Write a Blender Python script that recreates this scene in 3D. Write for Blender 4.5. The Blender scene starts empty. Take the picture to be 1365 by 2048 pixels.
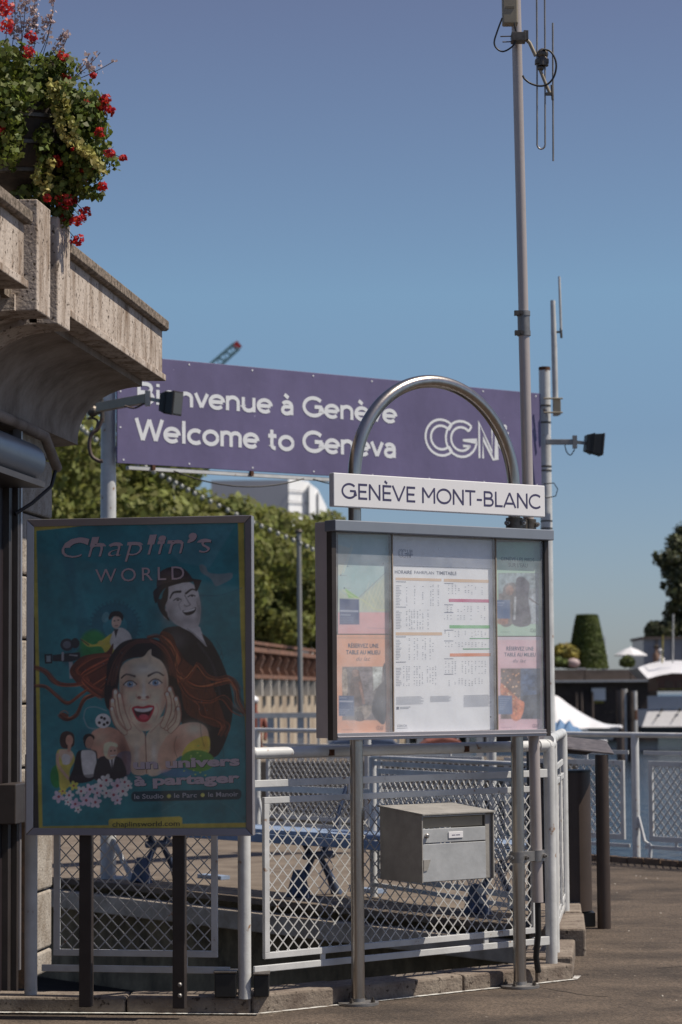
import bpy, math, random
import numpy as np
from mathutils import Vector, Matrix

R = math.radians
random.seed(7)
rng = np.random.default_rng(7)
scn = bpy.context.scene
COL = scn.collection

# ------------------------------------------------------------------ camera
FPX, CX, CY = 4800.0, 682.5, 1024.0          # focal length in photo pixels, photo centre
EYE = Vector((0.0, 0.0, 1.5))
PITCH, ROLL = math.atan(364 / FPX), R(0.4)
fwd = Vector((0, math.cos(PITCH), math.sin(PITCH)))
up0 = Vector((0, -math.sin(PITCH), math.cos(PITCH)))
rt0 = Vector((1, 0, 0))
cup = up0 * math.cos(ROLL) + rt0 * math.sin(ROLL)
crt = rt0 * math.cos(ROLL) - up0 * math.sin(ROLL)
cam_d = bpy.data.cameras.new('camera')
cam = bpy.data.objects.new('camera', cam_d)
COL.objects.link(cam)
m = Matrix((crt, cup, -fwd)).transposed().to_4x4()
m.translation = EYE
cam.matrix_world = m
cam_d.sensor_fit = 'VERTICAL'
cam_d.sensor_height = 36.0
cam_d.sensor_width = 24.0
cam_d.lens = FPX / 2048 * 36.0
cam_d.clip_start = 0.1
cam_d.clip_end = 6000
cam_d.dof.use_dof = True
cam_d.dof.focus_distance = 11.9
cam_d.dof.aperture_fstop = 4.6
scn.camera = cam

# ------------------------------------------------------------------ light
SUN_EL, SUN_AZ = R(57), R(-7)                 # azimuth measured from +X towards +Y
w = bpy.data.worlds.new('World')
scn.world = w
w.use_nodes = True
nt = w.node_tree
bg = nt.nodes['Background']
sky = nt.nodes.new('ShaderNodeTexSky')
sky.sky_type = 'NISHITA'
sky.sun_disc = False
sky.sun_elevation = SUN_EL
sky.sun_rotation = R(90) - SUN_AZ
sky.altitude = 300
sky.air_density = 1.0
sky.dust_density = 0.6
sky.ozone_density = 2.5
# gentle grading of the clear sky with height: paler and bluer towards the horizon, dusty violet higher up
wg = nt.nodes.new('ShaderNodeTexCoord'); wx = nt.nodes.new('ShaderNodeSeparateXYZ'); wr = nt.nodes.new('ShaderNodeMapRange')
wc = nt.nodes.new('ShaderNodeValToRGB'); wm = nt.nodes.new('ShaderNodeMix'); wm.data_type = 'RGBA'; wm.blend_type = 'MULTIPLY'
wm.inputs['Factor'].default_value = 1.0
wr.inputs['From Max'].default_value = 0.3
nt.links.new(wg.outputs['Generated'], wx.inputs['Vector']); nt.links.new(wx.outputs['Z'], wr.inputs['Value'])
nt.links.new(wr.outputs['Result'], wc.inputs['Fac'])
els = wc.color_ramp.elements
for i_, (pos, c) in enumerate(((0.08, (0.70, 0.76, 0.97)), (0.36, (0.72, 0.80, 0.94)), (0.55, (0.92, 1.02, 1.06)), (0.95, (0.97, 0.80, 0.84)))):
    if i_ >= 2: els.new(0.99)
    els[i_].position = pos; els[i_].color = (*c, 1)
nt.links.new(sky.outputs['Color'], wm.inputs['A']); nt.links.new(wc.outputs['Color'], wm.inputs['B'])
nt.links.new(wm.outputs['Result'], bg.inputs['Color'])
bg.inputs['Strength'].default_value = 0.075
sun_d = bpy.data.lights.new('sun', 'SUN')
sun_d.energy = 4.7
sun_d.angle = R(0.5)
sun_d.color = (1.0, 0.91, 0.78)
sun = bpy.data.objects.new('sun', sun_d)
COL.objects.link(sun)
sdir = Vector((math.cos(SUN_EL) * math.cos(SUN_AZ), math.cos(SUN_EL) * math.sin(SUN_AZ), math.sin(SUN_EL)))
sun.rotation_euler = sdir.to_track_quat('Z', 'Y').to_euler()
sun.location = (20, 0, 30)
scn.view_settings.view_transform = 'Standard'
scn.view_settings.look = 'None'
scn.view_settings.exposure = 0.2
scn.view_settings.gamma = 1.0
scn.view_settings.use_curve_mapping = False
scn.cycles.max_bounces = 8
scn.cycles.transparent_max_bounces = 16

# ------------------------------------------------------------------ helpers
def at(px, py, Y):
    """world point seen at photo pixel (px, py) at distance Y in front of the camera"""
    d = fwd + crt * ((px - CX) / FPX) + cup * ((CY - py) / FPX)
    return EYE + d * (Y / d.y)

def ground_at(px, py, z=0.0):
    d = fwd + crt * ((px - CX) / FPX) + cup * ((CY - py) / FPX)
    return EYE + d * ((z - EYE.z) / d.z)

def hit(px, py, o, n):
    """photo pixel -> point on the plane through o with normal n"""
    d = fwd + crt * ((px - CX) / FPX) + cup * ((CY - py) / FPX)
    return EYE + d * ((o - EYE).dot(n) / d.dot(n))

def lin(c):
    return tuple(((x / 255) / 12.92 if x / 255 <= 0.04045 else ((x / 255 + 0.055) / 1.055) ** 2.4) for x in c)

MATS = {}
def mat(name, col, rough=0.6, metal=0.0, var=0.0, scale=6.0, bump=0.0, bscale=None, col2=None, stretch=(1, 1, 1),
        spec=0.5, transl=0.0, island=0.0, contrast=(0.35, 0.65), detail=6.0, coat=0.0, speck=None):
    """procedural material: base colour mixed towards col2 by stretched noise, fine bump, per-island variation"""
    if name in MATS:
        return MATS[name]
    mt = bpy.data.materials.new(name)
    mt.use_nodes = True
    t = mt.node_tree
    N, L = t.nodes, t.links
    p = N['Principled BSDF']
    p.inputs['Roughness'].default_value = rough
    p.inputs['Metallic'].default_value = metal
    p.inputs['Specular IOR Level'].default_value = spec
    p.inputs['Coat Weight'].default_value = coat
    geo = N.new('ShaderNodeNewGeometry')
    mp = N.new('ShaderNodeMapping')
    mp.inputs['Scale'].default_value = stretch
    L.new(geo.outputs['Position'], mp.inputs['Vector'])
    nz = N.new('ShaderNodeTexNoise')
    nz.inputs['Scale'].default_value = scale
    nz.inputs['Detail'].default_value = detail
    nz.inputs['Roughness'].default_value = 0.65
    L.new(mp.outputs['Vector'], nz.inputs['Vector'])
    rp = N.new('ShaderNodeMapRange')
    rp.inputs['From Min'].default_value = contrast[0]
    rp.inputs['From Max'].default_value = contrast[1]
    L.new(nz.outputs['Fac'], rp.inputs['Value'])
    mx = N.new('ShaderNodeMix')
    mx.data_type = 'RGBA'
    c2 = col2 if col2 is not None else tuple(max(0, x * (1 - var)) for x in col)
    mx.inputs['A'].default_value = (*col, 1)
    mx.inputs['B'].default_value = (*c2, 1)
    L.new(rp.outputs['Result'], mx.inputs['Factor'])
    out = mx.outputs['Result']
    if speck:
        n3 = N.new('ShaderNodeTexNoise')
        n3.inputs['Scale'].default_value = speck[1]
        n3.inputs['Detail'].default_value = 3
        L.new(geo.outputs['Position'], n3.inputs['Vector'])
        r3 = N.new('ShaderNodeMapRange')
        r3.inputs['From Min'].default_value = speck[2]
        r3.inputs['From Max'].default_value = speck[2] + 0.06
        L.new(n3.outputs['Fac'], r3.inputs['Value'])
        m3 = N.new('ShaderNodeMix')
        m3.data_type = 'RGBA'
        m3.inputs['B'].default_value = (*speck[0], 1)
        L.new(out, m3.inputs['A'])
        L.new(r3.outputs['Result'], m3.inputs['Factor'])
        out = m3.outputs['Result']
    if island > 0:
        hs = N.new('ShaderNodeHueSaturation')
        r2 = N.new('ShaderNodeMapRange')
        r2.inputs['To Min'].default_value = 1 - island
        r2.inputs['To Max'].default_value = 1 + island
        L.new(geo.outputs['Random Per Island'], r2.inputs['Value'])
        L.new(r2.outputs['Result'], hs.inputs['Value'])
        r4 = N.new('ShaderNodeMapRange')
        r4.inputs['To Min'].default_value = 0.5 - island * 0.05
        r4.inputs['To Max'].default_value = 0.5 + island * 0.05
        L.new(geo.outputs['Random Per Island'], r4.inputs['Value'])
        L.new(r4.outputs['Result'], hs.inputs['Hue'])
        L.new(out, hs.inputs['Color'])
        out = hs.outputs['Color']
    L.new(out, p.inputs['Base Color'])
    if bump > 0:
        b = N.new('ShaderNodeBump')
        b.inputs['Strength'].default_value = 1.0
        b.inputs['Distance'].default_value = bump
        nb = N.new('ShaderNodeTexNoise')
        nb.inputs['Scale'].default_value = bscale or scale * 8
        nb.inputs['Detail'].default_value = 5
        L.new(geo.outputs['Position'], nb.inputs['Vector'])
        L.new(nb.outputs['Fac'], b.inputs['Height'])
        L.new(b.outputs['Normal'], p.inputs['Normal'])
    if transl > 0:
        tr = N.new('ShaderNodeBsdfTranslucent')
        L.new(out, tr.inputs['Color'])
        ms = N.new('ShaderNodeMixShader')
        ms.inputs['Fac'].default_value = transl
        L.new(p.outputs['BSDF'], ms.inputs[1])
        L.new(tr.outputs['BSDF'], ms.inputs[2])
        L.new(ms.outputs['Shader'], N['Material Output'].inputs['Surface'])
    MATS[name] = mt
    return mt

def glass_mat(name, haze=0.06, hazecol=(0.5, 0.52, 0.55), rough=0.02):
    if name in MATS:
        return MATS[name]
    mt = bpy.data.materials.new(name)
    mt.use_nodes = True
    t = mt.node_tree
    N, L = t.nodes, t.links
    N.remove(N['Principled BSDF'])
    tr = N.new('ShaderNodeBsdfTransparent')
    df = N.new('ShaderNodeBsdfDiffuse')
    df.inputs['Color'].default_value = (*hazecol, 1)
    gl = N.new('ShaderNodeBsdfGlossy')
    gl.inputs['Roughness'].default_value = rough
    lw = N.new('ShaderNodeLayerWeight')          # Schlick reflectance, the same from both sides of the pane
    lw.inputs['Blend'].default_value = 0.5
    pw = N.new('ShaderNodeMath'); pw.operation = 'POWER'; pw.inputs[1].default_value = 5.0
    fr = N.new('ShaderNodeMath'); fr.operation = 'MULTIPLY_ADD'; fr.inputs[1].default_value = 0.92; fr.inputs[2].default_value = 0.06
    L.new(lw.outputs['Facing'], pw.inputs[0]); L.new(pw.outputs['Value'], fr.inputs[0])
    nz = N.new('ShaderNodeTexNoise')
    nz.inputs['Scale'].default_value = 9
    nz.inputs['Detail'].default_value = 8
    geo = N.new('ShaderNodeNewGeometry')
    L.new(geo.outputs['Position'], nz.inputs['Vector'])
    rp = N.new('ShaderNodeMapRange')
    rp.inputs['From Min'].default_value = 0.3
    rp.inputs['From Max'].default_value = 0.8
    rp.inputs['To Min'].default_value = haze * 0.6
    rp.inputs['To Max'].default_value = haze * 1.7
    L.new(nz.outputs['Fac'], rp.inputs['Value'])
    m1 = N.new('ShaderNodeMixShader')
    L.new(rp.outputs['Result'], m1.inputs['Fac'])
    L.new(tr.outputs['BSDF'], m1.inputs[1])
    L.new(df.outputs['BSDF'], m1.inputs[2])
    m2 = N.new('ShaderNodeMixShader')
    L.new(fr.outputs['Value'], m2.inputs['Fac'])
    L.new(m1.outputs['Shader'], m2.inputs[1])
    L.new(gl.outputs['BSDF'], m2.inputs[2])
    L.new(m2.outputs['Shader'], N['Material Output'].inputs['Surface'])
    MATS[name] = mt
    return mt

def tag(o, label=None, cat=None, group=None, kind=None):
    if label: o['label'] = label
    if cat: o['category'] = cat
    if group: o['group'] = group
    if kind: o['kind'] = kind
    return o

def thing(name, label, cat, loc=(0, 0, 0), group=None, rotz=0.0):
    o = bpy.data.objects.new(name, None)
    o.empty_display_size = 0.1
    COL.objects.link(o)
    o.location = loc
    o.rotation_euler = (0, 0, rotz)
    return tag(o, label, cat, group)

def copy_tree(o, parent=None):
    c = o.copy()
    COL.objects.link(c)
    if parent: c.parent = parent
    for ch in list(o.children):
        copy_tree(ch, c)
    return c

def world_loc(o):
    v = Vector((0, 0, 0))
    while o:
        v += o.location
        o = o.parent
    return v

class MB:
    """collects shapes and links them as one mesh object; coordinates are world unless local=True"""
    def __init__(s):
        s.v, s.f, s.mi = [], [], []
        s.cur = 0
    def add(s, vs, fs):
        b = len(s.v)
        s.v += [tuple(x) for x in vs]
        s.f += [tuple(b + i for i in f) for f in fs]
        s.mi += [s.cur] * len(fs)
        return s
    def boxb(s, o, a, b, c):
        """box spanned from corner o by vectors a, b, c"""
        o, a, b, c = Vector(o), Vector(a), Vector(b), Vector(c)
        vs = [o, o + a, o + a + b, o + b, o + c, o + a + c, o + a + b + c, o + b + c]
        fs = [(0, 3, 2, 1), (4, 5, 6, 7), (0, 1, 5, 4), (1, 2, 6, 5), (2, 3, 7, 6), (3, 0, 4, 7)]
        if a.cross(b).dot(c) < 0:
            fs = [tuple(reversed(f)) for f in fs]
        return s.add(vs, fs)
    def box(s, x0, x1, y0, y1, z0, z1):
        return s.boxb((x0, y0, z0), (x1 - x0, 0, 0), (0, y1 - y0, 0), (0, 0, z1 - z0))
    def cbox(s, c, ux, uy, uz, sx, sy, sz):
        c, ux, uy, uz = Vector(c), Vector(ux), Vector(uy), Vector(uz)
        return s.boxb(c - ux * sx / 2 - uy * sy / 2 - uz * sz / 2, ux * sx, uy * sy, uz * sz)
    def bar(s, p0, p1, wd, th, side):
        """bar of width wd along 'side' and thickness th across"""
        p0, p1, side = Vector(p0), Vector(p1), Vector(side)
        d = (p1 - p0)
        L = d.length
        if L < 1e-6: return s
        d /= L
        side = (side - d * side.dot(d)).normalized()
        t = d.cross(side)
        return s.boxb(p0 - side * wd / 2 - t * th / 2, d * L, side * wd, t * th)
    def tube(s, path, r, seg=12, cap=True, closed=False):
        path = [Vector(p) for p in path]
        n = len(path)
        rs = r if isinstance(r, (list, tuple)) else [r] * n
        def tan(i):
            a = path[max(0, i - 1)]; b = path[min(n - 1, i + 1)]
            return (b - a).normalized()
        t0 = tan(0)
        x = t0.orthogonal().normalized()
        vs = []
        for i in range(n):
            t = tan(i)
            x = (x - t * x.dot(t)).normalized()
            y = t.cross(x)
            for k in range(seg):
                a = 2 * math.pi * k / seg
                vs.append(path[i] + (x * math.cos(a) + y * math.sin(a)) * rs[i])
        fs = []
        for i in range(n - 1):
            for k in range(seg):
                k2 = (k + 1) % seg
                fs.append((i * seg + k, i * seg + k2, (i + 1) * seg + k2, (i + 1) * seg + k))
        if cap:
            fs.append(tuple(reversed(range(seg))))
            fs.append(tuple((n - 1) * seg + k for k in range(seg)))
        return s.add(vs, fs)
    def lathe(s, o, prof, seg=24, ax=(0, 0, 1)):
        """prof: list of (radius, height)"""
        o = Vector(o); ax = Vector(ax).normalized()
        x = ax.orthogonal().normalized(); y = ax.cross(x)
        vs = []
        for r, h in prof:
            for k in range(seg):
                a = 2 * math.pi * k / seg
                vs.append(o + ax * h + (x * math.cos(a) + y * math.sin(a)) * r)
        fs = []
        for i in range(len(prof) - 1):
            for k in range(seg):
                k2 = (k + 1) % seg
                fs.append((i * seg + k, i * seg + k2, (i + 1) * seg + k2, (i + 1) * seg + k))
        fs.append(tuple(reversed(range(seg))))
        fs.append(tuple((len(prof) - 1) * seg + k for k in range(seg)))
        return s.add(vs, fs)
    def prism(s, poly, d):
        """extrude a planar polygon of 3D points by vector d"""
        poly = [Vector(p) for p in poly]; d = Vector(d)
        n = len(poly)
        nn = Vector((0, 0, 0))
        for i in range(n):
            nn += poly[i].cross(poly[(i + 1) % n])
        if nn.dot(d) > 0: poly.reverse()
        vs = poly + [p + d for p in poly]
        fs = [tuple(range(n)), tuple(reversed(range(n, 2 * n)))]
        for i in range(n):
            j = (i + 1) % n
            fs.append((j, i, n + i, n + j))
        return s.add(vs, fs)
    def ball(s, c, r, seg=10, rings=7, sc=(1, 1, 1)):
        c = Vector(c)
        vs = [c + Vector((0, 0, -r * sc[2]))]
        for i in range(1, rings):
            a = math.pi * i / rings
            for k in range(seg):
                b = 2 * math.pi * k / seg
                vs.append(c + Vector((math.sin(a) * math.cos(b) * r * sc[0], math.sin(a) * math.sin(b) * r * sc[1], -math.cos(a) * r * sc[2])))
        vs.append(c + Vector((0, 0, r * sc[2])))
        fs = []
        for k in range(seg):
            fs.append((0, 1 + (k + 1) % seg, 1 + k))
        for i in range(rings - 2):
            for k in range(seg):
                a = 1 + i * seg + k; b = 1 + i * seg + (k + 1) % seg
                fs.append((a, b, b + seg, a + seg))
        top = len(vs) - 1
        for k in range(seg):
            fs.append((top, top - seg + k, top - seg + (k + 1) % seg))
        return s.add(vs, fs)
    def text(s, txt, o, ux, uy, h=None, w=None, bold=0.0, thick=0.001, align='L', shear=0.0, spacing=1.0):
        """built-in font, baseline origin o, cap height h, total width w, as a thin raised plate"""
        cu = bpy.data.curves.new('t', 'FONT')
        cu.body = txt
        cu.size = 1
        cu.offset = bold
        cu.shear = shear
        cu.space_character = spacing
        cu.resolution_u = 3
        ob = bpy.data.objects.new('t', cu)
        COL.objects.link(ob)
        bpy.context.view_layer.update()
        me = bpy.data.meshes.new_from_object(ob.evaluated_get(bpy.context.evaluated_depsgraph_get()))
        bpy.data.objects.remove(ob); bpy.data.curves.remove(cu)
        if not me.vertices: return s
        xs = [v.co.x for v in me.vertices]
        x0, x1 = min(xs), max(xs)
        sy = h / 0.73
        sx = (w / (x1 - x0)) if w else sy
        off = {'L': 0, 'C': -(x1 - x0) / 2, 'R': -(x1 - x0)}[align]
        o, ux, uy = Vector(o), Vector(ux), Vector(uy)
        n = ux.cross(uy).normalized()
        vs = [o + ux * ((v.co.x - x0 + off) * sx) + uy * (v.co.y * sy) + n * thick for v in me.vertices]
        s.add(vs, [tuple(p.vertices) for p in me.polygons])
        bpy.data.meshes.remove(me)
        return s
    def build(s, name, material, parent=None, smooth=None, bevel=0.0, local=False, loc=None, kind=None, label=None):
        me = bpy.data.meshes.new(name)
        off = Vector((0, 0, 0))
        if not local:
            off = world_loc(parent) if parent else Vector(loc or (0, 0, 0))
        ox, oy, oz = off
        me.from_pydata([(x - ox, y - oy, z - oz) for x, y, z in s.v], [], s.f)
        for mm in (material if isinstance(material, (list, tuple)) else [material]):
            me.materials.append(mm)
        if isinstance(material, (list, tuple)):
            me.polygons.foreach_set('material_index', s.mi)
        me.validate()
        o = bpy.data.objects.new(name, me)
        COL.objects.link(o)
        if parent: o.parent = parent
        elif not local: o.location = off
        elif loc: o.location = loc
        if smooth is not None:
            me.polygons.foreach_set('use_smooth', [True] * len(me.polygons))
            me.set_sharp_from_angle(angle=R(smooth))
        if bevel > 0:
            b = o.modifiers.new('bevel', 'BEVEL')
            b.width = bevel; b.segments = 2; b.limit_method = 'ANGLE'; b.angle_limit = R(40)
        if kind: o['kind'] = kind
        if label: o['label'] = label
        return o

def leaf_mesh(name, cen, size, material, parent, nrm=None, aspect=1.0, kind=None, jitter=0.35, tri=False, seed=1):
    """many small leaf quads around the centres cen (N,3), in world coordinates"""
    g = np.random.default_rng(seed)
    n = len(cen)
    a = g.normal(size=(n, 3)); a /= np.linalg.norm(a, axis=1)[:, None]
    if nrm is not None:
        a = a * 0.7 + nrm; a /= np.linalg.norm(a, axis=1)[:, None]
    b = np.cross(a, g.normal(size=(n, 3))); b /= np.linalg.norm(b, axis=1)[:, None]
    c = np.cross(a, b)
    sz = size * (1 + jitter * g.uniform(-1, 1, n))[:, None]
    b *= sz * 0.5; c *= sz * 0.5 * aspect
    fold = a * sz * 0.18
    vs = np.stack([cen - b, cen - c + fold, cen + b, cen + c + fold], 1).reshape(-1, 3)
    off = np.array(world_loc(parent)) if parent else np.zeros(3)
    vs = vs - off
    me = bpy.data.meshes.new(name)
    me.vertices.add(4 * n); me.loops.add(4 * n); me.polygons.add(n)
    me.vertices.foreach_set('co', vs.astype(np.float32).ravel())
    me.loops.foreach_set('vertex_index', np.arange(4 * n, dtype=np.int32))
    me.polygons.foreach_set('loop_start', np.arange(0, 4 * n, 4, dtype=np.int32))
    me.update(); me.validate()
    me.materials.append(material)
    o = bpy.data.objects.new(name, me)
    COL.objects.link(o)
    if parent: o.parent = parent
    if kind: o['kind'] = kind
    return o

def blob_points(blobs, n, g, shell=0.55):
    """points spread in the outer shells of ellipsoidal clumps: blobs = [(centre, (rx, ry, rz))]"""
    vol = np.array([b[1][0] * b[1][1] * b[1][2] for b in blobs]) ** (2 / 3)
    cnt = (vol / vol.sum() * n).astype(int) + 1
    out, nor = [], []
    for (c, r), k in zip(blobs, cnt):
        d = g.normal(size=(k, 3)); d /= np.linalg.norm(d, axis=1)[:, None]
        rad = (shell + (1.05 - shell) * g.random(k) ** 0.6)[:, None]
        out.append(np.array(c) + d * rad * np.array(r)); nor.append(d)
    return np.concatenate(out), np.concatenate(nor)

# ------------------------------------------------------------------ materials
m_steel = mat('brushed_stainless_steel', (0.50, 0.46, 0.42), 0.28, 1.0, var=0.25, scale=5, stretch=(6, 6, 0.5), bump=0.0004, bscale=90)
m_dullsteel = mat('weathered_grey_steel', (0.34, 0.33, 0.32), 0.5, 0.8, var=0.3, scale=9, bump=0.0006)
m_bolt = mat('dark_bolt_steel', (0.16, 0.14, 0.12), 0.5, 0.8, var=0.4, scale=40)
m_white = mat('white_painted_steel', (0.62, 0.63, 0.63), 0.38, var=0.26, scale=4, bump=0.0012, bscale=25, speck=((0.26, 0.15, 0.085), 16, 0.675))
m_lattice = mat('white_painted_lattice', (0.56, 0.56, 0.55), 0.45, var=0.25, scale=6, speck=((0.25, 0.14, 0.08), 14, 0.68))
m_rust = mat('rust', (0.12, 0.05, 0.025), 0.9, var=0.5, scale=30)
m_greymet = mat('anodised_aluminium_frame', (0.42, 0.40, 0.42), 0.38, 0.6, var=0.12, scale=4, bump=0.0003)
m_bluegrey = mat('blue_grey_painted_hood', (0.22, 0.25, 0.30), 0.4, 0.1, var=0.12, scale=3)
m_darkframe = mat('dark_brown_frame', (0.055, 0.045, 0.042), 0.45, 0.2, var=0.3, scale=6)
m_mast = mat('galvanised_mast', (0.46, 0.41, 0.39), 0.42, 0.25, var=0.15, scale=4, stretch=(1, 1, .3), bump=0.0005, bscale=30)
m_caseside = mat('grey_case_side', (0.56, 0.51, 0.52), 0.5, 0.3, var=0.15, scale=3)
m_mail = mat('grey_mailbox_sheet', (0.44, 0.455, 0.465), 0.5, 0.12, var=0.2, scale=8, bump=0.0008, bscale=40)
m_mailside = mat('grey_mailbox_side', (0.34, 0.325, 0.30), 0.6, 0.1, var=0.25, scale=12, bump=0.001, bscale=50)
m_black = mat('black_plastic', (0.012, 0.012, 0.013), 0.45, var=0.3, scale=10)
m_cable = mat('black_cable', (0.01, 0.01, 0.01), 0.5, var=0.2, scale=20)
m_signwhite = mat('white_sign_enamel', (0.76, 0.76, 0.78), 0.3, var=0.05, scale=2)
m_violet = mat('violet_lettering', (0.055, 0.05, 0.12), 0.5, var=0.15, scale=10)
m_banner = mat('violet_sign_panel', (0.135, 0.117, 0.235), 0.55, var=0.22, scale=2.2, stretch=(1, 1, 0.5), bump=0.012, bscale=1.6, speck=((0.3, 0.27, 0.42), 26, 0.74))
m_bantext = mat('white_sign_lettering', (0.72, 0.74, 0.77), 0.5, var=0.06, scale=6)
m_concrete = mat('weathered_concrete', (0.47, 0.405, 0.35), 0.9, col2=(0.18, 0.125, 0.085), scale=7.5, stretch=(1.3, 1.3, 0.32), bump=0.004, bscale=60, contrast=(0.43, 0.66), speck=((0.07, 0.05, 0.035), 45, 0.60))
m_concap = mat('lichen_spotted_concrete', (0.26, 0.21, 0.17), 0.95, col2=(0.09, 0.07, 0.05), scale=30, bump=0.006, bscale=80, contrast=(0.38, 0.6))
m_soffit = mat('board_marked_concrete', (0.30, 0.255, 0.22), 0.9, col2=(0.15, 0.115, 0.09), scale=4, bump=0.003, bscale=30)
m_stone = mat('sandstone_block', (0.40, 0.365, 0.32), 0.95, col2=(0.24, 0.20, 0.16), scale=9, bump=0.006, bscale=70, speck=((0.1, 0.075, 0.05), 60, 0.63))
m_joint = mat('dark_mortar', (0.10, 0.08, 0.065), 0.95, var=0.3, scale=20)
m_kerb = mat('kerb_concrete', (0.25, 0.21, 0.17), 0.95, col2=(0.13, 0.10, 0.08), scale=7, bump=0.006, bscale=60, speck=((0.06, 0.045, 0.035), 35, 0.62))
m_beam = mat('pale_beam_concrete', (0.56, 0.49, 0.40), 0.9, col2=(0.34, 0.28, 0.21), scale=5, bump=0.003, bscale=40)
m_platform = mat('platform_concrete', (0.185, 0.15, 0.115), 0.9, col2=(0.105, 0.08, 0.06), scale=3, bump=0.003, bscale=40)
m_moss = mat('mossy_retaining_wall', (0.40, 0.31, 0.20), 0.95, col2=(0.11, 0.085, 0.055), scale=3.2, bump=0.01, bscale=18, stretch=(1, 1, 0.6))
m_paint = mat('worn_white_road_paint', (0.55, 0.55, 0.53), 0.8, col2=(0.16, 0.13, 0.11), scale=22, contrast=(0.48, 0.62))
m_blue = mat('blue_painted_wood', (0.27, 0.35, 0.49), 0.55, var=0.25, scale=10)
m_navy = mat('navy_cast_iron', (0.06, 0.085, 0.15), 0.5, 0.1, var=0.3, scale=10)
m_bin = mat('brown_powder_coated_metal', (0.066, 0.048, 0.04), 0.5, 0.25, var=0.2, scale=5)
m_binlid = mat('scratched_grey_lid', (0.19, 0.17, 0.17), 0.5, 0.4, col2=(0.09, 0.08, 0.08), scale=18)
m_bark = mat('grey_brown_bark', (0.06, 0.047, 0.036), 0.95, var=0.5, scale=5, bump=0.02, bscale=9)
m_plane = mat('plane_tree_foliage', (0.25, 0.26, 0.075), 0.7, col2=(0.15, 0.17, 0.045), scale=0.7, transl=0.45, island=0.35)
m_darktree = mat('dark_weeping_foliage', (0.10, 0.11, 0.045), 0.6, col2=(0.05, 0.06, 0.025), scale=0.8, transl=0.25, island=0.4)
m_topiary = mat('clipped_yew_foliage', (0.11, 0.14, 0.025), 0.7, col2=(0.06, 0.085, 0.018), scale=3, transl=0.2, island=0.3)
m_yellowbush = mat('yellow_bush_foliage', (0.50, 0.40, 0.09), 0.7, col2=(0.13, 0.13, 0.03), scale=2.5, transl=0.3, island=0.25)
m_leaf = mat('geranium_leaf', (0.17, 0.20, 0.035), 0.6, col2=(0.075, 0.11, 0.02), scale=7, transl=0.4, island=0.4)
m_leafy = mat('yellow_green_leaf', (0.46, 0.40, 0.14), 0.6, col2=(0.27, 0.27, 0.07), scale=9, transl=0.3, island=0.2)
m_red = mat('geranium_red_petal', (0.62, 0.018, 0.02), 0.5, var=0.35, scale=60, transl=0.3, island=0.3)
m_pink = mat('pale_pink_petal', (0.66, 0.52, 0.52), 0.6, var=0.3, scale=60, transl=0.3, island=0.2)
m_stem = mat('reddish_flower_stem', (0.10, 0.06, 0.045), 0.7, var=0.3, scale=30)
m_pot = mat('dark_weathered_wood_pot', (0.06, 0.045, 0.035), 0.8, col2=(0.02, 0.015, 0.012), scale=12, stretch=(1, 1, 0.3), bump=0.003, bscale=40)
m_beige = mat('beige_plastic_box', (0.30, 0.26, 0.19), 0.5, var=0.15, scale=10)
m_glass = glass_mat('dusty_glare_glass', 0.20, (0.78, 0.82, 0.88))  # pale haze paints glare over the papers, besides some dust
m_pglass = glass_mat('poster_cover_glass', 0.02, (0.35, 0.35, 0.37), 0.04)

# ------------------------------------------------------------------ flat print: a fine grid of coloured cells on a plane
def print_mat(name, rough=0.5):
    if name in MATS: return MATS[name]
    mt = bpy.data.materials.new(name); mt.use_nodes = True
    N, L = mt.node_tree.nodes, mt.node_tree.links
    a = N.new('ShaderNodeAttribute'); a.attribute_name = 'ink'
    nz = N.new('ShaderNodeTexNoise'); nz.inputs['Scale'].default_value = 14; nz.inputs['Detail'].default_value = 4
    g = N.new('ShaderNodeNewGeometry'); L.new(g.outputs['Position'], nz.inputs['Vector'])
    hs = N.new('ShaderNodeHueSaturation')
    r = N.new('ShaderNodeMapRange'); r.inputs['To Min'].default_value = 0.85; r.inputs['To Max'].default_value = 1.15
    L.new(nz.outputs['Fac'], r.inputs['Value']); L.new(r.outputs['Result'], hs.inputs['Value'])
    L.new(a.outputs['Color'], hs.inputs['Color'])
    p = N['Principled BSDF']; L.new(hs.outputs['Color'], p.inputs['Base Color']); p.inputs['Roughness'].default_value = rough
    MATS[name] = mt
    return mt

def tone_noise(shape, sc, seed):
    g_ = np.random.default_rng(seed); ny, nx = shape
    G_ = g_.random((int(ny / sc) + 3, int(nx / sc) + 3))
    yy = np.arange(ny) / sc; xx = np.arange(nx) / sc; iy = yy.astype(int); ix = xx.astype(int)
    fy = (yy - iy)[:, None]; fx = (xx - ix)[None]; fy = fy * fy * (3 - 2 * fy); fx = fx * fx * (3 - 2 * fx)
    return (G_[iy][:, ix] * (1 - fy) * (1 - fx) + G_[iy + 1][:, ix] * fy * (1 - fx) + G_[iy][:, ix + 1] * (1 - fy) * fx + G_[iy + 1][:, ix + 1] * fy * fx) * 2 - 1

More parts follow.
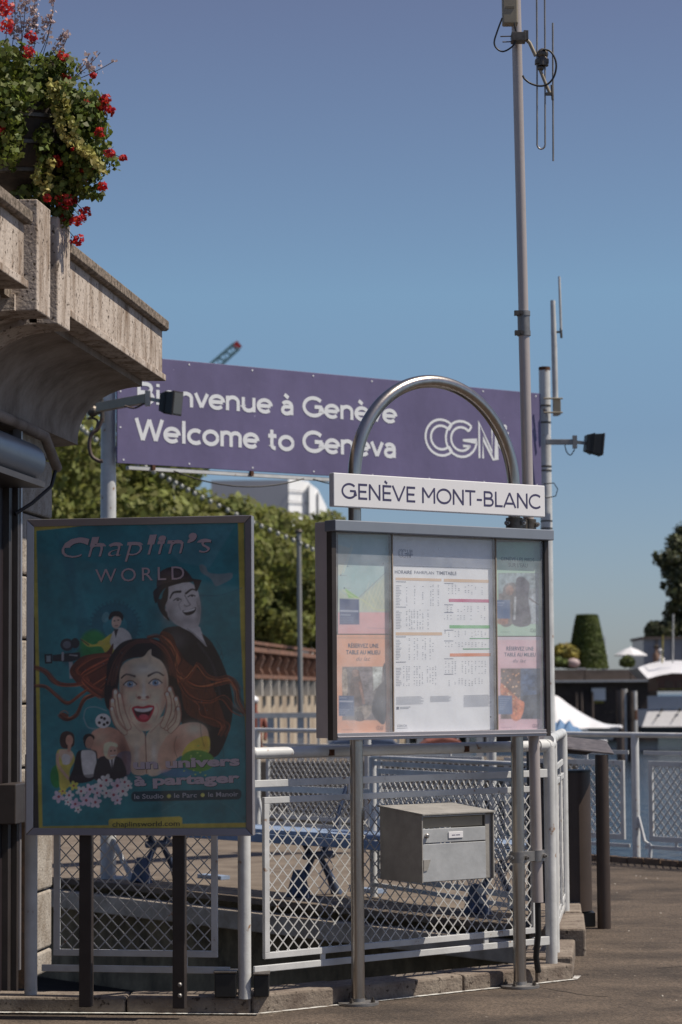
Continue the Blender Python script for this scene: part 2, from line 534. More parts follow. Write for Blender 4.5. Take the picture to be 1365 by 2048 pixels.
class Ink:
    """small raster painter; x, y in its own units, y downwards"""
    def __init__(s, x0, y0, x1, y1, nx, ny, col):
        s.x0, s.y0, s.x1, s.y1 = x0, y0, x1, y1
        s.X, s.Y = np.meshgrid(np.linspace(x0, x1, nx), np.linspace(y0, y1, ny))
        s.C = np.ones((ny, nx, 3)) * np.array(lin(col))
        s.px = (x1 - x0) / nx
    def blend(s, mk, col):
        s.C += (np.array(lin(col)) - s.C) * np.clip(mk, 0, 1)[..., None]
    @staticmethod
    def spline(pts, closed=True, k=6):
        p = np.array(pts, float); n = len(p); out = []
        rngi = range(n) if closed else range(n - 1)
        for i in rngi:
            if closed: a, b, c, d = p[(i - 1) % n], p[i], p[(i + 1) % n], p[(i + 2) % n]
            else: a, b, c, d = p[max(i - 1, 0)], p[i], p[i + 1], p[min(i + 2, n - 1)]
            for j in range(k):
                t = j / k
                out.append(0.5 * ((2 * b) + (-a + c) * t + (2 * a - 5 * b + 4 * c - d) * t * t + (-a + 3 * b - 3 * c + d) * t ** 3))
        if not closed: out.append(p[-1])
        return np.array(out)
    def segdist(s, P, closed, XX, YY):
        best = np.full(XX.shape, 1e9); tt = np.zeros(XX.shape); n = len(P)
        for i in range(n if closed else n - 1):
            a, b = P[i], P[(i + 1) % n]
            d = b - a; l2 = max(d @ d, 1e-9)
            t = np.clip(((XX - a[0]) * d[0] + (YY - a[1]) * d[1]) / l2, 0, 1)
            q = np.hypot(XX - a[0] - t * d[0], YY - a[1] - t * d[1])
            mk = q < best
            best = np.where(mk, q, best); tt = np.where(mk, (i + t) / max(1, n - 1), tt)
        return best, tt
    def win(s, P, pad):
        i = (s.X[0] > P[:, 0].min() - pad) & (s.X[0] < P[:, 0].max() + pad)
        j = (s.Y[:, 0] > P[:, 1].min() - pad) & (s.Y[:, 0] < P[:, 1].max() + pad)
        ii, jj = np.where(i)[0], np.where(j)[0]
        if len(ii) == 0 or len(jj) == 0: return None
        return slice(jj[0], jj[-1] + 1), slice(ii[0], ii[-1] + 1)
    def poly(s, pts, col, smooth=True, soft=None, alpha=1.0):
        P = s.spline(pts) if smooth else np.array(pts, float)
        soft = soft or s.px * 0.8
        wn = s.win(P, soft * 2)
        if wn is None: return
        XX, YY = s.X[wn], s.Y[wn]
        ins = np.zeros(XX.shape, bool); n = len(P)
        for i in range(n):
            a, b = P[i], P[(i + 1) % n]
            if a[1] == b[1]: continue
            c = ((a[1] > YY) != (b[1] > YY)) & (XX < (b[0] - a[0]) * (YY - a[1]) / (b[1] - a[1]) + a[0])
            ins ^= c
        d, _ = s.segdist(P, True, XX, YY)
        sd = np.where(ins, d, -d)
        mk = np.clip(sd / soft * 0.5 + 0.5, 0, 1) * alpha
        s.C[wn] += (np.array(lin(col)) - s.C[wn]) * mk[..., None]
    def ell(s, cx, cy, rx, ry, col, rot=0, soft=0.08, alpha=1.0):
        c, q = math.cos(R(rot)), math.sin(R(rot))
        u = ((s.X - cx) * c + (s.Y - cy) * q) / rx; v = (-(s.X - cx) * q + (s.Y - cy) * c) / ry
        r = np.hypot(u, v)
        s.blend(np.clip((1 - r) / max(soft, s.px / min(rx, ry)) + 0.5, 0, 1) * alpha, col)
    def glow(s, cx, cy, rx, ry, col, alpha=1.0, rot=0):
        c, q = math.cos(R(rot)), math.sin(R(rot))
        u = ((s.X - cx) * c + (s.Y - cy) * q) / rx; v = (-(s.X - cx) * q + (s.Y - cy) * c) / ry
        s.blend(np.exp(-(u * u + v * v) * 1.5) * alpha, col)
    def line(s, pts, wd, col, alpha=1.0, smooth=True, soft=None, taper=True):
        P = s.spline(pts, False) if smooth else np.array(pts, float)
        w0, w1 = (wd if isinstance(wd, tuple) else (wd, wd))
        soft = soft or s.px * 0.8
        wn = s.win(P, max(w0, w1) + soft * 2)
        if wn is None: return
        d, t = s.segdist(P, False, s.X[wn], s.Y[wn])
        hw = (w0 + (w1 - w0) * t) / 2
        mk = np.clip((hw - d) / soft * 0.5 + 0.5, 0, 1) * alpha
        s.C[wn] += (np.array(lin(col)) - s.C[wn]) * mk[..., None]
    def mesh(s, name, to_px, plane_o, plane_n, parent, lift=0.0, mt='printed_paper', warp=None):
        ny, nx = s.X.shape
        px, py = to_px(s.X.ravel(), s.Y.ravel())
        F, Rr, U = np.array(fwd), np.array(crt), np.array(cup)
        d = F[None] + np.outer((px - CX) / FPX, Rr) + np.outer((CY - py) / FPX, U)
        n = np.array(plane_n); o = np.array(plane_o) + n * lift; E = np.array(EYE)
        k = ((o - E) @ n) / (d @ n)
        V = E + d * k[:, None]
        if warp is not None: V = V + n * warp(s.X.ravel(), s.Y.ravel())[:, None]
        V = V - np.array(world_loc(parent))
        i = np.arange(nx * ny).reshape(ny, nx)
        q = np.stack([i[1:, :-1], i[1:, 1:], i[:-1, 1:], i[:-1, :-1]], -1).reshape(-1, 4)
        me = bpy.data.meshes.new(name)
        me.vertices.add(nx * ny); me.loops.add(q.size); me.polygons.add(len(q))
        me.vertices.foreach_set('co', V.astype(np.float32).ravel())
        me.loops.foreach_set('vertex_index', q.astype(np.int32).ravel())
        me.polygons.foreach_set('loop_start', np.arange(0, q.size, 4, dtype=np.int32))
        me.update()
        ca = me.color_attributes.new('ink', 'FLOAT_COLOR', 'POINT')
        ca.data.foreach_set('color', np.concatenate([s.C.reshape(-1, 3), np.ones((nx * ny, 1))], 1).astype(np.float32).ravel())
        me.materials.append(print_mat(mt))
        ob = bpy.data.objects.new(name, me); COL.objects.link(ob)
        ob.parent = parent
        return ob

# ================================================================== SETTING
Z = Vector((0, 0, 1))
def structure(mb, name, material, **k):
    o = mb.build(name, material, **k); o['kind'] = 'structure'; return o

m_ground = mat('worn_brown_asphalt', (0.104, 0.078, 0.058), 0.95, col2=(0.038, 0.028, 0.021), scale=1.5, stretch=(0.8, 1.0, 1),
               bump=0.014, bscale=38, contrast=(0.38, 0.62), detail=12, speck=((0.32, 0.28, 0.24), 28, 0.71))
# extra fine aggregate on the ground
t = m_ground.node_tree
_p = t.nodes['Principled BSDF']
_src = _p.inputs['Base Color'].links[0].from_socket
_g = t.nodes.new('ShaderNodeNewGeometry'); _v = t.nodes.new('ShaderNodeTexVoronoi'); _v.inputs['Scale'].default_value = 110
t.links.new(_g.outputs['Position'], _v.inputs['Vector'])
_h = t.nodes.new('ShaderNodeHueSaturation'); _r = t.nodes.new('ShaderNodeMapRange')
_r.inputs['To Min'].default_value = 0.62; _r.inputs['To Max'].default_value = 1.5
_s = t.nodes.new('ShaderNodeSeparateColor'); t.links.new(_v.outputs['Color'], _s.inputs['Color'])
t.links.new(_s.outputs['Red'], _r.inputs['Value']); t.links.new(_r.outputs['Result'], _h.inputs['Value'])
t.links.new(_src, _h.inputs['Color']); t.links.new(_h.outputs['Color'], _p.inputs['Base Color'])

g = MB()
poly = [(-30, -10), (27, -10), (2.97, 20.9), (2.19, 21.88), (1.42, 15.3), (1.05, 12.75), (-0.40, 11.38), (-1.75, 11.5), (-30, 11.5)]
g.prism([(x, y, 0) for x, y in poly], (0, 0, -1.6))
structure(g, 'quay_ground', m_ground)

# small pale chips and grit lying on the ground
rg = random.Random(31); g = MB()
for _ in range(260):
    x, y = rg.uniform(-1.6, 4.2), rg.uniform(9.5, 20)
    if x < 1.4 and y > 11.2: continue
    r_ = rg.uniform(.004, .011); a = rg.uniform(0, 3)
    P4 = [(x + r_ * math.cos(a + k * 1.6) * rg.uniform(.7, 1.3), y + r_ * math.sin(a + k * 1.6) * rg.uniform(.7, 1.3), .001) for k in range(4)]
    g.add(P4 + [(x, y, r_ * .8)], [(0, 1, 4), (1, 2, 4), (2, 3, 4), (3, 0, 4)])
tag(g.build('grit', mat('pale_grit', (.42, .38, .33), .9, var=.4, scale=20)), 'scattered pale grit and chips on the brown asphalt', 'grit', kind='stuff')
# hairline cracks
g = MB()
for x, y, a, L_ in ((1.7, 13.2, .2, 1.6), (2.4, 16.5, -.3, 1.5), (1.3, 12.0, 2.9, 1.2), (0.2, 10.6, .1, 2.2)):
    P_ = [Vector((x, y, .0015))]
    for _ in range(14):
        a += rg.uniform(-.5, .5); a *= .9; P_.append(P_[-1] + Vector((math.cos(a), math.sin(a), 0)) * L_ / 14)
    for p0_, p1_ in zip(P_[:-1], P_[1:]):
        s_ = (p1_ - p0_).normalized().cross(Vector((0, 0, 1))) * rg.uniform(.002, .005)
        g.add([p0_ - s_, p1_ - s_, p1_ + s_, p0_ + s_], [(0, 3, 2, 1)])
structure(g, 'ground_cracks', mat('dark_crack', (.02, .016, .012), .95))

m_water = mat('lake_water', (0.022, 0.034, 0.045), 0.16, var=0.3, scale=0.5, spec=0.45, bump=0.28, bscale=1.3)
g = MB(); g.add([(-2500, -300, -0.95), (2500, -300, -0.95), (2500, 4500, -0.95), (-2500, 4500, -0.95)], [(0, 1, 2, 3)])
structure(g, 'lake_water', m_water)

# landing platform behind the pit
eN0, eN1 = Vector((1.42, 15.3, 0)), Vector((-6.6, 25.36, 0))
eF0, eF1 = Vector((2.97, 20.9, 0)), Vector((-4.6, 30.6, 0))
ed = (eN1 - eN0).normalized()
en = Vector((-abs(ed.y), -abs(ed.x), 0)).normalized()      # towards the pit
g = MB()
g.prism([eN0 + Vector((0.003, 0, 0)), Vector((2.187, 21.88, 0)), eF1, eN1], (0, 0, -0.045))
structure(g, 'landing_platform', m_platform)
g = MB(); g.boxb(eN0 - en * 0.10 - Z * 0.24, ed * 12.8, en * 0.16, Z * 0.14)
structure(g, 'platform_edge_beam', m_beam, bevel=0.008)
g = MB(); g.boxb(eN0 - en * 0.5 - Z * 1.6, ed * 12.8, en * 0.12, Z * 1.55)
structure(g, 'retaining_wall', m_moss)
g = MB()
g.add([(-8, 11.3, -0.9), (1.2, 11.3, -0.9), (1.6, 16, -0.9), (-8, 27, -0.9)], [(0, 1, 2, 3)])
structure(g, 'pit_floor', mat('damp_mud', (0.035, 0.028, 0.02), 0.9, var=0.5, scale=4))

# kerb: separate cast lengths along the fence line
KA0, KA1 = ground_at(-20, 2024), ground_at(503, 2028)
KB1 = ground_at(1148, 1958)
def kerb_run(a, b, width, lengths, h, parent, back):
    d = (b - a).normalized(); s = 0
    L = (b - a).length
    for i, l in enumerate(lengths):
        e = min(s + l, L)
        hh = h + random.uniform(-0.006, 0.006)
        p = a + d * (s + 0.004); q = a + d * (e - 0.004)
        off = back * random.uniform(-0.006, 0.01)
        mb = MB(); mb.boxb(p + off - Z * 0.05, q - p, back * width, Z * (hh + 0.05))
        mb.build('kerb_stone', m_kerb, parent, bevel=0.012)
        s = e
        if s >= L: break
kerb = tag(bpy.data.objects.new('kerb', None), None, None, None, 'structure'); COL.objects.link(kerb)
kerb.location = KA1
kerb_run(KA0, KA1, 0.24, [0.66, 0.7], 0.075, kerb, Vector((0.03, 1, 0)).normalized())
dB = (KB1 - KA1).normalized(); bB = Vector((-dB.y, dB.x, 0))
kerb_run(KA1 + dB * 0.01, KB1, 0.25, [0.62, 0.7, 0.5, 0.6], 0.085, kerb, bB)
KC1 = ground_at(1163, 1845); dC = (KC1 - KB1).normalized(); bC = Vector((-dC.y, dC.x, 0))
kerb_run(KB1 + dC * 0.16 + bC * 0.0, KC1, 0.26, [0.9], 0.10, kerb, bC)
kerb_run(KB1 + dC * 1.1 - bC * 0.05, KC1 + dC * 0.2, 0.32, [1.0, 1.4], 0.16, kerb, bC)
# worn white line painted on the ground in front of the kerb
def ribbon(path, wd, z):
    mb = MB()
    n = len(path); vs = []
    for i, p in enumerate(path):
        a = path[max(i - 1, 0)]; b = path[min(i + 1, n - 1)]
        t_ = (b - a).normalized(); s_ = Vector((-t_.y, t_.x, 0))
        vs += [p - s_ * wd / 2 + Z * z, p + s_ * wd / 2 + Z * z]
    mb.add(vs, [(2 * i, 2 * i + 2, 2 * i + 3, 2 * i + 1) for i in range(n - 1)])
    return mb
fr_ = -bB * 0.028
o = ribbon([KA0 + Vector((0, -0.03, 0)), KA1 + fr_, KA1.lerp(KB1, .5) + fr_, KB1 + fr_ - dB * 0.02, KB1 + dC * 0.12 - bC * 0.02], 0.035, 0.004).build('painted_line', m_paint, loc=KA1)
tag(o, kind='structure')

# ================================================================== BUILDING (left)
FS = 0.119                                               # facade runs away from the camera at this slope
def F(x0, y, z): return Vector((x0 + FS * y, y, z))
BL = thing('stone_building', 'weathered concrete and stone terrace building at the left edge with an overhanging ledge', 'building', F(-3.19, 11, 0))
def fprism(mb, prof, y0, y1):
    """extrude an (x0, z) profile along the facade"""
    mb.prism([F(x, y0, z) for x, z in prof], F(0, y1, 0) - F(0, y0, 0))
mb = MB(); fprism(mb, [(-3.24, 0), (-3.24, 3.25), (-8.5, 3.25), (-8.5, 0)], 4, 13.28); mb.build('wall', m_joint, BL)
mb = MB(); fprism(mb, [(-2.75, 3.27), (-2.75, 3.34), (-8.5, 3.34), (-8.5, 3.27)], 4, 13.36); mb.build('terrace_slab', m_concrete, BL)
# coursed stone blocks from the door reveal to the corner
zc = [0.0, 0.13, 0.45, 0.785, 1.125, 1.46, 1.80, 2.14, 2.475, 2.80, 3.05]
for i in range(len(zc) - 1):
    for a, b in ((12.48, 13.3),):
        mb = MB()
        r_ = random.uniform(-0.004, 0.004)
        fprism(mb, [(-3.185 + r_, zc[i] + 0.006), (-3.185 + r_, zc[i + 1] - 0.006), (-3.245, zc[i + 1] - 0.006), (-3.245, zc[i] + 0.006)], a, b)
        mb.build('stone_block', m_stone, BL, bevel=0.012)
for i in range(len(zc) - 1):      # end of the wall
    mb = MB(); fprism(mb, [(-3.25, zc[i] + 0.006), (-3.25, zc[i + 1] - 0.006), (-4.4, zc[i + 1] - 0.006), (-4.4, zc[i] + 0.006)], 13.282, 13.3)
    mb.build('stone_block', m_stone, BL)
# parapet beams, panels, caps and lower lips
def beam(y0, y1):
    mb = MB(); fprism(mb, [(-2.595, 3.30), (-2.595, 3.545), (-2.72, 3.545), (-2.72, 3.30)], y0, y1); mb.build('parapet_panel', m_concrete, BL)
    mb = MB(); fprism(mb, [(-2.575, 3.546), (-2.560, 3.556), (-2.560, 3.602), (-2.575, 3.61), (-2.735, 3.61), (-2.735, 3.546)], y0 - 0.0, y1 + 0.02); mb.build('parapet_cap', m_concap, BL, bevel=0.004)
    mb = MB(); fprism(mb, [(-2.575, 3.262), (-2.575, 3.298), (-2.72, 3.298), (-2.72, 3.262)], y0, y1 + 0.008); mb.build('parapet_lip', m_concrete, BL, bevel=0.004)
beam(4.0, 10.30)
beam(11.04, 13.40)
mb = MB(); fprism(mb, [(-2.735, 3.345), (-2.735, 3.6), (-5.5, 3.6), (-5.5, 3.345)], 13.27, 13.39); mb.build('end_parapet', m_concrete, BL)
mb = MB(); fprism(mb, [(-2.68, 3.24), (-2.68, 3.62), (-3.0, 3.62), (-3.0, 3.24)], 10.30, 11.04); mb.build('pier', m_concap, BL)
for a, b in ((10.42, 10.66), (10.80, 11.04)):
    mb = MB(); fprism(mb, [(-2.565, 3.185), (-2.565, 3.68), (-2.70, 3.68), (-2.70, 3.185)], a, b); mb.build('pilaster', m_concrete, BL, bevel=0.006)
# concave soffit swept along the facade
cove = [(-2.70, 3.262)]
for k in range(0, 13):
    a = R(90 * k / 12)
    cove.append((-2.70 - 0.36 * math.sin(a) , 3.225 - 0.30 * (1 - math.cos(a))))
prof = cove + [(-3.06, 2.90), (-3.26, 2.88), (-3.26, 3.262)]
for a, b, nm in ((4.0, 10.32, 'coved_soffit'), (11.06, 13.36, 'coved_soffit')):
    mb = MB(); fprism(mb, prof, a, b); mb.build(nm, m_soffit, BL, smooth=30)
for a, b in ((10.40, 10.66), (10.80, 11.06)):
    rib = [(-2.66, 3.255)]
    for k in range(0, 13):
        q = R(90 * k / 12)
        rib.append((-2.66 - 0.345 * math.sin(q), 3.185 - 0.31 * (1 - math.cos(q))))
    mb = MB(); fprism(mb, rib + [(-3.005, 2.86), (-3.26, 2.84), (-3.26, 3.255)], a, b); mb.build('soffit_rib', m_concrete, BL, smooth=30)
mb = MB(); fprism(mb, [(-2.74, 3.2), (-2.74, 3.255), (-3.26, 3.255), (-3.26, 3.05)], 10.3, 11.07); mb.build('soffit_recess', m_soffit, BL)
# door bay: dark frame, leaf and shutter box
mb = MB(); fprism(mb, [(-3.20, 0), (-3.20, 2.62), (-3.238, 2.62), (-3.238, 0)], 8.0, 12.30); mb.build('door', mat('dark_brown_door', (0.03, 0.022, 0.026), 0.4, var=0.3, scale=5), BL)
mb = MB(); fprism(mb, [(-3.17, 0), (-3.17, 2.7), (-3.238, 2.7), (-3.238, 0)], 12.302, 12.36)
fprism(mb, [(-3.15, 0), (-3.15, 2.66), (-3.19, 2.66), (-3.19, 0)], 12.40, 12.44); mb.build('door_frame', m_darkframe, BL)
mb = MB(); fprism(mb, [(-3.145, 0.1), (-3.145, 2.9), (-3.188, 2.9), (-3.188, 0.1)], 12.446, 12.475); mb.build('trim_strip', m_greymet, BL)
mb = MB()
mb.tube([F(-3.08, 8, 2.70), F(-3.08, 12.3, 2.70)], 0.10, 20)
mb.build('shutter_housing', mat('grey_roller_housing', (0.22, 0.24, 0.27), 0.35, 0.2, var=0.1, scale=5), BL, smooth=40)
mb = MB(); fprism(mb, [(-2.99, 2.57), (-2.99, 2.60), (-3.2, 2.60), (-3.2, 2.57)], 8, 12.32); mb.build('shutter_flashing', m_darkframe, BL)
mb = MB(); mb.tube([F(-3.05, 8, 2.86), F(-3.02, 12.0, 2.855), F(-3.0, 12.35, 2.84), F(-3.0, 12.62, 2.70)], 0.028, 12); mb.build('conduit', m_soffit, BL, smooth=40)
mb = MB(); mb.tube([F(-3.0, 12.6, 2.70), F(-3.02, 12.58, 2.60), F(-3.09, 12.45, 2.50), F(-3.16, 12.38, 2.44)], 0.010, 8); mb.build('door_cable', m_cable, BL, smooth=40)
mb = MB(); mb.boxb(F(-3.18, 12.1, 0.86), F(0, 0.38, 0), (0.10, 0, 0), (0, 0, 0.20)); mb.build('wall_box', m_darkframe, BL, bevel=0.005)
mb = MB(); mb.boxb(F(-3.19, 12.5, 0.0), F(0, 0.06, 0), (0.07, 0, 0), (0, 0, 0.98)); mb.build('drain_pipe', mat('rusty_dark_pipe', (0.05, 0.035, 0.025), 0.8, col2=(0.12, 0.07, 0.045), scale=30), BL)

# ================================================================== FENCES
def lattice(mb, o, d, L, z0, z1, pitch=0.065, wd=0.0055, slope=1.05, th=0.003):
    """expanded-metal diamonds: crossing strands clipped to the panel"""
    d = Vector(d).normalized(); nrm = d.cross(Z)
    H = z1 - z0; dx = H / slope
    k = -dx
    while k < L:
        for sg in (1, -1):
            # strand from (k, 0) rising to (k + dx, H), or mirrored
            a, b = (k, k + dx)
            t0 = max(0.0, -a / dx) ; t1 = min(1.0, (L - a) / dx)
            if t1 - t0 > 0.02:
                s0, s1 = a + dx * t0, a + dx * t1
                h0, h1 = H * t0, H * t1
                if sg < 0: h0, h1 = H - h0, H - h1
                off = nrm * (0.0016 * sg)
                mb.bar(o + d * s0 + Z * (z0 + h0) + off, o + d * s1 + Z * (z0 + h1) + off, wd, th, Z)
        k += pitch
    return mb

def make_fence(name, label, group, A, B, posts, bays, top=1.22, zup=1.075, zf=(0.26, 0.995), zlow=0.20, base=0.07,
               post_r=0.031, rail_r=0.028, fw=0.03, pitch=0.065, posttop=None, lat_w=0.0055, slope=1.05, caps=False):
    A, B = Vector((*A, 0)), Vector((*B, 0))
    d = (B - A).normalized(); L = (B - A).length; nrm = d.cross(Z)
    t_ = thing(name, label, 'fence', A, group)
    for s in posts:
        mb = MB(); p = A + d * s
        mb.tube([p + Z * base, p + Z * (posttop or top)], post_r, 16)
        mb.build('post', m_white, t_, smooth=40)
    mb = MB(); mb.tube([A + Z * top, B + Z * top], rail_r, 16); mb.build('top_rail', m_white, t_, smooth=40)
    for s0, s1 in bays:
        a, b = A + d * (s0 - 0.06), A + d * (s1 + 0.06)
        mb = MB(); mb.bar(a + Z * zup, b + Z * zup, 0.035, 0.012, Z)
        mb.build('upper_rail', m_white, t_, bevel=0.003)
        mb = MB(); mb.bar(a + Z * zlow, b + Z * zlow, 0.032, 0.014, Z)
        for f in (0.2, 0.8):
            q = A + d * (s0 + (s1 - s0) * f)
            mb.bar(q + Z * (zlow + 0.01), q + Z * (zf[0] - 0.005), 0.03, 0.01, d)
        mb.build('lower_rail', m_white, t_, bevel=0.003)
        mb = MB(); q0, q1 = A + d * s0, A + d * s1
        mb.bar(q0 + Z * zf[1], q1 + Z * zf[1], fw, 0.022, Z)
        mb.bar(q0 + Z * zf[0], q1 + Z * zf[0], fw, 0.022, Z)
        mb.bar(q0 + Z * (zf[0] + fw / 2) + d * fw / 2, q0 + Z * (zf[1] - fw / 2) + d * fw / 2, fw, 0.0215, d)
        mb.bar(q1 + Z * (zf[0] + fw / 2) - d * fw / 2, q1 + Z * (zf[1] - fw / 2) - d * fw / 2, fw, 0.0215, d)
        q = A + d * (s0 + (s1 - s0) * 0.3)
        mb.bar(q + Z * zf[1], q + Z * zup, 0.03, 0.01, d)
        fo = mb.build('panel_frame', m_white, t_, bevel=0.002)
        mb = MB(); lattice(mb, q0 + d * fw, d, (s1 - s0) - 2 * fw, zf[0] + fw / 2, zf[1] - fw / 2, pitch, lat_w, slope)
        mb.build('lattice', m_lattice, fo)
    return t_, A, d

# A: short length behind the poster, B: length behind the notice board, C: return towards the water
PA0, PA1, PB1, PC1 = (tuple(ground_at(*_c)[:2]) for _c in ((62, 1990, .07), (490, 1997, .07), (1104, 1930, .07), (1130, 1842, .1)))
LA = (Vector(PA1) - Vector(PA0)).length; LB = (Vector(PB1) - Vector(PA1)).length; LC = (Vector(PC1) - Vector(PB1)).length
FG = 'white lattice railings round the landing stage'
fA, _, dA = make_fence('lattice_fence', 'white tube fence with one lattice panel, behind the poster board beside the stone wall', FG,
                       PA0, PA1, [0.0, LA], [(0.115, LA - 0.13)], zf=(0.275, 0.995))
fB, oB, dBv = make_fence('lattice_fence', 'white diamond lattice fence carrying the grey mailbox behind the notice board posts', FG,
                         PA1, PB1, [LB], [(0.115, LB - 0.11)])
# rounded elbow at the corner and second corner post
mb = MB()
c0, c1 = Vector((*PB1, 1.22)), Vector((PB1[0] + 0.03, PB1[1] + 0.23, 1.25))
mb.tube([c0 - dBv * 0.02, c0 + Vector((0.012, 0.03, 0.004)), c1, c1 + Vector((0.02, 0.1, 0.0))], 0.031, 16)
mb.lathe(c0 - dBv * 0.085, [(0.034, 0), (0.034, 0.055)], 18, dBv)
mb.lathe(c0 - dBv * 0.088, [(0.012, -0.02), (0.012, 0.0)], 10, Vector((dBv.y, -dBv.x, 0)))
mb.build('corner_elbow', m_white, fB, smooth=40)
mb = MB()
for z_ in (1.075, 0.20):
    mb.bar(Vector((*PB1, z_)) - dBv * 0.13, Vector((*PB1, z_)) - dBv * 0.0, 0.045, 0.03, Z)
mb.build('rail_bracket', m_white, fB, bevel=0.003)
mb = MB(); mb.ball(Vector((PA1[0] + 0.0, PA1[1], 1.22)), 0.04, 14, 10); mb.tube([(PA1[0] - 0.04, PA1[1], 1.22), (PA1[0] + 0.05, PA1[1] + 0.03, 1.22)], 0.034, 14)
mb.build('rail_joint', m_white, fB, smooth=60)
# rust runs at the rail brackets
mb = MB()
for s in (0.52, 1.42):
    p = oB + dBv * s + Z * 1.215; n_ = Vector((dBv.y, -dBv.x, 0))
    mb.cbox(p + n_ * 0.022, dBv, n_, Z, 0.03, 0.02, 0.03); mb.ball(p + n_ * 0.034, 0.008, 8, 6)
mb.build('rust_stain', m_rust, fB, kind=None)
fC, _, dCv = make_fence('lattice_fence', 'white lattice fence seen nearly edge on, running back from the corner post to the bin', FG,
                        PB1, PC1, [0.35, LC], [(0.45, 1.35), (1.5, LC - 0.1)], top=1.25, base=0.1)
mb = MB()
for s in (LC - 0.08,):
    p = Vector((*PB1, 0)) + dCv * s
    mb.bar(p + Z * 0.15, p + dCv * -0.55 + Z * 0.62, 0.03, 0.012, Z)
mb.build('diagonal_brace', m_white, fC)

# D: long fence along the far edge of platform and quay
D0 = Vector((6.6, 16.25)); dDn = Vector((-0.6156, 0.788)); LD = 18.6
D1 = D0 + dDn * LD
post_s = [0.25 + 1.9 * i for i in range(10)]
# align one post with the double post right of the bin
s_ref = (Vector((2.59, 21.38)) - D0).dot(dDn)
sh = (s_ref - 0.25) % 1.9
post_s = [0.25 + sh + 1.9 * i - 1.9 for i in range(11) if 0 <= 0.25 + sh + 1.9 * i - 1.9 <= LD]
bays = [(s + 0.14, s + 1.9 - 0.17) for s in post_s[:-1]]
fD, oD, dD = make_fence('lattice_fence', 'long white lattice railing along the water edge, far side of the quay and landing platform', FG,
                        D0, D1, post_s, bays, top=1.12, zup=0.965, zf=(0.215, 0.87), zlow=0.14, base=0.0, post_r=0.035, rail_r=0.024,
                        fw=0.045, pitch=0.085, lat_w=0.012)
for s in post_s:
    mb = MB(); q = oD + dD * (s - 0.17); mb.tube([q + Z * 0.0, q + Z * 0.16, oD + dD * (s - 0.10) + Z * 0.19, oD + dD * (s - 0.03) + Z * 0.40], 0.016, 8)
    mb.build('post_brace', m_white, fD, smooth=40)
# E: fence along the near platform edge, right part
e0 = Vector((1.30, 15.62)); e1 = Vector((0.21, 17.86))
eL = (e1 - e0).length
e0b = Vector((1.36, 15.55)); dE = (Vector((0.215, 17.98)) - e0b)
fE, oE, dEv = make_fence('lattice_fence', 'white lattice railing on the near edge of the landing platform behind the mailbox', FG,
                         e0b, Vector((0.215, 17.98)), [dE.length - 0.02], [(0.12, dE.length - 0.10)], top=1.03, zup=0.985, zf=(0.16, 0.93), zlow=0.09,
                         base=0.0, post_r=0.028, rail_r=0.016, fw=0.04, pitch=0.085, lat_w=0.009)

# brick edging along the far quay side: countable bricks on the nearest stretch
edge = tag(bpy.data.objects.new('quay_edging', None), kind='structure'); COL.objects.link(edge); edge.location = (2.9, 21, 0)
m_brick = mat('brown_edging_brick', (0.20, 0.13, 0.085), 0.9, var=0.4, scale=14, island=0.3)
o3 = Vector((D0.x, D0.y, 0)); d3 = Vector((dDn.x, dDn.y, 0)); n3 = Vector((-0.788, -0.6156, 0))
bm_ = MB(); bm_.boxb((0, 0, -0.05), d3 * 0.19, n3 * 0.10, Z * 0.10)
first = bm_.build('brick', m_brick, edge, local=True)
i = 0; s = 3.2
while s < 8.4:
    c = first if i == 0 else first.copy()
    if i: COL.objects.link(c)
    c.parent = edge
    c.location = o3 + d3 * s + n3 * 0.06 - edge.location + Z * random.uniform(-0.004, 0.004)
    s += 0.205; i += 1

# ================================================================== NOTICE BOARD
PL = ground_at(717, 2009); _pr = ground_at(1040.5, 1975)
T1 = (_pr - PL).length
u = (_pr - PL).normalized()
n = Vector((u.y, -u.x, 0))                       # towards the camera
NB = thing('notice_board', 'glazed timetable notice board on two stainless posts with an arched tube top', 'notice board', PL + u * T1 / 2)
PR = 0.0325
for t_ in (0.0, T1):
    p = PL + u * t_
    mb = MB(); mb.tube([p + Z * 0.0, p + Z * 1.30], PR, 24); mb.build('post', m_steel, NB, smooth=40)
    mb = MB(); mb.tube([p + Z * 2.31, p + Z * 2.556], PR, 24); mb.build('upper_post', m_steel, NB, smooth=40)
    mb = MB(); mb.lathe(p + Z * 0.001, [(0.10, 0), (0.10, 0.012), (0.035, 0.014), (0.034, 0.03)], 28)
    bp_ = mb.build('base_plate', m_dullsteel, NB, smooth=30)
    for k in range(4):
        a = R(45 + 90 * k + 20)
        mb = MB(); mb.lathe(p + Vector((math.cos(a) * 0.078, math.sin(a) * 0.078, 0.012)), [(0.011, 0), (0.011, 0.014), (0.005, 0.014), (0.005, 0.026)], 6)
        mb.build('bolt', m_bolt, bp_)
mb = MB()
cc = PL + u * T1 / 2 + Z * 2.556
mb.tube([cc + (-u * math.cos(R(a)) + Z * math.sin(R(a))) * (T1 / 2) for a in np.linspace(0, 180, 49)], PR, 24)
mb.build('arch_tube', m_steel, NB, smooth=40)
